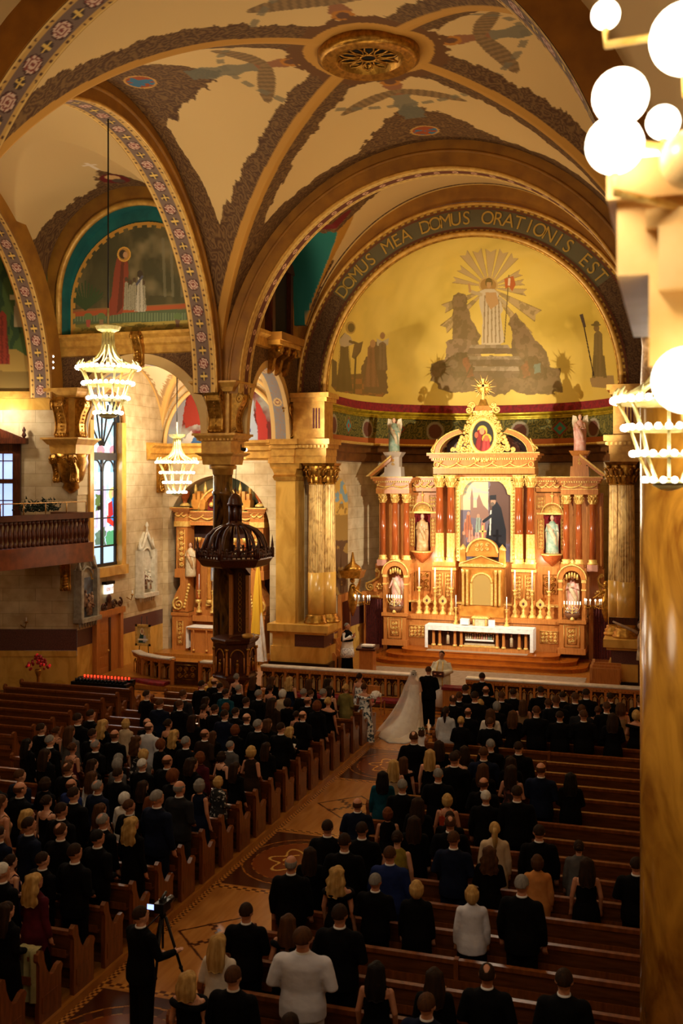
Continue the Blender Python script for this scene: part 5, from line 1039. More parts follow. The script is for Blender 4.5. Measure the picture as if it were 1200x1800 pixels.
for sx in (-1, 1):
    m = MB(); ent(m, min(sx*3.02, sx*4.42), max(sx*3.02, sx*4.42), 40.35, 41.5, 6.86, 7.55); ent(m, min(sx*2.0, sx*3.0), max(sx*2.0, sx*3.0), 40.85, 41.5, 6.95, 7.55); swag(m, min(sx*3.1, sx*4.35), max(sx*3.1, sx*4.35), 7.2, 40.32, 2, .07); swag(m, min(sx*2.1, sx*2.95), max(sx*2.1, sx*2.95), 7.22, 40.8, 3, .09); m.build('wing_entablature', None, RZ)
    for x in (3.2, 3.68, 4.2):
        m = MB(); m.lathe([(.2, 0), (.2, .05), (.15, .1), (.17, .16), (.125, .2)], (sx*x, 40.6, 4.15), 16, GOLDB); m.lathe([(.13, .2), (.125, 1.2), (.11, 2.36)], (sx*x, 40.6, 4.15), 20, WOODC); corinth(m, sx*x, 40.6, 6.48, 6.86, .12, GOLDB); m.build('wing_column', None, RZ)
        m = MB(); m.frus(sx*x, 40.6, 3.9, 4.15, .2, .2, .2, .2, plain('rose_marble', '#c08a74', .3)) if x > 4 else m.frus(sx*x, 40.6, 3.9, 4.15, .2, .2, .2, .2, W1); m.build('column_block', None, RZ)
    m = MB()
    # half pediment
    m.prism([(sx*4.75, 7.56), (sx*4.55, 7.56), (sx*3.75, 8.2), (sx*3.75, 8.36)], 40.2, 41.3, 'y', W1); m.prism([(sx*4.8, 7.56), (sx*4.7, 7.56), (sx*3.74, 8.34), (sx*3.74, 8.42)], 40.12, 40.25, 'y', GOLDB); m.build('raking_pediment', None, RZ)
    m = MB(); wp = plain('pale_pedestal', '#c9b8a4', .4) if sx < 0 else W1
    m.frus(sx*3.72, 40.65, 7.55, 7.95, .36, .3, .34, .28, wp); m.frus(sx*3.72, 40.65, 7.95, 8.35, .26, .24, .26, .24, wp); m.frus(sx*3.72, 40.65, 8.35, 8.55, .28, .26, .4, .36, wp); relief(m, sx*3.72-.09, sx*3.72+.09, 8.0, 8.3, 40.4, GOLDB, s=.16, frame=False, th=.018); m.build('angel_pedestal', None, RZ)
    for x, gf in ((1.36, 1), (1.82, 1)):
        m = MB(); m.lathe([(.24, 0), (.24, .06), (.19, .1), (.21, .17), (.17, .22)], (sx*x, 40.62, 4.1), 18, GOLDB); m.lathe([(.175, .2), (.17, 1.18)], (sx*x, 40.62, 4.1), 32, GOLDB, flute=.12, smooth=False); m.lathe([(.165, 1.18), (.16, 1.6), (.14, 3.06)], (sx*x, 40.62, 4.1), 22, WOODC); corinth(m, sx*x, 40.62, 7.12, 7.62, .155, GOLDB); m.build('great_column', None, RZ)
    m = MB(); m.box(min(sx*1.12, sx*2.05), max(sx*1.12, sx*2.05), 40.36, 41, 3.95, 4.12, W1); m.box(min(sx*1.12, sx*2.05), max(sx*1.12, sx*2.05), 40.4, 41, 2.0, 3.95, W1)
    for x in (1.36, 1.82): relief(m, sx*x-.14, sx*x+.14, 2.75, 3.65, 40.37, GOLDB, s=.15, th=.016)
    m.box(min(sx*1.1, sx*2.07), max(sx*1.1, sx*2.07), 40.36, 41, 3.8, 3.9, GOLDB); m.build('column_pedestal', None, RZ)
    m = MB(); relief(m, sx*2.62-.52, sx*2.62-.36, 4.7, 5.85, 40.97, GOLDB, s=.15, th=.016); relief(m, sx*2.62+.38, sx*2.62+.52, 4.7, 5.85, 40.97, GOLDB, s=.15, th=.016)
    for k in (-1, 1): relief(m, sx*2.62+k*.45-.13, sx*2.62+k*.45+.13, 6.3, 6.75, 40.97, GOLDB, s=.14, th=.016)
    m.tube([(sx*2.62-.42*math.cos(q), 40.96, 6.08+.42*math.sin(q)) for q in np.linspace(0, PI, 16)], .03, 6, GOLDB); m.tube([(sx*2.62, 40.96, 6.5), (sx*2.62, 40.96, 6.95)], .03, 5, GOLDB); m.tube([(sx*2.62-.08, 40.96, 6.8), (sx*2.62+.08, 40.96, 6.8)], .03, 5, GOLDB)
    m.box(sx*2.62-.6, sx*2.62+.6, 40.93, 41.0, 6.05, 6.12, GOLDB); m.build('niche_carving', None, RZ)
    m = MB(); m.lathe([(.02, -.42), (.08, -.38), (.3, -.2), (.42, 0), (.45, .04), (.42, .06)], (sx*2.62, 40.95, 4.44), 20, WOODC); m.lathe([(.455, .03), (.46, .06), (.44, .07)], (sx*2.62, 40.95, 4.44), 20, GOLDB); m.build('niche_bracket', None, RZ)
    m = MB(); relief(m, min(sx*2.3, sx*2.8), max(sx*2.3, sx*2.8), 2.95, 3.65, 40.92, GOLD, s=.2, th=.02); relief(m, min(sx*2.95, sx*3.1), max(sx*2.95, sx*3.1), 2.9, 3.6, 40.92, GOLD, s=.15, th=.016); m.build('relief_panel', None, RZ)
    # volute and outer door block
    m = MB(); m.box(min(sx*4.05, sx*5.05), max(sx*4.05, sx*5.05), 40.75, 41.6, .3, 2.55, W1); m.box(min(sx*4.0, sx*5.12), max(sx*4.0, sx*5.12), 40.65, 41.6, 2.55, 2.8, W1); m.box(min(sx*4.35, sx*4.7), max(sx*4.35, sx*4.7), 40.6, 40.7, 2.58, 2.66, GOLDB); m.box(min(sx*4.1, sx*4.6), max(sx*4.1, sx*4.6), 40.9, 41.5, 2.8, 3.95, W1); m.build('outer_block', None, RZ)
    m = MB(); spiral(m, sx*4.8, 2.98, 40.8, .2, -sx, PI/2, 1.6, .05, GOLDB); m.tube([(sx*4.98, 40.8, 3.1), (sx*4.7, 40.8, 3.22), (sx*4.42, 40.8, 3.4), (sx*4.38, 40.8, 3.6), (sx*4.5, 40.8, 3.75)], .05, 8, GOLDB); spiral(m, sx*4.5, 3.68, 40.8, .1, sx, 0, 1.4, .03, GOLDB)
    for k in range(6): m.ell((sx*(4.4+.1*math.cos(k)), 40.82, 3.0+.1*math.sin(k*1.05)), .05, GOLDB, 6, 5)
    m.prism([(sx*4.3, 2.8), (sx*4.95, 2.8), (sx*4.8, 3.1), (sx*4.45, 3.3), (sx*4.3, 3.7)], 40.85, 41.2, 'y', W1); m.build('volute', None, RZ)
    m = MB(); v = [(sx*(4.22+.72*u), 40.68-.03*math.sin(u*44), z) for z in (.5, 2.5) for u in np.linspace(0, 1, 60)]; m.add(v, [(i, i+1, 61+i, 60+i) for i in range(59)], CURT, True); o = m.build('door_curtain', None, RZ); o['label'] = 'dark red damask curtain'
    # aedicula
    c = sx*3.48; m = MB(); m.box(c-.52, c+.52, 39.75, 40.95, .78, 1.0, W1); m.box(c-.46, c+.46, 39.82, 40.95, 1.0, 1.95, W1); m.box(c-.54, c+.54, 39.74, 40.95, 1.95, 2.08, W1); relief(m, c-.14, c+.14, 1.2, 1.75, 39.8, GOLDB, s=.16, th=.018); relief(m, c-.26, c+.26, 1.08, 1.85, 39.8, GOLDB, s=3, th=.004)
    for k in (-1, 1): m.box(c+k*.44-.07, c+k*.44+.07, 39.88, 40.1, 2.08, 3.55, W1); m.box(c+k*.44-.09, c+k*.44+.09, 39.86, 40.12, 3.5, 3.62, GOLDB); m.box(c+k*.44-.09, c+k*.44+.09, 39.86, 40.12, 3.2, 3.26, GOLDB)
    m.box(c-.5, c+.5, 40.5, 40.95, 2.08, 4.0, W1); po = [(c-.54*math.cos(q), 3.62+.55*math.sin(q)) for q in np.linspace(0, PI, 17)]; pi2 = [(c-.34*math.cos(q), 3.62+.34*math.sin(q)) for q in np.linspace(0, PI, 17)]
    m.prism(po+pi2[::-1], 39.84, 40.9, 'y', W1); m.tube([(a, 39.82, b) for a, b in po], .03, 6, GOLDB)
    for k in range(-2, 3): m.tube([(c+k*.1, 39.9, 3.9-.02*k*k), (c+k*.1, 39.9, 3.72-.05*abs(k))], [.03, .05], 6, GOLDB)
    m.lathe([(.2, 0), (.1, .06), (.05, .1), (.09, .16), (.0, .24)], (c, 40.1, 4.15), 12, GOLDB); m.build('side_shrine', None, RZ)
# centre
m = MB(); ent(m, -2.02, 2.02, 40.3, 41.5, 7.66, 8.5); swag(m, -1.75, 1.75, 8.08, 40.24, 5, .14)
for sx in (-1, 1): m.tube([(sx*1.88+.1*math.cos(a), 40.25, 8.03+.1*math.sin(a)) for a in np.linspace(0, 2*PI, 13)[:-1]], .02, 5, GOLDB, closed=True)
m.build('central_entablature', None, RZ)
m = MB()
for sx in (-1, 1):
    A = [(sx*(1.98-1.5*(1-math.cos(q))*1.0), 8.5+.98*math.sin(q)) for q in np.linspace(0, 1.25, 12)]; B = [(sx*(1.75-1.38*(1-math.cos(q))), 8.5+.82*math.sin(q)) for q in np.linspace(0, 1.25, 12)]
    m.prism(A+B[::-1], 40.25, 41.1, 'y', W1); m.tube([(a, 40.23, b) for a, b in A], .03, 6, GOLDB); m.tube([(a, 40.23, b) for a, b in B], .02, 6, GOLDB)
m.box(-1.6, 1.6, 40.95, 41.05, 8.5, 9.2, WOODD); m.build('segmental_pediment', None, RZ)
m = MB(); m.lathe([(.40, 0), (.44, .08), (.5, .1), (.56, .06), (.62, .0)], n=40, m=GOLDB, sy=1.4); m.xf(Matrix.Translation((0, 40.3, 9.15)) @ Matrix.Rotation(PI/2, 4, 'X'))
for k in range(26):
    a = 2*PI*k/26; spiral(m, .66*math.cos(a), 9.15+.9*math.sin(a), 40.25, .12, 1 if k % 2 else -1, a, 1.2, .04, GOLDB); m.ell((.74*math.cos(a+.1), 40.22, 9.15+.98*math.sin(a+.1)), .07, GOLDB, 6, 5)
for sx in (-1, 1):
    for k, (x, z, r) in enumerate(((.75, 8.62, .16), (.98, 8.66, .14), (.55, 10.2, .17), (.42, 10.38, .14), (1.18, 8.62, .1), (.85, 8.9, .1))): spiral(m, sx*x, z, 40.25, r, sx, k, 1.5, .045, GOLDB)
    for k in range(4): m.ell((sx*(1.0-.05*k), 40.25, 8.75+.12*k), (.08, .04, .1), GOLDB, 8, 6)
    spiral(m, sx*2.0, 8.62, 40.3, .13, sx, 0, 1.4, .04, GOLDB); m.tube([(sx*2.05, 40.3, 8.7), (sx*1.9, 40.3, 8.85), (sx*1.85, 40.3, 9.05)], [.05, .06, .03], 6, GOLDB)
m.frus(0, 40.35, 10.0, 10.15, .36, .14, .4, .16, GOLDB); m.build('gilded_cartouche', None, RZ)
def paint_ov(U, V, P):
    g = Art(P[:, 0], P[:, 2]-9.15, '#33302a'); g.ell(-.02, .2, .2, .22, '#d8a83c'); g.robe(-.05, -.6, .3, .16, .3, '#8a2a24', '#4a1616'); g.ell(-.03, .2, .1, .14, '#c88a60'); g.ell(.16, -.1, .19, .19, '#d8a83c'); g.robe(.14, -.6, -.05, .12, .2, '#b8403a', '#7a2020'); g.ell(.14, -.08, .1, .12, '#a8683c'); g.ell(-.26, .05, .07, .12, '#b85a3c'); return g.c
grid_obj('oval_painting', lambda U, V: (-.42+.84*U, 40.24+0*U, 8.53+1.24*V), 60, 90, paint_ov, PLA, RZ, lambda U, V, P: np.hypot(P[:, 0]/.42, (P[:, 2]-9.15)/.62) < 1)
m = MB(); m.frus(0, 40.35, 10.15, 10.35, .34, .12, .28, .1, W1); m.frus(0, 40.35, 10.35, 10.62, .2, .08, .1, .06, GOLD)
for k in range(22):
    a = 2*PI*k/22+.07; r0, r1 = .2, .36 if k % 2 else .52; m.tube([(r0*math.cos(a), 40.36, 11.08+r0*math.sin(a)), (r1*math.cos(a), 40.36, 11.08+r1*math.sin(a))], [.03, .006], 5, GOLDB)
m.lathe([(.28, 0), (.26, .04)], n=20, m=GOLD); s0 = len(m.v)-40; m.xf(Matrix.Translation((0, 40.4, 11.08)) @ Matrix.Rotation(PI/2, 4, 'X'), s0)
m.box(-.045, .045, 40.28, 40.36, 10.6, 11.42, GOLDB); m.box(-.22, .22, 40.28, 40.36, 11.1, 11.2, GOLDB); m.build('sunburst_cross', None, RZ)
m = MB()
for x0, x1, z0, z1 in ((-1.2, -1.02, 4.15, 7.5), (1.02, 1.2, 4.15, 7.5), (-1.2, 1.2, 7.36, 7.54)): m.box(x0, x1, 40.72, 40.95, z0, z1, GOLDB)
for sx in (-1, 1):
    m.prism([(sx*1.03, 7.37), (sx*.55, 7.37), (sx*.72, 7.25), (sx*.85, 7.05), (sx*.9, 6.85), (sx*1.03, 6.8)], 40.74, 40.8, 'y', GOLDB)
    for k in range(22): m.ell((sx*1.11, 40.7, 4.3+.145*k), .045, GOLDB, 6, 5)
for k in range(15): m.ell((-1.05+.15*k, 40.7, 7.45), .05, GOLDB, 6, 5)
fr = m.build('painting_frame', None, RZ)
def paint_alt(U, V, P):
    g = Art(P[:, 0], P[:, 2], '#6f6470'); g.poly([(-1.1, 6.2), (.1, 6.2), (.1, 7.5), (-1.1, 7.5)], '#c8b890'); g.c = mix(g.c, np.ones_like(g.c)*L3('#9aa4a0'), (fbm(g.x*3, g.y*6, 3) > .55)*(g.y > 6.6)*.8)
    g.poly([(.15, 4.2), (1.1, 4.2), (1.1, 7.5), (.2, 7.5), (.12, 6.8)], '#5d4238', 1, .1); g.poly([(-.62, 5.9), (-.62, 6.7), (-.56, 7.1), (-.5, 6.7), (-.5, 6.3), (-.36, 6.3), (-.36, 6.6), (-.27, 6.85), (-.18, 6.6), (-.1, 6.4), (.1, 6.2), (.15, 5.8)], '#8f6a5a')
    g.poly([(-1.1, 4.2), (1.1, 4.2), (1.1, 4.9), (-1.1, 5.0)], '#5a4f60', 1, .2); 
    for x, z, c in ((-.8, 5.6, '#b0684a'), (-.6, 5.4, '#c88a70'), (-.9, 5.1, '#7a5a50'), (-.35, 5.3, '#d8a090'), (-.5, 4.9, '#a86a5a'), (-.15, 5.0, '#c87a64'), (-.7, 5.9, '#a8603c'), (-.3, 5.8, '#8a9a8a'), (-.1, 5.6, '#b87a60')): g.robe(x, z-.5, z+.15, .08, .16, c, '#5a4038'); g.ell(x, z+.17, .06, .08, '#b88a6c')
    g.poly([(.02, 4.4), (.8, 4.35), (.82, 5.4), (.62, 6.3), (.45, 6.55), (.28, 6.45), (.2, 6.0), (.02, 5.2)], '#191a22'); g.poly([(.14, 5.2), (.2, 5.2), (.24, 6.2), (.18, 6.2)], '#d8d0c0'); g.line(.25, 6.0, -.08, 5.75, .06, '#1e2028'); g.ell(.3, 6.55, .1, .14, '#b08468'); g.poly([(.16, 6.62), (.42, 6.62), (.42, 6.82), (.16, 6.8)], '#15151c'); g.ell(.27, 6.45, .08, .08, '#6a5a4c'); return g.c
o = grid_obj('altar_painting', lambda U, V: (-1.04+2.08*U, 40.9+0*U, 4.15+3.25*V), 200, 300, paint_alt, vmat('oil_painting', .35, 0, 0, .5), RZ); o['label'] = 'painting of a dark-robed priest blessing a crowd before spired towers'
# gradine and tabernacle
m = MB(); m.box(-3.1, 3.1, 40.05, 41.0, .78, 1.85, W1); m.box(-3.15, 3.15, 39.98, 41.0, 1.85, 2.03, W1); m.box(-3.1, 3.1, 40.5, 41.0, 2.03, 2.5, W1); m.box(-3.1, 3.1, 40.44, 41.0, 2.46, 2.52, GOLDB)
for sx in (-1, 1): relief(m, min(sx*2.3, sx*2.9), max(sx*2.3, sx*2.9), 1.15, 1.55, 40.02, GOLDB, s=.16, th=.02)
m.build('candle_shelf', None, RZ)
m = MB(); TW = noise_mat('blond_gilt_wood', '#cf8f3c', '#b5722a', 4, .3); 
m.box(-.88, .88, 39.95, 40.7, 2.03, 2.45, TW); m.box(-.8, .8, 40.0, 40.7, 2.45, 4.0, TW); m.box(-.9, .9, 39.92, 40.7, 4.0, 4.12, GOLDB); m.prism([(-.85, 4.12), (.85, 4.12), (0, 4.42)], 39.94, 40.6, 'y', TW); m.tube([(-.85, 39.92, 4.12), (0, 39.92, 4.44), (.85, 39.92, 4.12)], .025, 5, GOLDB)
m.tube([(-.4*math.cos(q), 39.97, 3.35+.4*math.sin(q)) for q in np.linspace(0, PI, 14)], .05, 6, GOLDB); m.box(-.45, -.36, 39.93, 40.0, 2.5, 3.35, GOLDB); m.box(.36, .45, 39.93, 40.0, 2.5, 3.35, GOLDB)
for x in (-.72, -.56, .56, .72): m.lathe([(.06, 0), (.05, .1), (.045, 1.2), (.07, 1.3), (.07, 1.4)], (x, 39.9, 2.5), 10, GOLDB)
m.box(-.36, .36, 39.96, 40.0, 2.5, 3.7, plain('tabernacle_door', '#e8c070', .25, .5)); m.build('tabernacle_body', None, RZ)
m = MB(); m.box(-.62, .62, 40.05, 40.7, 4.4, 4.55, TW); po = [(-.6*math.cos(q), 4.55+.55*math.sin(q)) for q in np.linspace(0, PI, 19)]; m.prism(po, 40.1, 40.6, 'y', TW); m.tube([(a, 40.08, b) for a, b in po], .05, 6, GOLDB); relief(m, -.3, .3, 4.6, 4.95, 40.08, GOLDB, s=.2, frame=False)
for sx in (-1, 1): m.frus(sx*.78, 40.2, 4.12, 4.65, .12, .12, .11, .11, TW); m.lathe([(.15, 0), (.13, .08), (.0, .24)], (sx*.78, 40.2, 4.65), 8, GOLDB)
m.box(-.03, .03, 40.2, 40.26, 5.1, 5.62, GOLDB); m.box(-.14, .14, 40.2, 40.26, 5.36, 5.42, GOLDB); m.lathe([(.14, 0), (.05, .08), (.05, .14)], (0, 40.23, 5.0), 8, GOLDB); m.build('tabernacle_dome', None, RZ)
for sx in (-1, 1):
    L = 'left' if sx < 0 else 'right'
    statue(sx*2.62, 40.98, 4.52, 1.52, TANR if sx < 0 else GRNR, TANR if sx < 0 else IV, 'gilded saint statue in the %s niche beside the altar painting' % L, 0, group='saint statues in the altar niches')
    statue(sx*3.72, 40.6, 8.55, 1.42, GRNR if sx < 0 else PINKR, IV if sx < 0 else PINKR, 'angel statue in %s robe on top of the %s side of the high altar' % ('pale green' if sx < 0 else 'pink', L), 0, IV, 'angels on top of the high altar')
    statue(sx*3.48, 40.25, 2.3, 1.5, PINKR, IV, '%s statue, rose robe, in the low shrine at the %s of the high altar' % ('open-armed' if sx < 0 else 'praying', L), 1 if sx < 0 else 2, group='statues in the low altar shrines')
    t = thing('flower_basket', (sx*3.48, 40.0, 2.08), 'pale flower arrangement with small candlestick at the feet of the %s shrine statue' % L, 'flowers')
    m = MB(); m.lathe([(.14, 0), (.24, .1), (.3, .22), (.28, .24)], n=16, m=noise_mat('wicker', '#6a3f24', '#8a5a34', 30, .8)); m.build('basket', None, t); m = MB(); random.seed(3)
    for k in range(40): a = random.uniform(0, 6.3); r = random.uniform(0, .24); m.ell((r*math.cos(a), r*.5*math.sin(a), .26+random.uniform(0, .28)*(1-r*2)), .04, random.choice([IV, PINKR, LINEN]), 6, 5)
    m.build('flowers', None, t)
# candles and reliquaries on the shelf
def candlestick(h, ch_, mat=GOLDB, s=1.0):
    t = thing('candlestick', (0, 0, 0), 'x', 'candlestick'); m = MB(); m.lathe([(.16*s, 0), (.15*s, .05), (.07*s, .16*h), (.1*s, .22*h), (.04*s, .3*h), (.08*s, .42*h), (.03*s, .5*h), (.035*s, .8*h), (.07*s, .86*h), (.03*s, .9*h), (.1*s, .97*h), (.1*s, h)], n=12, m=mat); m.build('stem', None, t)
    m = MB(); m.lathe([(.028, h), (.026, h+ch_)], n=10, m=LINEN); m.build('candle', None, t); return t
cs = candlestick(1.08, .78); ORD = ['outermost', 'middle', 'innermost']
kids_of(cs)
for i, sx in enumerate((-1, 1)):
    for k, x in enumerate((2.58, 1.93, 1.26)):
        o = cs if (i == 0 and k == 0) else copy_tree(cs); o.location = (sx*x, 40.25, 2.03); o['label'] = 'tall golden altar candlestick with white candle, %s of three %s of the tabernacle' % (ORD[k], 'left' if sx < 0 else 'right'); o['group'] = 'tall candlesticks on the high altar'
rq = thing('reliquary', (0, 0, 0), 'x', 'reliquary'); m = MB(); m.lathe([(.15, 0), (.14, .06), (.05, .2), (.07, .28), (.03, .36)], n=12, m=GOLDB); m.build('foot', None, rq); m = MB(); m.prism([(0, .34), (.16, .5), (.15, .62), (0, .78), (-.15, .62), (-.16, .5)], -.03, .03, 'y', GOLDB); m.build('gilded_panel', None, rq); m = MB(); m.ell((0, -.03, .55), (.05, .02, .06), CURT, 10, 8); m.build('relic_window', None, rq)
kids_of(rq)
for i, sx in enumerate((-1, 1)):
    for k, x in enumerate((2.25, 1.6)):
        o = rq if (i == 0 and k == 0) else copy_tree(rq); o.location = (sx*x, 40.2, 2.03); o['label'] = 'small golden reliquary between the candlesticks, %s one %s of the tabernacle' % (('outer', 'inner')[k], 'left' if sx < 0 else 'right'); o['group'] = 'reliquaries on the high altar'
for sx in (-1, 1):
    o = copy_tree(cs); o.location = (0, 0, 0)
    kids_of(cs); o.location = (sx*1.0, 39.85, 1.72); o.scale = (.8, .8, .62); o['label'] = 'short candlestick standing on the altar cloth %s of the tabernacle' % ('left' if sx < 0 else 'right'); o['group'] = 'short candlesticks on the altar table'
    t = thing('candelabrum', (sx*3.5, 39.8, 2.08), 'small brass seven-light candelabrum before the %s shrine statue' % ('left' if sx < 0 else 'right'), 'candelabrum'); m = MB(); m.lathe([(.1, 0), (.08, .05), (.02, .2), (.02, .6)], n=10, m=GOLDB)
    for k in range(1, 4): m.tube([(.1*k*math.cos(q), 0, .6-.1*k*math.sin(q)) for q in np.linspace(0, PI, 11)], .012, 5, GOLDB)
    m.build('branches', None, t); m = MB()
    for k in range(-3, 4): m.lathe([(.02, .6), (.018, .72)], (.1*k, 0, 0), 6, emit('candle_flame_wax', '#ffe8b8', 3))
    m.build('small_candles', None, t)
# altar table
t = thing('altar_table', (0, 39.6, .78), 'long altar table with white cloth, wooden colonettes and painted relief front', 'table', absolute=True)
m = MB(); m.box(-2.05, 2.05, 39.35, 39.9, .78, .92, W1); m.box(-2.05, 2.05, 39.6, 39.9, .92, 1.66, WOODD); m.box(-2.08, 2.08, 39.3, 39.9, 1.6, 1.7, W1); m.build('table_body', None, t)
for x in (-1.8, -1.55, -.95, -.7, .7, .95, 1.55, 1.8):
    m = MB(); m.lathe([(.09, 0), (.08, .06), (.06, .1), (.055, .62), (.075, .7)], (x, 39.42, .92), 12, W1); m.lathe([(.095, 0), (.09, .05), (.07, .08)], (x, 39.42, .92), 12, GOLDB); m.build('colonette', None, t)
m = MB(); random.seed(2); m.box(-.6, .6, 39.5, 39.6, .98, 1.05, IV); m.box(-.62, .62, 39.42, 39.46, .93, 1.0, GOLDB); m.box(-.62, .62, 39.42, 39.46, 1.48, 1.53, GOLDB); m.box(-.55, .55, 39.48, 39.58, 1.16, 1.22, LINEN)
for k in range(13): x = -.54+.09*k; m.lathe([(.04, 0), (.035, .12), (.02, .16)], (x, 39.55, 1.22), 7, random.choice([IV, PINKR, TANR, GRNR])); m.ell((x, 39.54, 1.4+.02*(k % 3)), .027, SKIN0, 6, 5)
m.build('supper_relief', None, t)
for x in (-1.24, 1.24): m = MB(); m.lathe([(.06, 0), (.06, .3), (.04, .38), (.02, .4)], (x, 39.5, 1.0), 10, IV); m.ell((x, 39.5, 1.44), .04, SKIN0, 8, 6); m.build('small_figure', None, t)
t2 = MB(); v = []; nx = 60
t2.box(-2.1, 2.1, 39.22, 39.92, 1.705, 1.735, LINEN); t2.add([(-2.1+4.2*i/nx, 39.22-.015*math.sin(i*1.3), z) for z in (1.735, 1.55) for i in range(nx+1)], [(i, i+1, nx+2+i, nx+1+i) for i in range(nx)], LINEN)
for sx in (-1, 1): t2.add([(sx*(2.1+.02*math.sin(j*1.7)), 39.22+.7*j/12, z) for z in (1.735, .86) for j in range(13)], [(j, j+1, 14+j, 13+j) for j in range(12)], LINEN); t2.add([(sx*2.1, 39.22, 1.735), (sx*1.98, 39.2, 1.735), (sx*1.98, 39.2, .86), (sx*2.1, 39.22, .86)], [(0, 1, 2, 3)], LINEN)
tag(t2.build('altar_cloth', None), 'white linen cloth covering the long altar table and hanging at its ends', 'cloth')
m = MB(); m.prism([(-.75, 1.78), (-.42, 1.78), (-.42, 1.98), (-.75, 2.0)], 39.45, 39.75, 'y', LINEN); tag(m.build('open_book', None), 'open white book on a stand left of centre on the altar cloth', 'book'); m = MB(); m.box(.35, .6, 39.5, 39.52, 1.74, 2.0, LINEN); m.box(.34, .61, 39.52, 39.6, 1.74, 1.76, GOLDB); tag(m.build('altar_card', None), 'small white altar card standing right of centre on the altar cloth', 'card')
m = MB(); m.box(-.28, .28, 39.6, 39.9, 1.74, 2.02, IV); m.frus(0, 39.75, 2.02, 2.1, .34, .2, .3, .18, GOLDB)
for x in (-.24, .24): m.lathe([(.04, 0), (.03, .25)], (x, 39.57, 1.75), 8, GOLDB)
tag(m.build('altar_tabernacle', None), 'small bright veiled tabernacle at the middle of the altar cloth', 'tabernacle')
# altar steps
def stepshape(a, y0, r):
    return [(-a, 40.94), (-a, y0+r)]+[(-a+r*1.4*(1-math.cos(q)), y0+r*(1-math.sin(q))) for q in np.linspace(0, PI/2, 8)]+[(a-r*1.4*(1-math.cos(q)), y0+r*(1-math.sin(q))) for q in np.linspace(PI/2, 0, 8)]+[(a, 40.94)]
t = thing('altar_steps', (0, 38.3, .3), 'three curved polished wooden steps leading up to the high altar', 'steps', absolute=True)
SW = noise_mat('step_wood', '#b8641c', '#9c4f12', 3, .15, 0, (1, 6, 1)); m = MB()
for k, (a, y, r) in enumerate(((4.1, 38.25, .9), (3.7, 38.65, .8), (3.05, 38.95, .5))):
    z = .3+.16*k; sh = stepshape(a, y, r); m.prism(sh, z, z+.13, 'z', SW); m.prism(stepshape(a+.03, y-.03, r), z+.13, z+.16, 'z', SW)
m.build('steps', None, t); m = MB(); m.box(-2.0, 1.9, 38.95, 39.32, .782, .79, noise_mat('beige_carpet', '#b89c80', '#a88a6c', 40, .95)); tag(m.build('step_rug'), 'narrow beige rug on the top altar step in front of the altar table', 'rug')
m = MB(); RUG = noise_mat('sanctuary_carpet', '#a5917c', '#927c66', 6, .95); m.box(-3.6, 4.2, 34.3, 37.7, .3, .315, RUG); tag(m.build('sanctuary_rug'), 'large grey-beige rug on the sanctuary floor before the altar steps', 'rug')
# ---- apse wall painting and candle-bearing angels
def paint_aw(U, V, P):
    g = art(P, '#9a7a3c'); g.c = mix(g.c, np.ones_like(g.c)*L3('#7fa0b0'), (g.y > -885)*1.0); g.c = mix(g.c, np.ones_like(g.c)*L3('#d0a850'), (fbm(g.x*.15, g.y*.08, 3) > .45)*(g.y > -905)*1.0); g.robe(580, -965, -880, 5, 10, '#8a4a34', '#5a2a20'); g.ell(579, -884, 4, 6, '#a87a54'); g.c = mix(g.c, np.ones_like(g.c)*L3('#4a2a20'), (g.y < -950)*.8*(fbm(g.x*.1, g.y*.08, 3) > .4)); return g.c
for sx in (-1, 1):
    o = grid_obj('arched_wall_painting', lambda U, V: (sx*5.36+0*U, 37.35+2.2*U, 2.9+4.6*V), 60, 120, paint_aw, PLA, None, lambda U, V, P: np.hypot((P[:, 1]-38.45)/1.1, np.clip(P[:, 2]-6.4, 0, 9)/1.1) < 1); tag(o, 'tall arched painting of a robed saint on the apse wall behind the %s chancel columns' % ('left' if sx < 0 else 'right'), 'painting')
    t = thing('candle_angel', (sx*4.75, 38.2 if sx < 0 else 39.6, 2.7), 'gilded angel bracket holding lit candles, on the %s side of the high altar' % ('left' if sx < 0 else 'right'), 'statue', 'gilded candle angels')
    m = MB(); m.lathe([(.03, -.6), (.14, -.3), (.2, 0), (.17, .35), (.12, .6), (.05, .68)], n=14, m=GOLD, flute=.1); m.ell((0, -.04, .82), (.1, .11, .13), GOLD, 10, 8); m.prism([(sx*-.05, .4), (sx*-.3, .9), (sx*-.2, .3)], .1, .16, 'y', GOLD); m.tube([(0, -.05, .55), (sx*-.2, -.2, .45), (sx*-.45, -.2, .3)], [.06, .05, .03], 8, GOLD); m.build('angel_body', None, t)
    m = MB(); 
    for k in range(6): a = PI*k/5; m.tube([(sx*-.45, -.2, 0), (sx*-.45+.3*math.cos(a), -.2-.15*math.sin(a), -.1), (sx*-.45+.3*math.cos(a), -.2-.15*math.sin(a), .05)], .015, 5, GOLD); m.lathe([(.02, 0), (.018, .14)], (sx*-.45+.3*math.cos(a), -.2-.15*math.sin(a), .05), 6, LINEN); m.ell((sx*-.45+.3*math.cos(a), -.2-.15*math.sin(a), .23), (.025, .025, .045), emit('candle_flame', '#ffe2b0', 8), 6, 5)
    m.build('candle_branches', None, t)
    if sx < 0: m = MB(); m.frus(0, 0, .9, 1.2, .35, .3, .45, .38, GOLD); m.lathe([(.4, 1.2), (.3, 1.35), (.1, 1.5), (.03, 1.9)], n=8, m=GOLD); m.build('canopy', None, t)
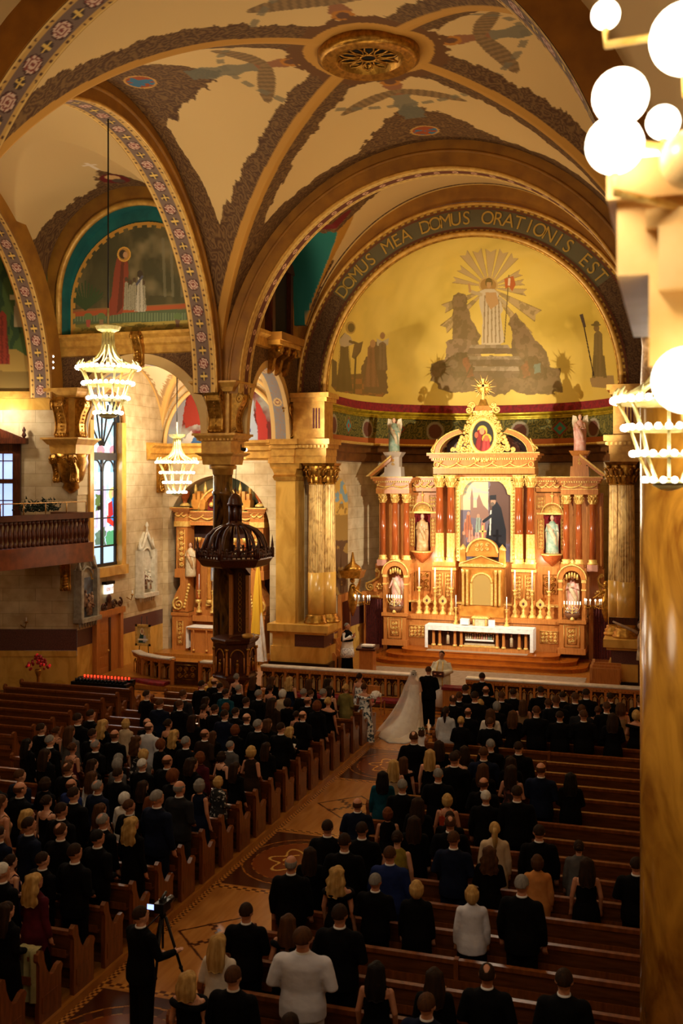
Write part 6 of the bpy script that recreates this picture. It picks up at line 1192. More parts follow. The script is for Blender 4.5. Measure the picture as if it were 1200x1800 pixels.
t = thing('hanging_door', (-4.9, 38.9, .3), 'tall brown wooden door in the apse wall left of the altar', 'door', absolute=True); m = MB(); m.box(-5.4, -5.25, 38.3, 39.5, .3, 2.9, WOODR); m.build('door_leaf', None, t); m = MB()
for a, b in ((.5, 1.3), (1.5, 2.6)): m.box(-5.26, -5.22, 38.45, 39.35, a, b, WOODD)
m.build('door_panels', None, t)
# ---- side altar in the chapel
SA = thing('side_altar', (-10.4, 38.6, .45), 'gilded wooden side altar with scroll buttresses in the arched chapel niche', 'altarpiece', absolute=True); c = -10.4; y = 38.45
m = MB(); m.box(c-2.0, c+2.0, y-.3, 39.0, .3, .9, W1); m.box(c-1.3, c+1.3, y+.15, 39.0, .9, 5.0, W1); m.box(c-1.3, c+1.3, y-.15, 39.0, 1.6, 1.85, W1); m.box(c-1.3, c+1.3, y, 39, 1.85, 2.15, W1); m.build('carved_body', None, SA)
for sx in (-1, 1):
    X = c+sx*1.68; m = MB(); m.box(X-.36, X+.36, y-.5, y+.4, .3, 1.95, W1); m.box(X-.4, X+.4, y-.54, y+.4, 1.85, 1.97, W1); relief(m, X-.1, X+.1, .7, 1.6, y-.52, GOLDB, s=.18); m.prism([(X+sx*.38, 2.0), (X+sx*.42, 2.35), (X+sx*.25, 2.75), (X+sx*.05, 3.1), (X+sx*.05, 3.4), (X-sx*.3, 3.4), (X-sx*.3, 2.0)], y-.4, y+.3, 'y', W1); spiral(m, X+sx*.12, 2.3, y-.43, .28, -sx, PI/2, 1.6, .05, GOLDB)
    for k in range(8): m.ell((X-sx*(.15+.03*k), y-.42, 2.2+.13*k), .07, GOLDB, 6, 5)
    m.box(X-.3, X+.3, y-.4, y+.3, 3.4, 3.75, W1); m.build('scroll_buttress', None, SA)
    m = MB(); m.box(X-.25, X+.25, y-.35, y+.3, 3.75, 5.55, W1); relief(m, X-.12, X+.12, 3.85, 5.35, y-.38, GOLDB, s=.2, th=.03); m.build('pilaster', None, SA)
    m = MB(); m.box(X-.32, X+.32, y-.42, y+.3, 5.5, 5.72, GOLDB); ent(m, X-.3, X+.3, y-.4, y+.3, 5.72, 6.3, False); swag(m, X-.25, X+.25, 6.0, y-.42, 2, .08); m.build('pilaster_head', None, SA)
    m = MB(); m.lathe([(.22, 0), (.2, .06), (.08, .16), (.1, .26), (.2, .42), (.21, .6), (.1, .78), (.06, .85), (.07, .9), (.03, 1.0), (.04, 1.1), (0, 1.3)], (X, y-.05, 6.32), 14, WOODC); m.lathe([(.225, 0), (.21, .06), (.1, .14)], (X, y-.05, 6.33), 14, GOLDB); m.lathe([(.06, .86), (.045, 1.0), (.05, 1.06), (0, 1.36)], (X, y-.05, 6.33), 10, GOLDB); m.build('urn_finial', None, SA)
    for k, x in enumerate((.55, 1.05)): m = MB(); m.lathe([(.12, 2.5), (.09, 2.6), (.085, 4.9), (.13, 5.0)], (c+sx*x, y-.1, 0), 14, WOODC if k else TW); m.lathe([(.13, 2.35), (.13, 2.5)], (c+sx*x, y-.1, 0), 14, GOLDB); m.lathe([(.09, 4.85), (.15, 5.05)], (c+sx*x, y-.1, 0), 14, GOLDB); m.build('column', None, SA)
    m = MB(); m.frus(c+sx*1.0, y, 6.2, 6.6, .28, .2, .32, .22, TW)
    for k in (-.2, 0, .2): m.box(c+sx*1.0+k-.07, c+sx*1.0+k+.07, y-.2, y+.1, 6.6, 6.95 if k == 0 else 6.85, TW); 
    for k in (-.22, .22): m.lathe([(.05, 0), (.08, .2), (.04, .35), (0, .55)], (c+sx*1.0+k, y, 6.85), 8, GOLDB)
    m.build('turret', None, SA)
m = MB(); ent(m, c-1.45, c+1.45, y-.2, 39, 5.55, 6.15, False); swag(m, c-1.4, c+1.4, 5.9, y-.26, 5, .1); po = [(c-1.0*math.cos(q), 6.15+.95*math.sin(q)) for q in np.linspace(0, PI, 15)]; pi2 = [(c-.78*math.cos(q), 6.15+.75*math.sin(q)) for q in np.linspace(0, PI, 15)]; m.prism(po+pi2[::-1], y-.15, y+.3, 'y', TW); m.prism(pi2, y+.1, y+.2, 'y', RED); m.tube([(a, y-.17, b) for a, b in po], .05, 6, GOLDB)
for k in range(8): m.ell((c-.5+.14*k, y, 6.4+.2*math.sin(k)), .12, GOLDB, 6, 5)
m.lathe([(.1, 0), (.14, .2), (.04, .5), (0, .8)], (c, y, 7.1), 10, GOLDB); m.build('arched_top', None, SA)
statue(c-1.28+.0, y-.35, 3.45, 1.4, IV, TANR, 'pale statue at the left of the side altar', 0, group='side altar statues'); statue(c+.95, y-.45, 3.45, 1.4, IV, GRNR, 'pale statue at the right of the side altar, beyond the pulpit canopy', 2, group='side altar statues'); statue(c-.1, y-.3, 3.3, 1.7, noise_mat('blue_white_robe', '#d8d8e0', '#8a9ac0', 4, .5), IV, 'tall white and blue statue at the centre of the side altar', 2)
m = MB(); m.box(c-1.0, c+1.0, y-.9, y-.3, .45, 1.4, W1); m.box(c-1.1, c+1.1, y-1.0, y-.3, 1.38, 1.46, W1); m.build('table', None, SA)
for x in (-.85, -.28, .28, .85): m = MB(); m.lathe([(.05, 0), (.04, .1), (.04, .8), (.05, .9)], (c+x, y-.95, .5), 10, W1); m.ell((c+x, y-.95, .55), .06, GOLDB, 8, 6); m.build('colonette', None, SA)
m = MB(); m.box(c-1.15, c+1.15, y-1.02, y-.3, 1.46, 1.49, LINEN)
for sx in (-1, 1): m.add([(c+sx*(1.16+.03*math.sin(j*1.6)), y-1.02+.7*j/10, z) for z in (1.48, .6) for j in range(11)], [(j, j+1, 12+j, 11+j) for j in range(10)], LINEN)
tag(m.build('altar_cloth', None), 'white cloth on the side altar table in the chapel, partly behind the pulpit', 'cloth')
POS = ['far left', 'second from left', 'third from left', 'third from right', 'second from right', 'far right']
for i, (x, z) in enumerate(((-1.0, 1.97), (-.62, 2.25), (-.38, 1.97), (.38, 1.97), (.62, 2.25), (1.0, 1.97))):
    o = copy_tree(cs); o.location = (c+x, y-.05-.1*(z < 2), z); o.scale = (.85, .85, .85); o['label'] = 'white candle on a gilt candlestick on the side altar, %s' % POS[i]; o['group'] = 'candlesticks on the side altar'
st(MB().box(-12.8, -7.5, 37.0, 39.1, .3, .45, WOODL).build('floor'))
# flag by the chapel
t = thing('flag', (-8.05, 36.6, .3), 'furled yellow and white flag on a pole between the pulpit and the marble pilaster', 'flag'); m = MB(); m.tube([(0, 0, 0), (0, 0, 4.0)], .02, 8, GOLD); m.lathe([(.03, 0), (.05, .06), (0, .2)], (0, 0, 4.0), 8, GOLD); m.build('pole', None, t)
for nm, mt, z0, z1, dx in (('yellow_cloth', plain('yellow_silk', '#e8b430', .5), 1.2, 3.85, -.05), ('white_cloth', LINEN, .15, 2.6, .1)):
    m = MB(); n = 28; v = []
    for j in range(9):
        q = j/8; z = z0+(z1-z0)*q; r = (.2*(1-q)**.6+.03)
        for i in range(n): a = 2*PI*i/n; rr = r*(1+.25*math.sin(a*5+q*2)); v.append((dx*(1-q)+rr*math.cos(a), -.05+rr*.6*math.sin(a), z))
    m.add(v, [(j*n+i, j*n+(i+1) % n, (j+1)*n+(i+1) % n, (j+1)*n+i) for j in range(8) for i in range(n)], mt, True); m.build(nm, None, t)
# ---- pulpit
PX, PY = -6.45, 30.75
t = thing('pulpit', (PX, PY, 0), 'dark carved hexagonal pulpit with gilt arches in front of the dark marble pillar', 'pulpit', absolute=True)
def hexp(r, a0=PI/6): return [(PX+r*math.cos(a0+PI/3*k), PY+r*math.sin(a0+PI/3*k)) for k in range(6)]
m = MB(); m.lathe([(.5, 0), (.5, .15), (.3, .3), (.32, .7), (.62, 1.0)], (PX, PY, 0), 6, WOODD, smooth=False, a0=PI/6, a1=2*PI+PI/6); m.build('foot', None, t)
m = MB(); m.lathe([(.70, 1.0), (.74, 1.08), (.66, 1.14), (.66, 2.12), (.74, 2.18), (.80, 2.28), (.76, 2.32)], (PX, PY, 0), 6, WOODD, smooth=False, a0=PI/6, a1=2*PI+PI/6); m.build('body', None, t)
for k in range(6):
    a = PI/6+PI/3*k; x, y2 = PX+.68*math.cos(a), PY+.68*math.sin(a); m = MB(); m.lathe([(.06, 0), (.04, .08), (.035, .75), (.06, .85)], (x, y2, 1.15), 10, WOODR); m.lathe([(.065, .78), (.07, .86)], (x, y2, 1.15), 10, GOLD); m.lathe([(.05, .3), (.05, .33)], (x, y2, 1.15), 10, GOLD); m.build('colonette', None, t)
    a = PI/3*k+PI/3; nx_, ny_ = math.cos(a), math.sin(a); cx_, cy_ = PX+nx_*.6, PY+ny_*.6; m = MB(); m.tube([(cx_-ny_*.22*math.cos(q), cy_+nx_*.22*math.cos(q), 1.72+.26*math.sin(q)) for q in np.linspace(0, PI, 12)], .025, 6, GOLD)
    for s_ in (-1, 1): m.tube([(cx_-ny_*.22*s_, cy_+nx_*.22*s_, 1.22), (cx_-ny_*.22*s_, cy_+nx_*.22*s_, 1.72)], .025, 6, WOODR)
    m.lathe([(.07, 0), (.06, .25), (.05, .3)], (cx_, cy_, 1.25), 8, GOLD); m.ell((cx_, cy_, 1.62), .045, GOLD, 8, 6); m.build('arched_panel', None, t)
m = MB(); m.box(PX-.3, PX+.28, 31.15, 31.3, 2.0, 4.7, WOODD)
for k in range(13): m.tube([(PX+.0+.05*math.cos(q), 31.13, 2.5+.15*k+.075*math.sin(q)) for q in np.linspace(0, 2*PI, 9)[:-1]], .014, 5, GOLD, closed=True)
for s_ in (-1, 1):
    m.box(PX+s_*.3-.06, PX+s_*.3+.06, 31.05, 31.2, 2.0, 4.3, WOODR)
    for k in range(6): m.ell((PX+s_*.3, 31.03, 2.3+.3*k), .02, GOLD, 6, 5)
    m.prism([(31.15, 4.3), (30.6, 4.62), (30.6, 4.75), (31.15, 4.75)], PX+s_*.3-.08, PX+s_*.3+.08, 'x', WOODD)
m.build('back_panel', None, t)
m = MB(); m.box(PX+.1, PX+.75, PY-.55, PY-.15, 2.3, 2.36, WOODD); m.prism([(PX+.0, 2.32), (PX+.75, 2.32), (PX+.7, 2.48), (PX+.1, 2.4)], PY-.5, PY-.1, 'y', WOODD); m.ell((PX+.6, PY-.4, 2.42), (.2, .15, .09), GILT); m.build('bookrest', None, t)
t = thing('pulpit_canopy', (PX, PY, 4.6), 'openwork dark wooden crown canopy with spires hanging above the pulpit', 'canopy', absolute=True)
m = MB(); m.lathe([(1.0, 4.62), (1.08, 4.66), (1.22, 4.86), (1.25, 4.88), (1.25, 4.92), (1.0, 4.95), (.9, 4.7)], (PX, PY, 0), 6, WOODD, smooth=False, a0=PI/6, a1=2*PI+PI/6); m.build('tester_rim', None, t)
for k in range(6):
    a0, a1 = PI/6+PI/3*k, PI/6+PI/3*(k+1); p, q = Vector((PX+1.22*math.cos(a0), PY+1.22*math.sin(a0), 0)), Vector((PX+1.22*math.cos(a1), PY+1.22*math.sin(a1), 0)); m = MB()
    for j in range(8):
        u = p.lerp(q, (j+.5)/8); h = .22+.06*(j % 2); m.tube([(u.x, u.y, 4.92), (u.x, u.y, 4.92+h)], .03, 5, WOODD); m.ell((u.x, u.y, 4.92+h), .05, WOODD, 6, 5)
    m.tube([(p.x, p.y, 5.02), (q.x, q.y, 5.02)], .03, 5, WOODD); m.tube([(p.x, p.y, 5.14), (q.x, q.y, 5.14)], .022, 5, WOODD); m.build('cresting', None, t)
    m = MB(); m.lathe([(.07, 0), (.07, .3), (.04, .34), (.05, .4), (.0, .75)], (p.x, p.y, 4.9), 8, WOODD); m.tube([((p.x*.97+q.x*.03), (p.y*.97+q.y*.03), 4.95), ((p.x*.97+q.x*.03), (p.y*.97+q.y*.03), 5.4)], .02, 5, WOODD); m.build('pinnacle', None, t)
for k in range(12):
    a = PI/6+PI/6*k; m = MB(); c_, s_ = math.cos(a), math.sin(a); pts = [(PX+r*c_, PY+r*s_, z) for r, z in ((1.05, 4.95), (1.02, 5.3), (.9, 5.6), (.7, 5.8), (.45, 5.92), (.22, 5.98))]; m.tube(pts, [.055, .055, .055, .05, .045, .04], 6, WOODD); m.build('dome_rib', None, t)
m = MB(); m.lathe([(.3, 5.94), (.3, 6.0), (.22, 6.05), (.22, 6.1)], (PX, PY, 0), 12, WOODD)
for k in range(6): a = PI/3*k; m.tube([(PX+.19*math.cos(a), PY+.19*math.sin(a), 6.05), (PX+.19*math.cos(a), PY+.19*math.sin(a), 6.6)], .045, 6, WOODD)
m.lathe([(.14, 6.0), (.14, 6.6)], (PX, PY, 0), 12, WOODD); m.lathe([(.27, 6.6), (.27, 6.66), (.24, 6.7), (.22, 6.82), (.14, 6.93), (.03, 7.0), (.03, 7.06), (.05, 7.1), (0, 7.25)], (PX, PY, 0), 16, WOODD, flute=.04); m.build('lantern', None, t)
m = MB(); m.tube([(PX, PY, 7.2), (PX, PY+.1, 7.9)], .01, 5, IRON); m.build('hanging_rod', None, t)
# ================================================================== RAIL, PEWS
def rail(path, zb, label):
    t = thing('communion_rail', (*path[0], zb), label, 'railing', absolute=True)
    L = 0; seg = []
    for a, b in zip(path[:-1], path[1:]): d = math.dist(a, b); seg.append((a, b, d)); L += d
    def at(s):
        for a, b, d in seg:
            if s <= d+1e-6: q = s/d; return (a[0]+(b[0]-a[0])*q, a[1]+(b[1]-a[1])*q), math.atan2(b[1]-a[1], b[0]-a[0])
            s -= d
        return b, 0
    m = MB(); m.sweep([(-.16, zb+.86), (.16, zb+.86), (.18, zb+.9), (.16, zb+.93), (-.16, zb+.93), (-.16, zb+.86)], path, WHITEM); m.build('marble_top', None, t)
    m = MB(); m.sweep([(-.12, zb+.72), (.1, zb+.72), (.12, zb+.78), (.14, zb+.86), (-.12, zb+.86), (-.12, zb+.72)], path, WOODR); m.sweep([(-.14, zb), (.15, zb), (.15, zb+.1), (.1, zb+.14), (-.14, zb+.14), (-.14, zb)], path, WOODR); m.sweep([(-.08, zb+.1), (-.05, zb+.1), (-.05, zb+.74), (-.08, zb+.74)], path, WOODD)
    n = int(L/.12)
    for k in range(n): p, a = at((k+.5)*L/n); m.ell((p[0]+.115*math.sin(a), p[1]-.115*math.cos(a), zb+.77), .026, GOLD, 6, 5)
    m.build('rail_frame', None, t)
    nb = max(1, round(L/.44)); w_ = L/nb
    for k in range(nb):
        p, a = at((k+.5)*w_); c, s = math.cos(a), math.sin(a); m = MB()
        def lp(u, v, z): return (p[0]+c*u+s*v, p[1]+s*u-c*v, zb+z)
        for q in (-.25, .25):
            m.tube([lp(w_*q-w_*.2*math.cos(e), .08, .5+w_*.24*math.sin(e)) for e in np.linspace(0, PI, 8)], .018, 5, GOLD)
            m.lathe([(.022, .14), (.018, .2), (.016, .48), (.026, .52)], (*lp(w_*q-w_*.2, .08, 0)[:2], zb), 6, GOLD); m.ell(lp(w_*q, .06, .63), .035, GOLD, 6, 5)
            m.add([lp(w_*q-.05, .02, .18), lp(w_*q+.05, .02, .18), lp(w_*q+.05, .02, .5), lp(w_*q, .02, .58), lp(w_*q-.05, .02, .5)], [(0, 1, 2, 3, 4)], noise_mat('pale_gilt', '#c8a468', '#b08a4c', 8, .5))
        m.box(0, 0, 0, 0, 0, 0, WOODR) if 0 else None
        s0 = len(m.v); m.box(-.035, .035, -.12, .12, .14, .72, WOODR); m.xf(Matrix(((c, s, 0, lp(w_/2, 0, 0)[0]), (s, -c, 0, lp(w_/2, 0, 0)[1]), (0, 0, 1, zb), (0, 0, 0, 1))), s0)
        m.build('arcade_bay', None, t)
    return t
rail([(-11.9, 34.0), (-11.3, 33.45), (-10.4, 33.05), (-9.85, 32.95)], .15, 'curved end of the carved communion rail before the side altar, far left')
rail([(-8.6, 32.75), (-6.9, 32.72)], .15, 'short carved communion rail section left of the pulpit')
rail([(-6.3, 32.7), (-1.0, 32.7)], .15, 'long white topped communion rail between the pulpit and the bride')
rail([(.8, 32.7), (6.9, 32.7)], .15, 'white topped communion rail right of the groom')
t = thing('rail_gate', (-9.2, 32.9, .15), 'dark gilt gate in the communion rail before the side altar', 'gate', absolute=True)
m = MB(); m.box(-9.8, -8.65, 32.8, 32.88, .2, .98, WOODD); m.box(-9.82, -9.7, 32.75, 32.9, .15, 1.05, WOODR); m.box(-8.75, -8.62, 32.75, 32.9, .15, 1.05, WOODR); m.build('panel', None, t); m = MB(); relief(m, -9.6, -8.85, .4, .85, 32.78, GOLD, s=.24, th=.025); m.build('gilt_scrollwork', None, t)
def cushion(pts, label):
    m = MB(); m.sweep([(-.2, .16), (-.2, .24), (-.14, .28), (.12, .28), (.18, .24), (.2, .16)], pts, RED); tag(m.build('kneeling_cushion'), label, 'cushion')
cushion([(-12.0, 33.55), (-11.4, 33.05), (-10.5, 32.66), (-9.9, 32.6)], 'curved red velvet kneeling cushion at the far left rail'); cushion([(-8.5, 32.42), (-6.95, 32.4)], 'red kneeling cushion left of the pulpit foot'); cushion([(-5.7, 32.38), (-1.1, 32.38)], 'long red velvet kneeling cushion at the rail behind the bride'); cushion([(.9, 32.38), (6.8, 32.38)], 'long red kneeling cushion at the rail right of the groom')
# pews
PK = noise_mat('pew_dark_wood', '#72401c', '#4e2810', 3, .3, 0, (1, 8, 8), .3, .7); PKE = noise_mat('pew_end_wood', '#874a20', '#623214', 3, .28, 0, (6, 6, 1), .3, .7)
ENDP = [(-.06, 0), (.46, 0), (.46, .5), (.5, .58), (.46, .64), (.38, .63), (.28, .56), (.2, .57), (.12, .68), (.06, .82), (.05, .9), (.03, .97), (-.03, 1.0), (-.09, .96), (-.1, .88), (-.06, .8)]
def pew_proto(L):
    t = thing('pew', (0, 0, 0), 'x', 'pew')
    for x in (0, L-.07):
        m = MB(); m.prism(ENDP, x, x+.07, 'x', PKE); m.prism([(p[0]*.7+.05, .12+p[1]*.45) for p in ENDP[:3]]+[(.07, .35), (-.0, .35)], x-.008, x+.078, 'x', PKE); m.build('pew_end', None, t)
    m = MB(); m.prism([(-.02, .36), (.02, .36), (-.02, .86), (-.06, .86)], .07, L-.07, 'x', PK); m.build('backrest', None, t)
    m = MB(); m.prism([(-.08, .85), (.0, .85), (.01, .89), (-.02, .92), (-.08, .91)], .07, L-.07, 'x', PKE); m.build('top_rail', None, t)
    m = MB(); m.prism([(0, .4), (.4, .41), (.42, .43), (.4, .45), (0, .43)], .07, L-.07, 'x', PK); m.box(.07, L-.07, .1, .13, 0, .4, PK); m.build('seat', None, t)
    m = MB(); m.box(.1, L-.1, -.11, -.04, .55, .57, PKE); m.box(.1, L-.1, -.12, -.105, .55, .66, PKE)
    m.build('book_ledge', None, t)
    if L > 4: m = MB(); m.box(L*.5-.03, L*.5+.03, -.1, -.0, 0, .93, PKE); m.box(L*.5-.02, L*.5+.02, 0, .4, 0, .4, PKE); m.build('middle_support', None, t)
    return t
ORDN = ['first', 'second', 'third', 'fourth', 'fifth', 'sixth', 'seventh', 'eighth', 'ninth', 'tenth', 'eleventh', 'twelfth', 'thirteenth', 'fourteenth', 'fifteenth', 'sixteenth', 'seventeenth', 'eighteenth', 'nineteenth', 'twentieth', 'twenty-first', 'twenty-second', 'twenty-third']
Y0, DY, NR = 11.1, .84, 21
def pews(proto, x, y0, n, side, grp):
    kids_of(proto)
    for k in range(n):
        o = proto if k == 0 else copy_tree(proto); o.location = (x, y0+DY*k, .12); o['label'] = 'brown wooden pew %s, %s from the front' % (side, ORDN[n-1-k]); o['group'] = grp
pews(pew_proto(6.5), -7.5, Y0, NR, 'left of the aisle', 'pews left of the central aisle')
pews(pew_proto(6.0), 1.35, Y0-DY*2, NR+1, 'right of the aisle', 'pews right of the central aisle')
pews(pew_proto(4.0), -12.6, Y0+DY*13, 8, 'in the left transept', 'empty pews in the left transept')
# votive stand, red flowers, side shrine, speaker bits
t = thing('votive_stand', (-10.4, 28.9, 0), 'iron votive stand with rows of glowing red candle glasses behind the empty pews', 'candle stand', absolute=True)
m = MB(); m.box(-11.3, -9.3, 28.7, 29.3, .85, .95, IRON); 
for x in (-11.25, -9.35):
    for y in (28.75, 29.25): m.box(x-.03, x+.03, y-.03, y+.03, 0, .9, IRON)
m.build('frame', None, t); RV = emit('red_votive', '#ff3018', 3)
for k in range(14): m = MB(); m.lathe([(.026, 0), (.03, .07)], (-11.1+.125*k, 29.2, 1.02), 8, RV); m.build('votive_glass', None, t)
for r in range(2):
    for k in range(14): m = MB(); m.lathe([(.045, 0), (.05, .1)], (-11.15+.13*k, 28.95-.15*r, .95), 8, plain('dark_votive', '#1c2028', .2)); m.build('unlit_votive', None, t)
m = MB(); m.box(-11.3, -9.3, 29.12, 29.3, .95, 1.02, IRON); m.build('upper_tray', None, t)
t = thing('red_flowers', (-13.4, 29.6, 0), 'bunch of bright red flowers in a gilt vase by the left wall', 'flowers', absolute=True)
fx, fy = pp(67, 1200, Z=.6).x, pp(67, 1200, Z=.6).y
m = MB(); m.lathe([(.12, 0), (.04, .3), (.05, .8), (.12, 1.0), (.1, 1.05)], (fx, fy, 0), 12, GOLD); m.build('vase', None, t); m = MB(); random.seed(4)
RF = emit('glowing_petal', '#c01818', .5)  # lit copy of the petal red, with a glow added
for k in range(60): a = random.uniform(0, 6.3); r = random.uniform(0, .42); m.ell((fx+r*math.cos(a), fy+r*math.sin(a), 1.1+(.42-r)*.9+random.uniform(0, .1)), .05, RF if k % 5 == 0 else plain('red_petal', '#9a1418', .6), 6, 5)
m.build('blossoms', None, t)
t = thing('side_shrine', (-13.6, 27.5, 0), 'dark wooden side shrine with a columned canopy and small angel, left edge', 'shrine', absolute=True)
q0 = pp(42, 1200, Z=0); x, y = q0.x, q0.y-.6; m = MB(); m.lathe([(.2, 0), (.2, .4), (.13, .5), (.12, 2.6), (.17, 2.7), (.2, 3.0)], (x, y, 0), 14, MARBV); m.build('marble_colonette', None, t)
m = MB(); m.box(x-2.6, x+.25, y-.2, y+.5, 3.0, 3.25, OC2); m.prism([(x-2.4, 3.25), (x-.2, 3.25), (x-.4, 3.6), (x-.9, 3.9), (x-2.4, 4.1)], y-.1, y+.4, 'y', OC2); m.build('canopy', None, t); m = MB(); m.lathe([(.08, 0), (.04, .12), (.09, .22), (0, .36)], (x, y, 3.25), 8, OC2); m.build('finial', None, t)
m = MB(); m.box(x-2.6, x-.1, y-.1, y+.6, 0, 1.1, WOODR); m.box(x-2.6, x-.15, y+.5, y+.6, 1.1, 3.0, plain('shrine_dark', '#2a1512', .8)); m.box(x-2.6, x, y-.2, y+.6, 1.1, 1.2, WOODD); m.build('cabinet', None, t)
statue(x-.75, y+.1, 3.85, .8, IV, IV, 'small pale kneeling cherub on top of the dark side shrine', 1)
# lectern, choir stalls, crucifix, aisle kneeler
t = thing('lectern', (-3.7, 35.2, .3), 'plain wooden lectern with an open book on the sanctuary floor', 'lectern', absolute=True)
lx, ly = pp(646, 1188, Z=.3).x, pp(646, 1188, Z=.3).y
m = MB(); m.frus(lx, ly, .3, 1.25, .26, .2, .26, .22, WOODR); m.build('stand', None, t); m = MB(); m.prism([(ly-.3, 1.25), (ly+.3, 1.25), (ly+.3, 1.42), (ly-.3, 1.32)], lx-.36, lx+.36, 'x', WOODD); m.build('desk', None, t); m = MB(); m.box(lx-.2, lx+.25, ly-.2, ly+.15, 1.38, 1.44, LINEN); tag(m.build('open_book', None), 'open book lying on the plain wooden lectern', 'book')
ORS = ['nearest', 'middle', 'farthest']
for k in range(3):
    for sx in (-1, 1):
        bx, by = (pp(556+13*k, 1178-3*k, Z=.3).x, pp(556+13*k, 1178-3*k, Z=.3).y) if sx < 0 else (4.6, 34.3+.55*k)
        m = MB(); m.prism([(0, 0), (.5, 0), (.5, .5), (.42, .62), (.34, .6), (.25, .7), (.3, .85), (.2, 1.05), (.08, 1.1), (0, 1.0), (-.05, .6)], -.04, .04, 'x' if sx > 0 else 'y', WOODR)
        if sx < 0: m.box(.0, .45, 0, .9, .4, .45, WOODR); m.box(0, .06, 0, .9, .4, 1.0, WOODR)
        else: m.box(0, .9, 0, .45, .4, .45, WOODR); m.box(0, .9, 0, .06, .4, 1.0, WOODR)
        s_ = MB(); tag(m.xf(Matrix.Translation((bx, by, .3))).build('choir_stall', None), 'carved wooden choir stall %s of the sanctuary, %s of three' % ('left' if sx < 0 else 'right', ORS[k]), 'seat', 'choir stalls')
t = thing('crucifix', (6.5, 33.2, 0), 'life-size crucifix with pale carved figure beside the right marble column', 'crucifix', absolute=True)
cx_, cy_ = pp(1128, 1150, Y=33.2).x, 33.2
m = MB(); m.box(cx_-.12, cx_+.12, cy_, cy_+.1, .3, 4.1, WOODD); m.box(cx_-1.0, cx_+1.0, cy_, cy_+.1, 2.9, 3.12, WOODD); m.box(cx_-.3, cx_+.3, cy_-.2, cy_+.3, .3, .7, WOODD); m.build('cross', None, t)
m = MB(); FL = noise_mat('carved_flesh', '#c8a98c', '#a88a6c', 8, .6)
m.tube([(cx_, cy_-.12, 1.15), (cx_+.03, cy_-.2, 1.7), (cx_, cy_-.12, 2.1)], [.05, .09, .12], 8, FL); m.tube([(cx_, cy_-.12, 2.05), (cx_, cy_-.12, 2.5), (cx_, cy_-.1, 2.75)], [.14, .15, .08], 10, FL); m.ell((cx_-.05, cy_-.17, 2.93), (.085, .1, .12), FL, 10, 8)
for s_ in (-1, 1): m.tube([(cx_+s_*.12, cy_-.1, 2.68), (cx_+s_*.5, cy_-.08, 2.85), (cx_+s_*.88, cy_-.04, 3.0)], [.06, .045, .03], 8, FL)
m.build('carved_figure', None, t); m = MB(); m.lathe([(.18, 0), (.17, .2), (.15, .3)], (cx_, cy_-.12, 1.85), 14, IV, flute=.12); m.build('loincloth', None, t); m = MB(); m.ell((cx_-.05, cy_-.15, 2.97), (.09, .1, .11), plain('statue_hair', '#4a2c18', .7), 10, 8); m.build('hair', None, t)
t = thing('kneeler', (.2, 31.6, .02), 'small red topped wooden kneeler in front of the groom', 'kneeler', absolute=True); m = MB(); m.box(.25, .85, 31.6, 31.95, 0, .85, WOODR); m.build('frame', None, t); m = MB(); m.box(.22, .88, 31.55, 32.0, .85, .93, RED); m.build('red_pad', None, t)
t = thing('side_chair', (-1.75, 31.2, 0), 'wooden chair with red seat by the left front pew', 'chair', absolute=True)
for dx in (-.22, .22):
    for dy in (-.2, .2): m = MB(); m.box(-1.75+dx-.02, -1.75+dx+.02, 31.0+dy-.02, 31.0+dy+.02, 0, 1.0 if dy < 0 else .45, WOODR); m.build('leg', None, t)
m = MB(); m.box(-1.98, -1.52, 30.78, 31.22, .45, .5, RED); m.build('seat', None, t); m = MB(); m.box(-1.97, -1.53, 30.78, 30.82, .7, 1.0, WOODR); m.build('backrest', None, t)
# ================================================================== PEOPLE
def solid(mb, name, vox, sm=4, mat=None):
    "fuse overlapping closed shapes into one continuous skin"
    o = mb.build(name, mat); md = o.modifiers.new('r', 'REMESH'); md.mode = 'VOXEL'; md.voxel_size = vox
    if sm: s_ = o.modifiers.new('s', 'SMOOTH'); s_.iterations = sm; s_.factor = .5
    bpy.context.view_layer.update(); me = bpy.data.meshes.new_from_object(o.evaluated_get(bpy.context.evaluated_depsgraph_get()))
    me.polygons.foreach_set('use_smooth', [True]*len(me.polygons)); me.name = name
    me.materials.clear(); me.materials.append(mat)
    old = o.data; bpy.data.objects.remove(o); bpy.data.meshes.remove(old); return me
def rings(m, R, n=24, mat=None, fold=0, fk=9, p=1.0):
    "R: (cx,cy,z,rx,ry) horizontal ellipses, capped"
    v = []; f = []
    for j, (cx, cy, z, rx, ry) in enumerate(R):
        for i in range(n):
            a = 2*PI*i/n; q = 1+fold*(1-j/len(R))*math.sin(a*fk+j*.3); c, s = math.cos(a), math.sin(a)
            v.append((cx+rx*q*abs(c)**p*(1 if c > 0 else -1), cy+ry*q*abs(s)**p*(1 if s > 0 else -1), z))
    for j in range(len(R)-1):
        for i in range(n): a, b = j*n+i, j*n+(i+1) % n; f.append((a, b, b+n, a+n))
    f.append(list(range(n))[::-1]); f.append([(len(R)-1)*n+i for i in range(n)]); return m.add(v, f, mat, True)
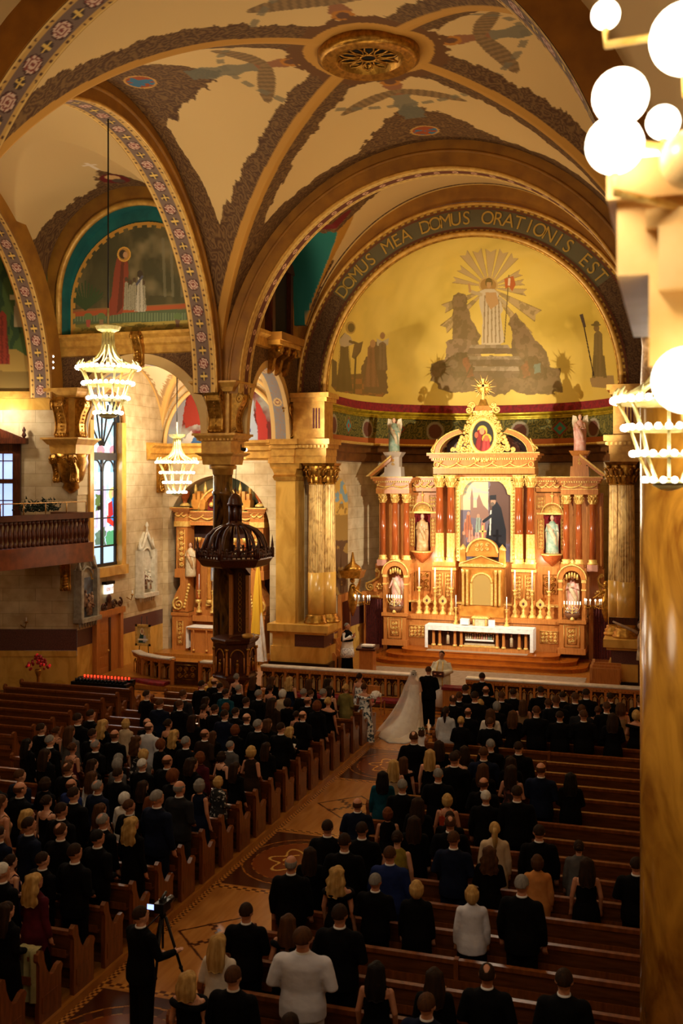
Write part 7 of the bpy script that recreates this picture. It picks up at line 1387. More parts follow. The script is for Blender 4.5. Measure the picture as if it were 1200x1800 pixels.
def arm(pose, sx, fem):
    w_ = .86 if fem else 1.0; S = (sx*.182*w_, -.005, 1.415)
    if pose == 'down': return [S, (sx*.245*w_, -.02, 1.15), (sx*.25*w_, .05, .9)]
    if pose == 'clasp': return [S, (sx*.26*w_, -.04, 1.17), (sx*.05, .24, 1.02)]
    if pose == 'pray': return [S, (sx*.24*w_, .0, 1.18), (sx*.025, .26, 1.3)]
    if pose == 'hold': return [S, (sx*.27*w_, .02, 1.16), (sx*.12, .3, 1.12)]
    if pose == 'reach': return [S, (sx*.27*w_, .06, 1.17), (sx*.2, .34, 1.12 if sx > 0 else 1.0)]
def hand(m, w3, d, sx, mat=None):
    w3 = Vector(w3); d = Vector(d).normalized(); side = d.cross(Vector((0, 1, .2)) if abs(d.y) < .8 else Vector((0, 0, 1))).normalized(); up = side.cross(d)
    c = w3+d*.05; m.tube([w3, w3+d*.04, w3+d*.085], [.027, .032, .03], 8, mat)
    for k, (o, l) in enumerate(((-.027, .06), (-.009, .075), (.009, .07), (.027, .055))):
        a = w3+d*.08+side*o; m.tube([a, a+d*l*.55+up*.004, a+d*l*.9+up*.022], [.0095, .009, .007], 6, mat)
    a = w3+d*.03-side*.025*sx; m.tube([a, a-side*.025*sx+d*.03+up*.012, a-side*.028*sx+d*.055+up*.02], [.012, .011, .008], 6, mat)
def body(pose, fem):
    m = MB(); w_ = .86 if fem else 1
    for s in (-1, 1):
        m.tube([(s*.085, 0, .92), (s*.09, .01, .5), (s*.092, -.02, .34), (s*.095, -.02, .08)], [.085, .057, .056, .036], 12); m.ell((s*.1, .05, .045), (.045, .125, .042))
        P = arm(pose, s, fem); m.tube([P[0], P[1], P[2]], [.05*w_, .042*w_, .029*w_], 10); m.ell(P[0], .046*w_); d = Vector(P[2])-Vector(P[1])
        if pose == 'clasp': d = Vector((-s*.7, .2, -.5))
        if pose == 'pray': d = Vector((0, .25, 1))
        hand(m, P[2], d, s)
    hw = .175 if not fem else .18
    rings(m, [(0, 0, .82, .13, .1), (0, -.01, .93, hw, .12), (0, 0, 1.1, .15*w_, .1), (0, .01, 1.28, .175*w_, .12), (0, 0, 1.4, .185*w_, .11), (0, -.01, 1.46, .13*w_, .085), (0, -.012, 1.49, .07, .065)])
    m.tube([(0, -.015, 1.44), (0, -.005, 1.52), (0, .005, 1.6)], [.062*w_, .056*w_, .055*w_], 12)
    m.ell((0, -.008, 1.675), (.076, .096, .107), None, 20, 16); rings(m, [(0, .03, 1.545, .025, .03), (0, .03, 1.57, .05, .055), (0, .025, 1.62, .064, .07), (0, .02, 1.66, .068, .074)], 16)
    m.tube([(0, .086, 1.685), (0, .106, 1.642)], [.008, .014], 8); m.ell((0, .088, 1.595), (.022, .012, .008)); m.tube([(-.04, .083, 1.692), (0, .09, 1.697), (.04, .083, 1.692)], .008, 6)
    for s in (-1, 1): m.ell((s*.077, -.008, 1.655), (.011, .02, .03))
    if fem:
        for s in (-1, 1): m.ell((s*.07, .085, 1.28), (.06, .055, .06))
    return solid(m, 'body', .0085, 2, SKIN)
SKIN = noise_mat('skin', '#c68a68', '#b87a58', 5, .55); SKIN2 = noise_mat('skin_pale', '#d8a080', '#cc9474', 5, .55)
def HM(n, a, b): return noise_mat('hair_'+n, a, b, 22, .7, 0, (1, 1, .12), .3, .7, .4, 60, spec=.12)
HAIR = dict(black=HM('black', '#120d0a', '#1e1611'), dark=HM('dark', '#22150d', '#34210f'), brown=HM('brown', '#3c2413', '#553419'), auburn=HM('auburn', '#562c14', '#74401c'), blonde=HM('blonde', '#9a733c', '#c9a566'), grey=HM('grey', '#6b6660', '#8f8a84'), white=HM('white', '#b5afa5', '#d8d3ca'))
def CL(n, a, b=None, r=.9): return noise_mat('cloth_'+n, a, b or a, 5, r, bump=.5, bscale=9, spec=.08)
CLO = dict(black=CL('black', '#090809', '#0e0d0e'), navy=CL('navy', '#0f1424', '#151b30'), blue=CL('blue', '#1a2550', '#202d5e'), charcoal=CL('charcoal', '#1d1c1e', '#272628'), grey=CL('grey', '#4e4b4a', '#5a5755'), lightgrey=CL('lightgrey', '#c4c4ce', '#d4d4dc'), silver=CL('silver', '#b0b0b2', '#c0c0c2'), brown=CL('brown', '#241810', '#2f2016'), maroon=CL('maroon', '#3c0f18', '#5c1c26'), teal=CL('teal', '#0d3440', '#14485a'), olive=CL('olive', '#6b5f30', '#80733e'), rust=CL('rust', '#8a2c14', '#a03a1c'), camel=CL('camel', '#b5753c', '#c48448'), beige=CL('beige', '#b8a080', '#cab292'), cream=CL('cream', '#cfc4b4', '#e0d6c8'), white=CL('white', '#e4e0da', '#f4f2ee'), purple=CL('purple', '#231230', '#32193f'), gold=CL('gold', '#7a6a2a', '#a8963c'), tan=CL('tan', '#8a6a48', '#a07e58'),
    floral=noise_mat('floral_print', '#e8ebe8', '#2f4a5c', 13, .8, lo=.46, hi=.54), darkfloral=noise_mat('dark_floral_print', '#0c0b0c', '#b8b0a4', 16, .8, lo=.58, hi=.62), pattern=noise_mat('red_brown_print', '#2a1410', '#7a3a28', 14, .8, lo=.5, hi=.6))
def jacket(pose, fem=False, hem=.8, loose=0, name='jacket'):
    m = MB(); w_ = .88 if fem else 1; q = loose
    rings(m, [(0, -.005, hem, .205*w_+q, .155+q), (0, -.01, .95, .205*w_+q*.8, .15+q*.8), (0, 0, 1.12, .182*w_+q*.5, .128+q*.5), (0, .005, 1.28, .202*w_, .14), (0, -.005, 1.38, .212*w_, .132), (0, -.01, 1.43, .198*w_, .112), (0, -.012, 1.475, .135*w_, .09), (0, -.01, 1.502, .085, .076), (0, -.008, 1.52, .07, .069)], 24, None, .015, 7)
    for s in (-1, 1):
        P = arm(pose, s, fem); e = Vector(P[2]); P1 = Vector(P[1]); e = P1.lerp(e, .97); m.tube([P[0], Vector(P[0]).lerp(P1, .5), P1, P1.lerp(e, .5), e], [.072*w_, .066*w_, .058*w_, .052, .044], 12); m.ell((P[0][0]*.95, -.002, 1.412), (.078*w_, .082, .068))
    if pose == 'bare': pass
    return solid(m, name, .014, 5, CLO['black'])
def trousers():
    m = MB()
    for s in (-1, 1): m.tube([(s*.085, 0, .92), (s*.092, .01, .5), (s*.098, 0, .06)], [.105, .09, .078], 14)
    rings(m, [(0, 0, .8, .16, .11), (0, -.01, .9, .188, .135), (0, 0, 1.0, .17, .12)]); return solid(m, 'trousers', .02, 3, CLO['black'])
def dress(hem=.35, top='strap', flare=.05, name='dress'):
    m = MB(); rr = [(0, 0, hem, .2+flare, .17+flare)]
    if hem < .6: rr.append((0, -.005, .6, .2+flare*.5, .165+flare*.3))
    rr += [(0, -.01, .93, .197, .147), (0, 0, 1.1, .145, .112), (0, .015, 1.27, .165, .14)]
    rr += [(0, .005, 1.36, .155, .115)] if top != 'high' else [(0, 0, 1.4, .168, .115), (0, -.01, 1.46, .12, .09), (0, -.012, 1.5, .068, .067)]
    rings(m, rr, 28, None, .03, 6)
    if top == 'strap':
        for s in (-1, 1): m.tube([(s*.1, .09, 1.33), (s*.115, .05, 1.43), (s*.11, 0, 1.475), (s*.1, -.06, 1.43), (s*.07, -.105, 1.33)], .016, 6)
    if top == 'off':
        m.tube([(.2*math.cos(a), .0+.13*math.sin(a), 1.38+.015*math.sin(a*2)) for a in np.linspace(0, 2*PI, 20)[:-1]], .045, 8, closed=True)
    return solid(m, name, .013, 3, CLO['black'])
# hair shells -------------------------------------------------------
def hair_cap(kind):
    nu, nv = 40, 28; v = []; f = []; rs = np.random.RandomState(3)
    for j in range(nv+1):
        e = -PI/2+PI*j/nv
        for i in range(nu):
            a = 2*PI*i/nu; d = (math.cos(e)*math.cos(a), math.cos(e)*math.sin(a), math.sin(e)); x, y, z = d
            if kind == 'short': k = z > -.32+1.0*max(0, y+.25) and not (abs(x) > .8 and z < -.05)
            elif kind == 'bald': k = (-.45 < z < .42) and y < .35 and not (y > -.1 and z < -.1)
            elif kind == 'thin': k = z > -.4+1.05*max(0, y+.25) and math.hypot(x, y+.45) > .42
            elif kind == 'bob': k = z > -.9+1.5*max(0, y-.05) and (y < .55 or z > .45)
            elif kind == 'curly': k = z > -.75+1.3*max(0, y-.0)
            else: k = z > -.5+1.1*max(0, y+.15)
            t = {'short': .1, 'bald': .035, 'thin': .06, 'bob': .3, 'curly': .3, 'bun': .09}[kind]
            if kind == 'bob': t *= (1 if z < .3 else .55)
            if kind in ('curly', 'short', 'bob'): t += (.07 if kind == 'curly' else .02)*math.sin(a*9+j*.9)*math.sin(e*11)
            r = 1+(t if k else -.14); v.append((.076*r*x*1.02, -.008+.096*r*y*1.0-.004, 1.675+.107*r*z-(.02 if kind == 'bob' and z < 0 else 0)))
    for j in range(nv):
        for i in range(nu): p, q = j*nu+i, j*nu+(i+1) % nu; f.append((p, q, q+nu, p+nu))
    m = MB(); m.add(v, f, None, True); return m
def hair_long(zend, wave=.0, wid=.0):
    m = hair_cap('bun'); R = []; n = 36; N = 22; v = []
    for j in range(N+1):
        q = j/N; z = 1.79-(1.79-zend)*q; wv = 1+wave*math.sin(q*16); rx = (.088+.02*math.sin(q*3)+wid*q)*(1-.55*max(0, q-.75)**1.3*1.5)*wv; ry = (.075-.01*q)*(1-.3*max(0, q-.7)); cy = -.045-.055*min(1, q*1.6)-.01*q
        for i in range(n):
            a = 2*PI*i/n; rr = 1+.04*math.sin(a*7+q*6)+wave*.5*math.sin(a*5+q*22); x = rx*rr*math.cos(a); y = cy+ry*rr*math.sin(a)
            y = min(y, .015-.08*min(1, q*1.5)); tp = math.sqrt(min(1, q/.1)); v.append((x*tp, cy+(y-cy)*tp if q < .1 else y, z+.01*math.sin(a*6)*(q > .95)))
    f = [(j*n+i, j*n+(i+1) % n, (j+1)*n+(i+1) % n, (j+1)*n+i) for j in range(N) for i in range(n)]+[list(range(n)), [N*n+i for i in range(n)][::-1]]
    m.add(v, f, None, True); return m
def fin(m, name='hair'):
    o = m.build(name, HAIR['dark']); me = o.data; me.name = 'hair'; bpy.data.objects.remove(o); return me
HP = {k: fin(hair_cap(k)) for k in ('short', 'bald', 'thin', 'bob', 'curly')}
HP['long'] = fin(hair_long(1.35, .02, .025)); HP['wavy'] = fin(hair_long(1.36, .1, .05)); HP['mid'] = fin(hair_long(1.47, .03, .03))
mm = hair_cap('bun'); mm.ell((0, -.115, 1.68), (.045, .04, .042), None, 14, 10); mm.ell((0, -.1, 1.7), (.05, .03, .05), None, 14, 10); HP['bun'] = fin(mm)
mm = hair_cap('bun'); mm.tube([(0, -.1, 1.72), (0, -.14, 1.66), (0, -.13, 1.52), (0, -.12, 1.36)], [.03, .04, .04, .015], 12); HP['pony'] = fin(mm)
# prototypes ---------------------------------------------------------
PB = {}
def bodyp(pose, fem):
    k = (pose, fem)
    if k not in PB: PB[k] = body(pose, fem)
    return PB[k]
PJ = {}
def jackp(pose, fem=False, hem=.8, loose=0, name='jacket'):
    k = (pose, fem, hem, loose, name)
    if k not in PJ: PJ[k] = jacket(*k)
    return PJ[k]
TR = trousers(); mm = MB()
mm.lathe([(.066, 1.5), (.062, 1.536), (.056, 1.536), (.058, 1.49)], (0, -.008, 0), 20, None); o = mm.build('c', CLO['white']); COLLAR = o.data; bpy.data.objects.remove(o)
mm = MB(); mm.ell((0, .05, .045), (.05, .14, .05), None, 12, 8); o = mm.build('s', plain('shoe_leather', '#0a0908', .3)); SHOE = o.data; bpy.data.objects.remove(o)
mm = MB(); mm.ell((0, 0, 0), (.011, .006, .007), None, 8, 6); o = mm.build('e', plain('eye_dark', '#1c120c', .3)); EYE = o.data; bpy.data.objects.remove(o)
DR = dict(strap=dress(.35, 'strap'), off=dress(.3, 'off'), high=dress(.35, 'high'), gown=dress(.06, 'strap', .1), gownoff=dress(.06, 'off', .1), skirt=dress(.4, 'none', .03, 'skirt'))
def part(name, me, root, mat=None, loc=None, label=None):
    o = bpy.data.objects.new(name, me); sc.collection.objects.link(o); o.parent = root
    if mat is not None: o.material_slots[0].link = 'OBJECT'; o.material_slots[0].material = mat
    if loc: o.location = loc
    if label: o['label'] = label
    return o
def person(x, y, z, s, rz, sex, hair, style, outfit, col, pose='down', label='x', group=None, wide=1.0, skin=None, face=True):
    r = thing('person', (x, y, z), label, 'person', group, rz); r.scale = (s*wide, s*wide, s)
    fem = sex == 'w'; part('body', bodyp(pose, fem), r, skin or (SKIN2 if (int(x*37+y*11) % 3 == 0) else SKIN))
    if face:
        for e in (-.03, .03): part('eye', EYE, r, None, (e, .083, 1.676))
    if style: part('hair', HP[style], r, HAIR[hair])
    c = CLO[col] if isinstance(col, str) else col
    if outfit == 'suit':
        part('jacket', jackp(pose), r, c); part('trousers', TR, r, c); part('shirt_collar', COLLAR, r)
        for e in (-.1, .1): part('shoe', SHOE, r, None, (e, 0, 0))
    elif outfit in ('strap', 'off', 'gown', 'gownoff', 'high'): part('dress', DR[outfit], r, c)
    elif outfit == 'sleeved': part('dress_top', jackp(pose, True, .8), r, c); part('skirt', DR['skirt'], r, c)
    elif outfit == 'blouse': part('blouse', jackp(pose, True, .82, .03, 'blouse'), r, c); part('skirt', DR['skirt'], r, CLO['black'])
    elif outfit == 'coat': part('coat', jackp(pose, True, .55, .03, 'coat'), r, c); part('skirt', DR['skirt'], r, CLO['black'])
    if fem:
        for e in (-.095, .095): part('shoe', SHOE, r, None, (e, 0, 0))
    return r
HW = dict(black='black-haired', dark='dark-haired', brown='brown-haired', auburn='auburn-haired', blonde='blonde', grey='grey-haired', white='white-haired')
SW = dict(short='short', bald='receding', thin='thinning', bob='bobbed', curly='curly', long='long', wavy='wavy', mid='shoulder-length', bun='pinned-up', pony='ponytailed')
OW = dict(suit='%s suit', strap='%s sleeveless dress', off='%s off-shoulder dress', gown='%s gown', gownoff='%s off-shoulder gown', high='%s sleeveless dress', sleeved='%s sleeved dress', blouse='%s blouse', coat='%s jacket')
CW = dict(lightgrey='light grey', silver='pale grey', darkfloral='black floral', pattern='patterned')
# px, py(head top), sex, hair, style, outfit, colour
GU = """258 1213 m dark short suit black|282 1228 m brown short suit navy|322 1212 m brown short suit charcoal|315 1230 m brown short suit black|160 1247 m dark short suit black|137 1253 m dark short suit black|183 1263 w blonde wavy sleeved black|228 1263 w blonde bob blouse beige|258 1262 m brown bald suit black|262 1269 m brown bald suit silver|73 1271 m dark short suit black|100 1276 w brown bun strap black|93 1292 m grey short suit black|49 1297 w black long sleeved black|135 1275 w brown long coat grey|161 1280 m dark short suit black|166 1299 m grey thin suit black|199 1282 m brown bald suit black|235 1291 w brown wavy strap darkfloral|308 1281 w blonde wavy sleeved black|283 1299 w auburn curly sleeved black|327 1294 m grey short suit black|360 1281 m brown bald suit brown|130 1304 w brown bun strap maroon|83 1315 w dark long sleeved black|203 1324 w grey curly sleeved black|212 1333 w grey curly sleeved grey|253 1317 w blonde curly sleeved grey|250 1333 m white short suit black|302 1327 m brown bald suit black|352 1320 w auburn bob sleeved maroon|390 1320 w dark bob strap black|208 1349 m dark short suit black|158 1332 w dark long sleeved black|120 1340 m brown thin suit black|130 1335 w brown mid strap black|165 1354 w brown long blouse white|185 1372 m grey thin suit navy|120 1368 m brown bald suit blue|92 1380 m brown bald suit black|81 1365 w dark bob sleeved black|40 1352 m brown short suit navy|28 1358 m dark short suit black|232 1394 w white curly blouse cream|180 1388 m dark short suit black|223 1415 w brown long strap teal|250 1435 w blonde wavy sleeved black|278 1410 m brown short suit black|267 1397 w auburn long sleeved black|250 1370 w dark long sleeved black|312 1352 w auburn curly sleeved black|306 1371 m grey bald suit charcoal|324 1393 m grey short suit navy|352 1368 w grey bob high navy|390 1364 w blonde bob blouse darkfloral|183 1429 m grey thin suit black|138 1402 w dark bun strap black|108 1410 m dark short suit black|107 1445 m brown thin suit black|48 1420 w blonde mid strap black|48 1435 m dark short suit navy|172 1458 m black short suit black|132 1482 m dark short suit black|4 1395 w brown mid strap tan|75 1497 m dark short suit black|62 1532 w blonde wavy coat maroon|5 1516 m white short suit black|20 1500 w dark bun strap purple|14 1583 w dark long sleeved black|3 1453 m dark short suit navy|358 1196 m dark short suit black|377 1192 m brown bald suit black|385 1200 m dark short suit black|397 1210 m dark short suit teal|421 1183 w grey bun strap black|418 1203 m grey short suit black|447 1187 w brown long sleeved black|455 1212 m grey short suit black|475 1188 w brown long sleeved black|475 1203 w dark bun strap brown|508 1188 w blonde wavy strap navy|497 1212 w white curly sleeved beige|547 1193 w brown long sleeved black|575 1191 w dark long sleeved black|577 1205 w dark mid strap black|535 1210 m grey short suit black|567 1210 m grey short suit black|548 1225 m brown bald suit black|549 1213 m brown short suit black|602 1226 w blonde bun off black|400 1235 w auburn bob sleeved black|380 1238 m dark short suit black|359 1238 w dark bun strap black|363 1226 w dark mid strap black|412 1243 m dark short suit black|395 1247 m dark short suit navy|443 1254 m brown bald suit black|512 1228 w dark curly sleeved black|480 1225 w dark long sleeved brown|583 1232 w auburn bob sleeved black|532 1249 m brown bald suit black|541 1251 w dark bun strap tan|473 1262 w brown mid sleeved black|443 1275 w auburn bob sleeved black|492 1267 m grey short suit black|500 1275 w blonde mid sleeved black|388 1289 w brown long sleeved black|405 1302 m grey short suit grey|442 1310 w blonde bob high brown|478 1304 w dark long sleeved black|430 1225 m dark short suit black|340 1255 w dark long sleeved black|340 1330 w dark mid sleeved black|430 1340 w dark long sleeved black|290 1262 w dark bun strap black"""
GR = """803 1202 m dark short suit black|792 1215 m brown short suit black|780 1220 m brown thin suit black|825 1227 w blonde bob strap teal|838 1215 m dark short suit black|846 1205 m brown bald suit black|878 1215 m brown short suit black|902 1210 m dark short suit black|950 1206 m dark short suit black|869 1233 w grey curly sleeved black|911 1228 w brown long strap tan|921 1239 m brown short suit black|882 1246 w brown long sleeved black|842 1243 w brown long blouse cream|799 1242 m brown bald suit black|764 1239 w dark pony blouse silver|810 1258 w blonde bun sleeved black|963 1228 m brown short suit black|977 1222 m brown short suit black|989 1215 m dark short suit black|1017 1217 m brown short suit black|1030 1210 m dark short suit black|1022 1238 m brown short suit charcoal|1017 1247 m brown short suit black|962 1248 m dark short suit black|1050 1240 w brown bun strap black|1066 1233 m brown short suit black|1072 1217 m dark short suit black|1085 1233 w brown mid strap tan|1077 1252 w dark long sleeved black|1118 1247 w blonde bob off black|1125 1224 m brown short suit black|855 1298 m grey short suit black|911 1303 m dark short suit black|861 1261 m brown short suit black|759 1299 w dark long sleeved black|728 1313 w blonde long strap black|773 1315 w dark bun off tan|821 1310 m brown short suit navy|802 1308 w dark long sleeved black|798 1321 m dark short suit black|666 1331 w blonde long strap beige|691 1327 w brown long off black|647 1351 w black long sleeved teal|770 1350 m grey short suit black|707 1369 m grey short suit black|850 1340 w brown long sleeved black|875 1326 w dark long sleeved black|950 1340 m brown bald suit navy|1002 1356 w black long coat black|850 1366 m brown bald suit black|857 1389 m white short suit black|900 1343 w dark long strap pattern|786 1394 w blonde bob strap rust|791 1433 m brown thin suit black|583 1398 m brown bald suit navy|642 1414 w auburn bob high black|563 1439 m dark short suit black|578 1461 m dark short suit black|636 1444 m dark short suit black|698 1458 w dark bun high gold|685 1487 m brown short suit blue|504 1482 w dark long sleeved black|502 1502 m grey bald suit black|598 1520 w blonde wavy off black|656 1534 m grey short suit black|732 1546 w blonde bob coat black|597 1589 m dark short suit black|507 1604 w brown long off black|662 1687 w black long strap black|510 1780 m dark short suit black|763 1698 w dark long sleeved black|750 1745 m brown short suit navy|728 1432 w dark long sleeved black|869 1443 w blonde pony coat beige|860 1485 w brown wavy sleeved black|947 1449 m dark short suit black|1017 1475 w dark bun coat grey|944 1501 w brown bob coat camel|1030 1505 w dark long strap black|917 1537 m grey short suit black|829 1555 w blonde bob blouse lightgrey|1118 1506 m dark short suit black|856 1692 m dark thin suit black|991 1702 m dark short suit black|797 1460 m brown short suit navy|716 1284 m brown thin suit black|350 1633 w blonde long blouse cream|410 1583 m dark short suit black|333 1704 w blonde mid off black|397 1695 m brown short suit black|690 1395 w dark long sleeved black|905 1380 m dark short suit black|740 1420 m dark short suit black"""
def seat(lst, side, x0, x1):
    out = []; random.seed(11); used = []
    for row in lst.split('|'):
        a = row.split(); px, py = float(a[0]), float(a[1]); sex = a[2]; H0 = 1.79 if sex == 'm' else 1.80
        hz = .12+(1.78 if sex == 'm' else 1.66); Y = pp(px, py, Z=hz).y; k0 = round((Y-.56-Y0)/DY); best = None
        for k in (k0, k0-1, k0+1, k0-2, k0+2):
            if k > NR-1+1 or k < -2: continue
            yy = Y0+DY*k+.56; q = pp(px, py, Y=yy); s = (q.z-.12)/H0; lim = abs(s-(.99 if sex == 'm' else .92)); pen = lim
            cl = [abs(q.x-u) for u, kk in used if kk == k]
            if cl and min(cl) < .44: pen += .2*(.5-min(cl))*5
            if best is None or pen < best[0]: best = (pen, k, q.x, yy, s)
        _, k, x, yy, s = best; s = min(1.12, max(.84, s)); used.append((x, k)); out.append([a, k, x, yy, s])
    return out
READ = []
def crowd(lst, side, x0, x1):
    S = seat(lst, side, x0, x1); top = max(q[1] for q in S)
    rows = {}
    for q in S: rows.setdefault(q[1], []).append(q)
    for k, L in rows.items():
        L.sort(key=lambda q: -q[2] if side == 'left' else q[2])
        for q in L: q[2] = min(x1, max(x0, q[2]))
        for it in range(60):
            for p_, q in zip(L[:-1], L[1:]):
                g = abs(p_[2]-q[2])
                if g < .56: e = (.56-g)/2; sg = 1 if p_[2] > q[2] or (p_[2] == q[2] and side == 'left') else -1; p_[2] += e*sg; q[2] -= e*sg
            for q in L: q[2] = min(x1, max(x0, q[2]))
        for i, (a, kk, x, y, s) in enumerate(L):
            h, stl, of, cl = a[3:7]; 
            if side == 'left': rz = -.28+random.uniform(-.22, .12)
            else: rz = random.uniform(-.12, .25)
            sexw = 'man' if a[2] == 'm' else 'woman'
            lb = '%s with %s %s hair, %s, %s from aisle, %s %s row back' % (sexw, SW[stl], h, OW[of] % CW.get(cl, cl), ORDN[i], ORDN[top-k], side)
            pose = 'clasp' if (a[2] == 'm' and random.random() < .6) or (a[2] == 'w' and random.random() < .3) else 'down'
            wd = None
            if a[0] == '532' and a[1] == '1629': lb = 'large man in light grey suit with short brown hair, right side foreground pew'; wd = 1.32; pose = 'clasp'
            if a[0] == '538': lb = 'dark-haired man in black suit looking down at a paper booklet, left pew'; pose = 'hold'; READ.append((x, y, s, rz))
            person(x, y, .12, s, rz, a[2], h, stl, of, cl, pose, lb, 'wedding guests standing in the %s pews' % side, wd or random.uniform(1.1, 1.17) if a[2] == 'm' else random.uniform(1.06, 1.12))
crowd(GU+'|538 1273 m dark short suit black', 'left', -7.3, -1.35); crowd(GR+'|532 1629 m brown short suit lightgrey', 'right', 1.75, 7.25)
# ================================================================== PEOPLE STANDING APART
def at_head(px, py, zb, h):
    q = pp(px, py, Z=zb+h); return q.x, q.y
def ring_part(name, R, mat, root, fold=.03, fk=8, n=32, label=None):
    m = MB(); rings(m, R, n, mat, fold, fk); o = m.build(name, None, root)
    if label: o['label'] = label
    return o
VEIL = noise_mat('tulle_veil', '#f2ece6', '#e6ded6', 8, .9)
VEIL.node_tree.nodes['Principled BSDF'].inputs['Alpha'].default_value = .4
# bride
bx, by = at_head(727, 1180, 0, 1.70)
b = thing('person', (bx, by, .01), 'bride in white gown with long train and veil, her back to the camera', 'person', None, .1)
b.scale = (1.05, 1.05, .96); part('body', bodyp('clasp', True), b, SKIN2); part('hair', HP['bun'], b, HAIR['dark'])
SAT = noise_mat('white_satin', '#f2eee8', '#dcd6ce', 3, .5, bump=.4, bscale=6)
ring_part('gown', [(-.2, -.85, .0, .62, 1.0), (-.19, -.8, .04, .6, .96), (-.1, -.45, .2, .42, .62), (-.04, -.22, .45, .32, .4), (0, -.08, .75, .25, .24), (0, -.02, .95, .2, .155), (0, 0, 1.1, .14, .108), (0, .015, 1.27, .165, .135), (0, .0, 1.37, .155, .115)], SAT, b, .05, 9, 40)
v = []; f = []; N = 26; K = 22
for j in range(K+1):
    q = j/K; z = 1.765-1.73*q; r = .088+.1*min(1, q*4)+.36*q**1.7
    for i in range(N+1):
        a = math.radians(-200+220*i/N); v.append(((r*1.05+.03*math.sin(i*1.9)*q)*math.cos(a)-.36*q**2.2, -.045-.6*q**1.8+(r+.5*q**2.4+.03*math.sin(i*1.7)*q)*math.sin(a)*.95, z))
m = MB(); m.add(v, [(j*(N+1)+i, j*(N+1)+i+1, (j+1)*(N+1)+i+1, (j+1)*(N+1)+i) for j in range(K) for i in range(N)], VEIL, True); m.build('veil', None, b)
m = MB(); m.tube([(.08*math.cos(a), -.01+.09*math.sin(a), 1.765+.01*math.sin(a*3)) for a in np.linspace(PI*.95, PI*2.05, 12)], .014, 6, LINEN); m.build('headpiece', None, b)
# groom
gx, gy = at_head(753, 1172, 0, 1.8)
person(gx, gy, .01, 1.01, 0, 'm', 'brown', 'short', 'suit', 'black', 'clasp', 'groom in black tailcoat standing beside the bride, back to the camera', None, 1.12)
# celebrant
px_, py_ = at_head(765, 1152, .15, 1.8)
def robed(x, y, z, rz, s, label, pose, hair, style):
    r = thing('person', (x, y, z), label, 'person', None, rz); r.scale = (s*1.1, s*1.1, s); part('body', bodyp(pose, False), r, SKIN); part('hair', HP[style], r, HAIR[hair])
    for e in (-.03, .03): part('eye', EYE, r, None, (e, .083, 1.676))
    m = MB(); m.tube([(-.045, .088, 1.705), (-.018, .094, 1.708)], .004, 5, HAIR[hair]); m.tube([(.045, .088, 1.705), (.018, .094, 1.708)], .004, 5, HAIR[hair]); m.build('eyebrows', None, r)
    return r
r = robed(px_, max(py_, 32.3), .15, PI-.1, 1.0, 'priest in white chasuble reading from a book, facing the couple', 'hold', 'dark', 'short')
IVS = noise_mat('ivory_chasuble', '#e8dfc4', '#d6ccae', 4, .7)
ring_part('alb', [(0, 0, .02, .24, .2), (0, 0, .5, .22, .18), (0, 0, .95, .2, .15), (0, 0, 1.2, .19, .14)], LINEN, r, .05, 9)
m = MB(); rings(m, [(0, .01, .72, .27, .22), (0, .02, 1.0, .27, .2), (0, .02, 1.25, .25, .17), (0, -.005, 1.42, .2, .125), (0, -.01, 1.49, .1, .08), (0, -.01, 1.52, .068, .066)], 28, None, .02, 7)
for s_ in (-1, 1): P = arm('hold', s_, False); m.tube([P[0], P[1], Vector(P[1]).lerp(Vector(P[2]), .85)], [.08, .1, .085], 12)
me = solid(m, 'chasuble', .014, 4, IVS); part('chasuble', me, r)
m = MB()
for s_ in (-1, 1): m.tube([(s_*.07, .1, 1.47), (s_*.09, .19, 1.25), (s_*.09, .23, .9), (s_*.09, .22, .7)], .018, 6, GOLDB)
m.build('gold_band', None, r)
bk = MB(); bk.box(-.17, .17, .34, .36, 1.02, 1.2, noise_mat('book_leather', '#5a2a18', '#40190e', 5)); bk.box(-.16, .16, .325, .34, 1.03, 1.19, LINEN); o = bk.build('book'); o.location = (px_, max(py_, 32.3), .15); o.rotation_euler = (0, 0, PI-.1); o.scale = (1.1, 1.1, 1); tag(o, 'open red book held by the priest in front of the couple', 'book')
# cleric at the left of the sanctuary
cx2, cy2 = at_head(610, 1095, .3, 1.76)
r = robed(cx2, cy2, .3, -PI/2-.25, .985, 'grey-haired cleric in black cape and white lace surplice praying beside the lectern', 'pray', 'grey', 'short')
ring_part('cassock', [(0, 0, .03, .24, .2), (0, 0, .5, .21, .18), (0, 0, .95, .18, .14)], CLO['black'], r, .05, 8)
LACE = noise_mat('white_lace', '#f0eeec', '#9a9698', 26, .9, lo=.45, hi=.6)
m = MB(); rings(m, [(0, 0, .62, .26, .22), (0, 0, .9, .235, .19), (0, 0, 1.15, .215, .165), (0, 0, 1.35, .22, .15), (0, -.01, 1.45, .17, .11)], 28, None, .03, 9)
for s_ in (-1, 1): P = arm('pray', s_, False); m.tube([P[0], P[1], Vector(P[1]).lerp(Vector(P[2]), .8)], [.07, .08, .08], 12)
part('surplice', solid(m, 'surplice', .014, 3, LINEN), r); ring_part('lace_hem', [(0, 0, .5, .275, .235), (0, 0, .64, .27, .23), (0, 0, .86, .25, .2)], LACE, r, .03, 9)
m = MB(); rings(m, [(0, 0, 1.1, .27, .2), (0, 0, 1.25, .262, .185), (0, -.005, 1.42, .22, .14), (0, -.01, 1.48, .12, .09), (0, -.01, 1.53, .07, .07)], 24); part('shoulder_cape', solid(m, 'cape', .014, 4, CLO['black']), r)
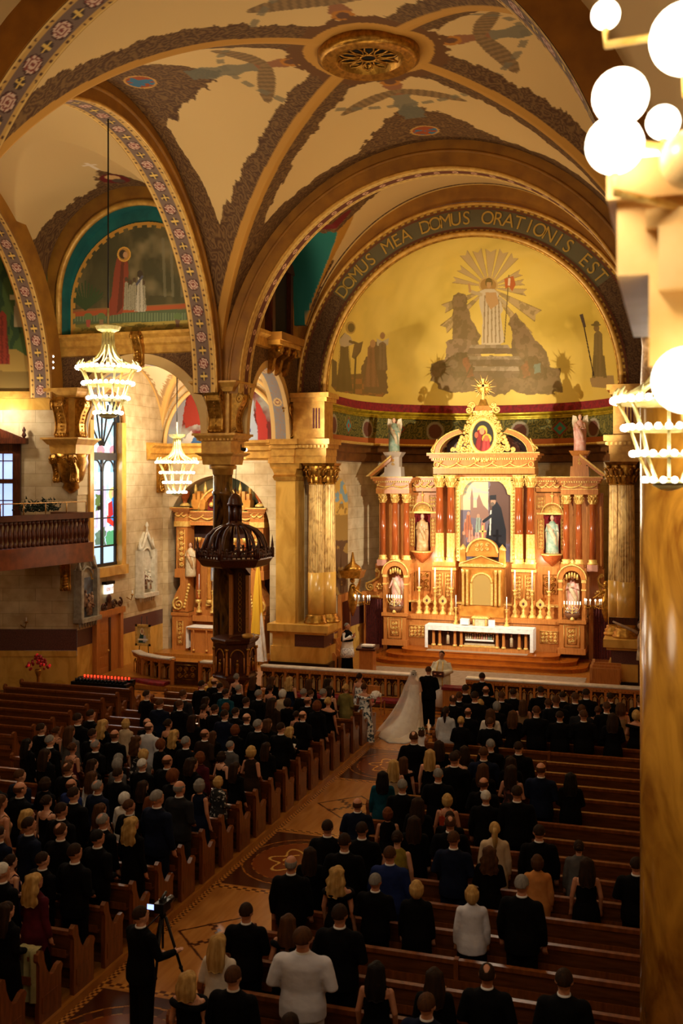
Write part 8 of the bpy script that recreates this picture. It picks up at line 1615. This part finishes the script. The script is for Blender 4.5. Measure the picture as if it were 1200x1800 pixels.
# best man, photographer
x, y = at_head(847, 1182, 0, 1.8); person(x, y, .01, 1.0, .2, 'm', 'dark', 'short', 'suit', 'black', 'clasp', 'dark-haired man in black suit standing alone close to the right communion rail', None, 1.12)
x, y = at_head(248, 1592, 0, 1.8); person(x, y, .01, 1.0, -.45, 'm', 'dark', 'short', 'suit', 'black', 'reach', 'videographer in black suit standing in the aisle behind a tripod', None, 1.14)
tx, ty = pp(286, 1600, Y=y+.55).x, y+.55
t = thing('camera_tripod', (tx, ty, .01), 'black tripod with video camera and small lit screen in the aisle', 'tripod', absolute=True)
for k in range(3):
    a = 2*PI*k/3+.6; m = MB(); m.tube([(tx+.04*math.cos(a), ty+.04*math.sin(a), 1.42), (tx+.25*math.cos(a), ty+.25*math.sin(a), .7), (tx+.47*math.cos(a), ty+.47*math.sin(a), .03)], [.022, .02, .012], 8, IRON); m.ell((tx+.25*math.cos(a), ty+.25*math.sin(a), .7), .03, IRON, 8, 6); m.build('leg', None, t)
m = MB(); m.tube([(tx, ty, 1.0), (tx, ty, 1.48)], .018, 8, IRON); m.ell((tx, ty, 1.46), .05, IRON); m.tube([(tx, ty, 1.5), (tx-.1, ty-.32, 1.38)], .01, 6, IRON); m.build('head', None, t)
t = thing('video_camera', (tx, ty, 1.52), 'compact black video camera mounted on the aisle tripod', 'camera'); CB = plain('camera_body', '#0e0e10', .4)
m = MB(); m.box(-.07, .07, -.12, .1, 0, .13, CB); m.tube([(0, .1, .07), (0, .26, .07)], [.045, .05], 14, CB); m.box(-.03, .03, -.06, .06, .13, .17, CB); m.build('body', None, t); m = MB(); m.tube([(0, -.05, .17), (0, .1, .22)], .02, 8, CB); m.build('microphone', None, t); m = MB(); m.box(-.19, -.08, -.1, -.09, .03, .11, CB); m.box(-.185, -.085, -.105, -.1, .035, .105, emit('lcd', '#9fb8ff', 2)); m.build('screen', None, t)
# bridesmaids etc. by the first left pew
def wf(px, py, h, **k): x, y = at_head(px, py, 0, h); return x, y
x, y = wf(634, 1182, 0, **{}) if 0 else at_head(632, 1183, 0, 1.72); person(x, y, .01, .96, -.3, 'w', 'dark', 'bun', 'gown', 'floral', 'down', 'bridesmaid with pinned-up dark hair in strapless white floral gown, nearest the rail', None, 1.06)
x2, y2 = at_head(637, 1201, 0, 1.70); x2 += .05; person(x2, y2, .01, .95, -.25, 'w', 'brown', 'bun', 'gownoff', 'floral', 'hold', 'bridesmaid in off-shoulder white floral gown at the end of the front left pew', None, 1.06)
t = thing('bouquet', (x2+.22, y2+.42, 1.28), 'round bouquet of white flowers held by the bridesmaid', 'bouquet'); m = MB(); random.seed(6)
for k in range(46): a, e = random.uniform(0, 6.3), random.uniform(-.4, 1.5); m.ell((.13*math.cos(a)*math.cos(e), .13*math.sin(a)*math.cos(e), .1*math.sin(e)), .045, LINEN, 7, 5)
m.build('flowers', None, t); m = MB(); m.tube([(0, 0, -.02), (-.02, -.06, -.2)], [.03, .02], 6, noise_mat('stems', '#3f5a2a', '#2a3f1c', 9)); m.build('stems', None, t)
x, y = at_head(608, 1203, 0.12, 1.68); person(x, y, .12, .95, -.3, 'w', 'blonde', 'bun', 'coat', 'olive', 'clasp', 'woman with pinned-up blonde hair in olive shawl beside the bridesmaids', None, 1.1)
# flower girl
x, y = 1.0, 24.6; q = pp(741, 1283, X=1.0); y = q.y; s_ = q.z/1.8
t = person(x, y, .01, max(.6, min(.85, s_)), .1, 'w', 'brown', 'mid', 'high', 'white', 'down', 'small flower girl in white dress and green leaf wreath in the aisle', None, 1.12)
m = MB(); random.seed(8); GR_ = noise_mat('leaf_green', '#24402a', '#3a5a34', 9)
for k in range(26): a = 2*PI*k/26; m.ell((.105*math.cos(a), -.01+.12*math.sin(a), 1.755+random.uniform(-.02, .03)), (.03, .03, .022), GR_ if k % 4 else LINEN, 6, 5)
o = m.build('leaf_wreath', None, t)
x, y, s_, rz = READ[0]; m = MB(); m.box(-.1, .1, -.01, .01, -.07, .07, LINEN); o = m.build('booklet'); o.location = (x-.4*math.sin(rz), y+.4*math.cos(rz), .12+1.17*s_); o.rotation_euler = (-.9, 0, rz); tag(o, 'white paper booklet held by the man looking down in the left pews', 'booklet')
# shawl over a pew end
m = MB(); ye = Y0+DY*1-.02; v = [(-1.36+.3*u+.02*math.sin(u*20), ye+sg*(.07+.015*math.sin(u*17+w_*3)), .12+z) for sg, w_ in ((-1, 0),) for z in (.3, .6, .9, 1.0) for u in np.linspace(0, 1, 12)]; v += [(-1.36+.3*u, ye+.1+.01*math.sin(u*15), .12+z) for z in (1.0, .7, .4) for u in np.linspace(0, 1, 12)]
m.add(v, [(j*12+i, j*12+i+1, (j+1)*12+i+1, (j+1)*12+i) for j in range(6) for i in range(11)], noise_mat('pale_shawl', '#a89c68', '#8f8454', 7, .9), True); tag(m.build('draped_shawl'), 'pale yellow-green shawl draped over a pew back at the lower left', 'shawl')
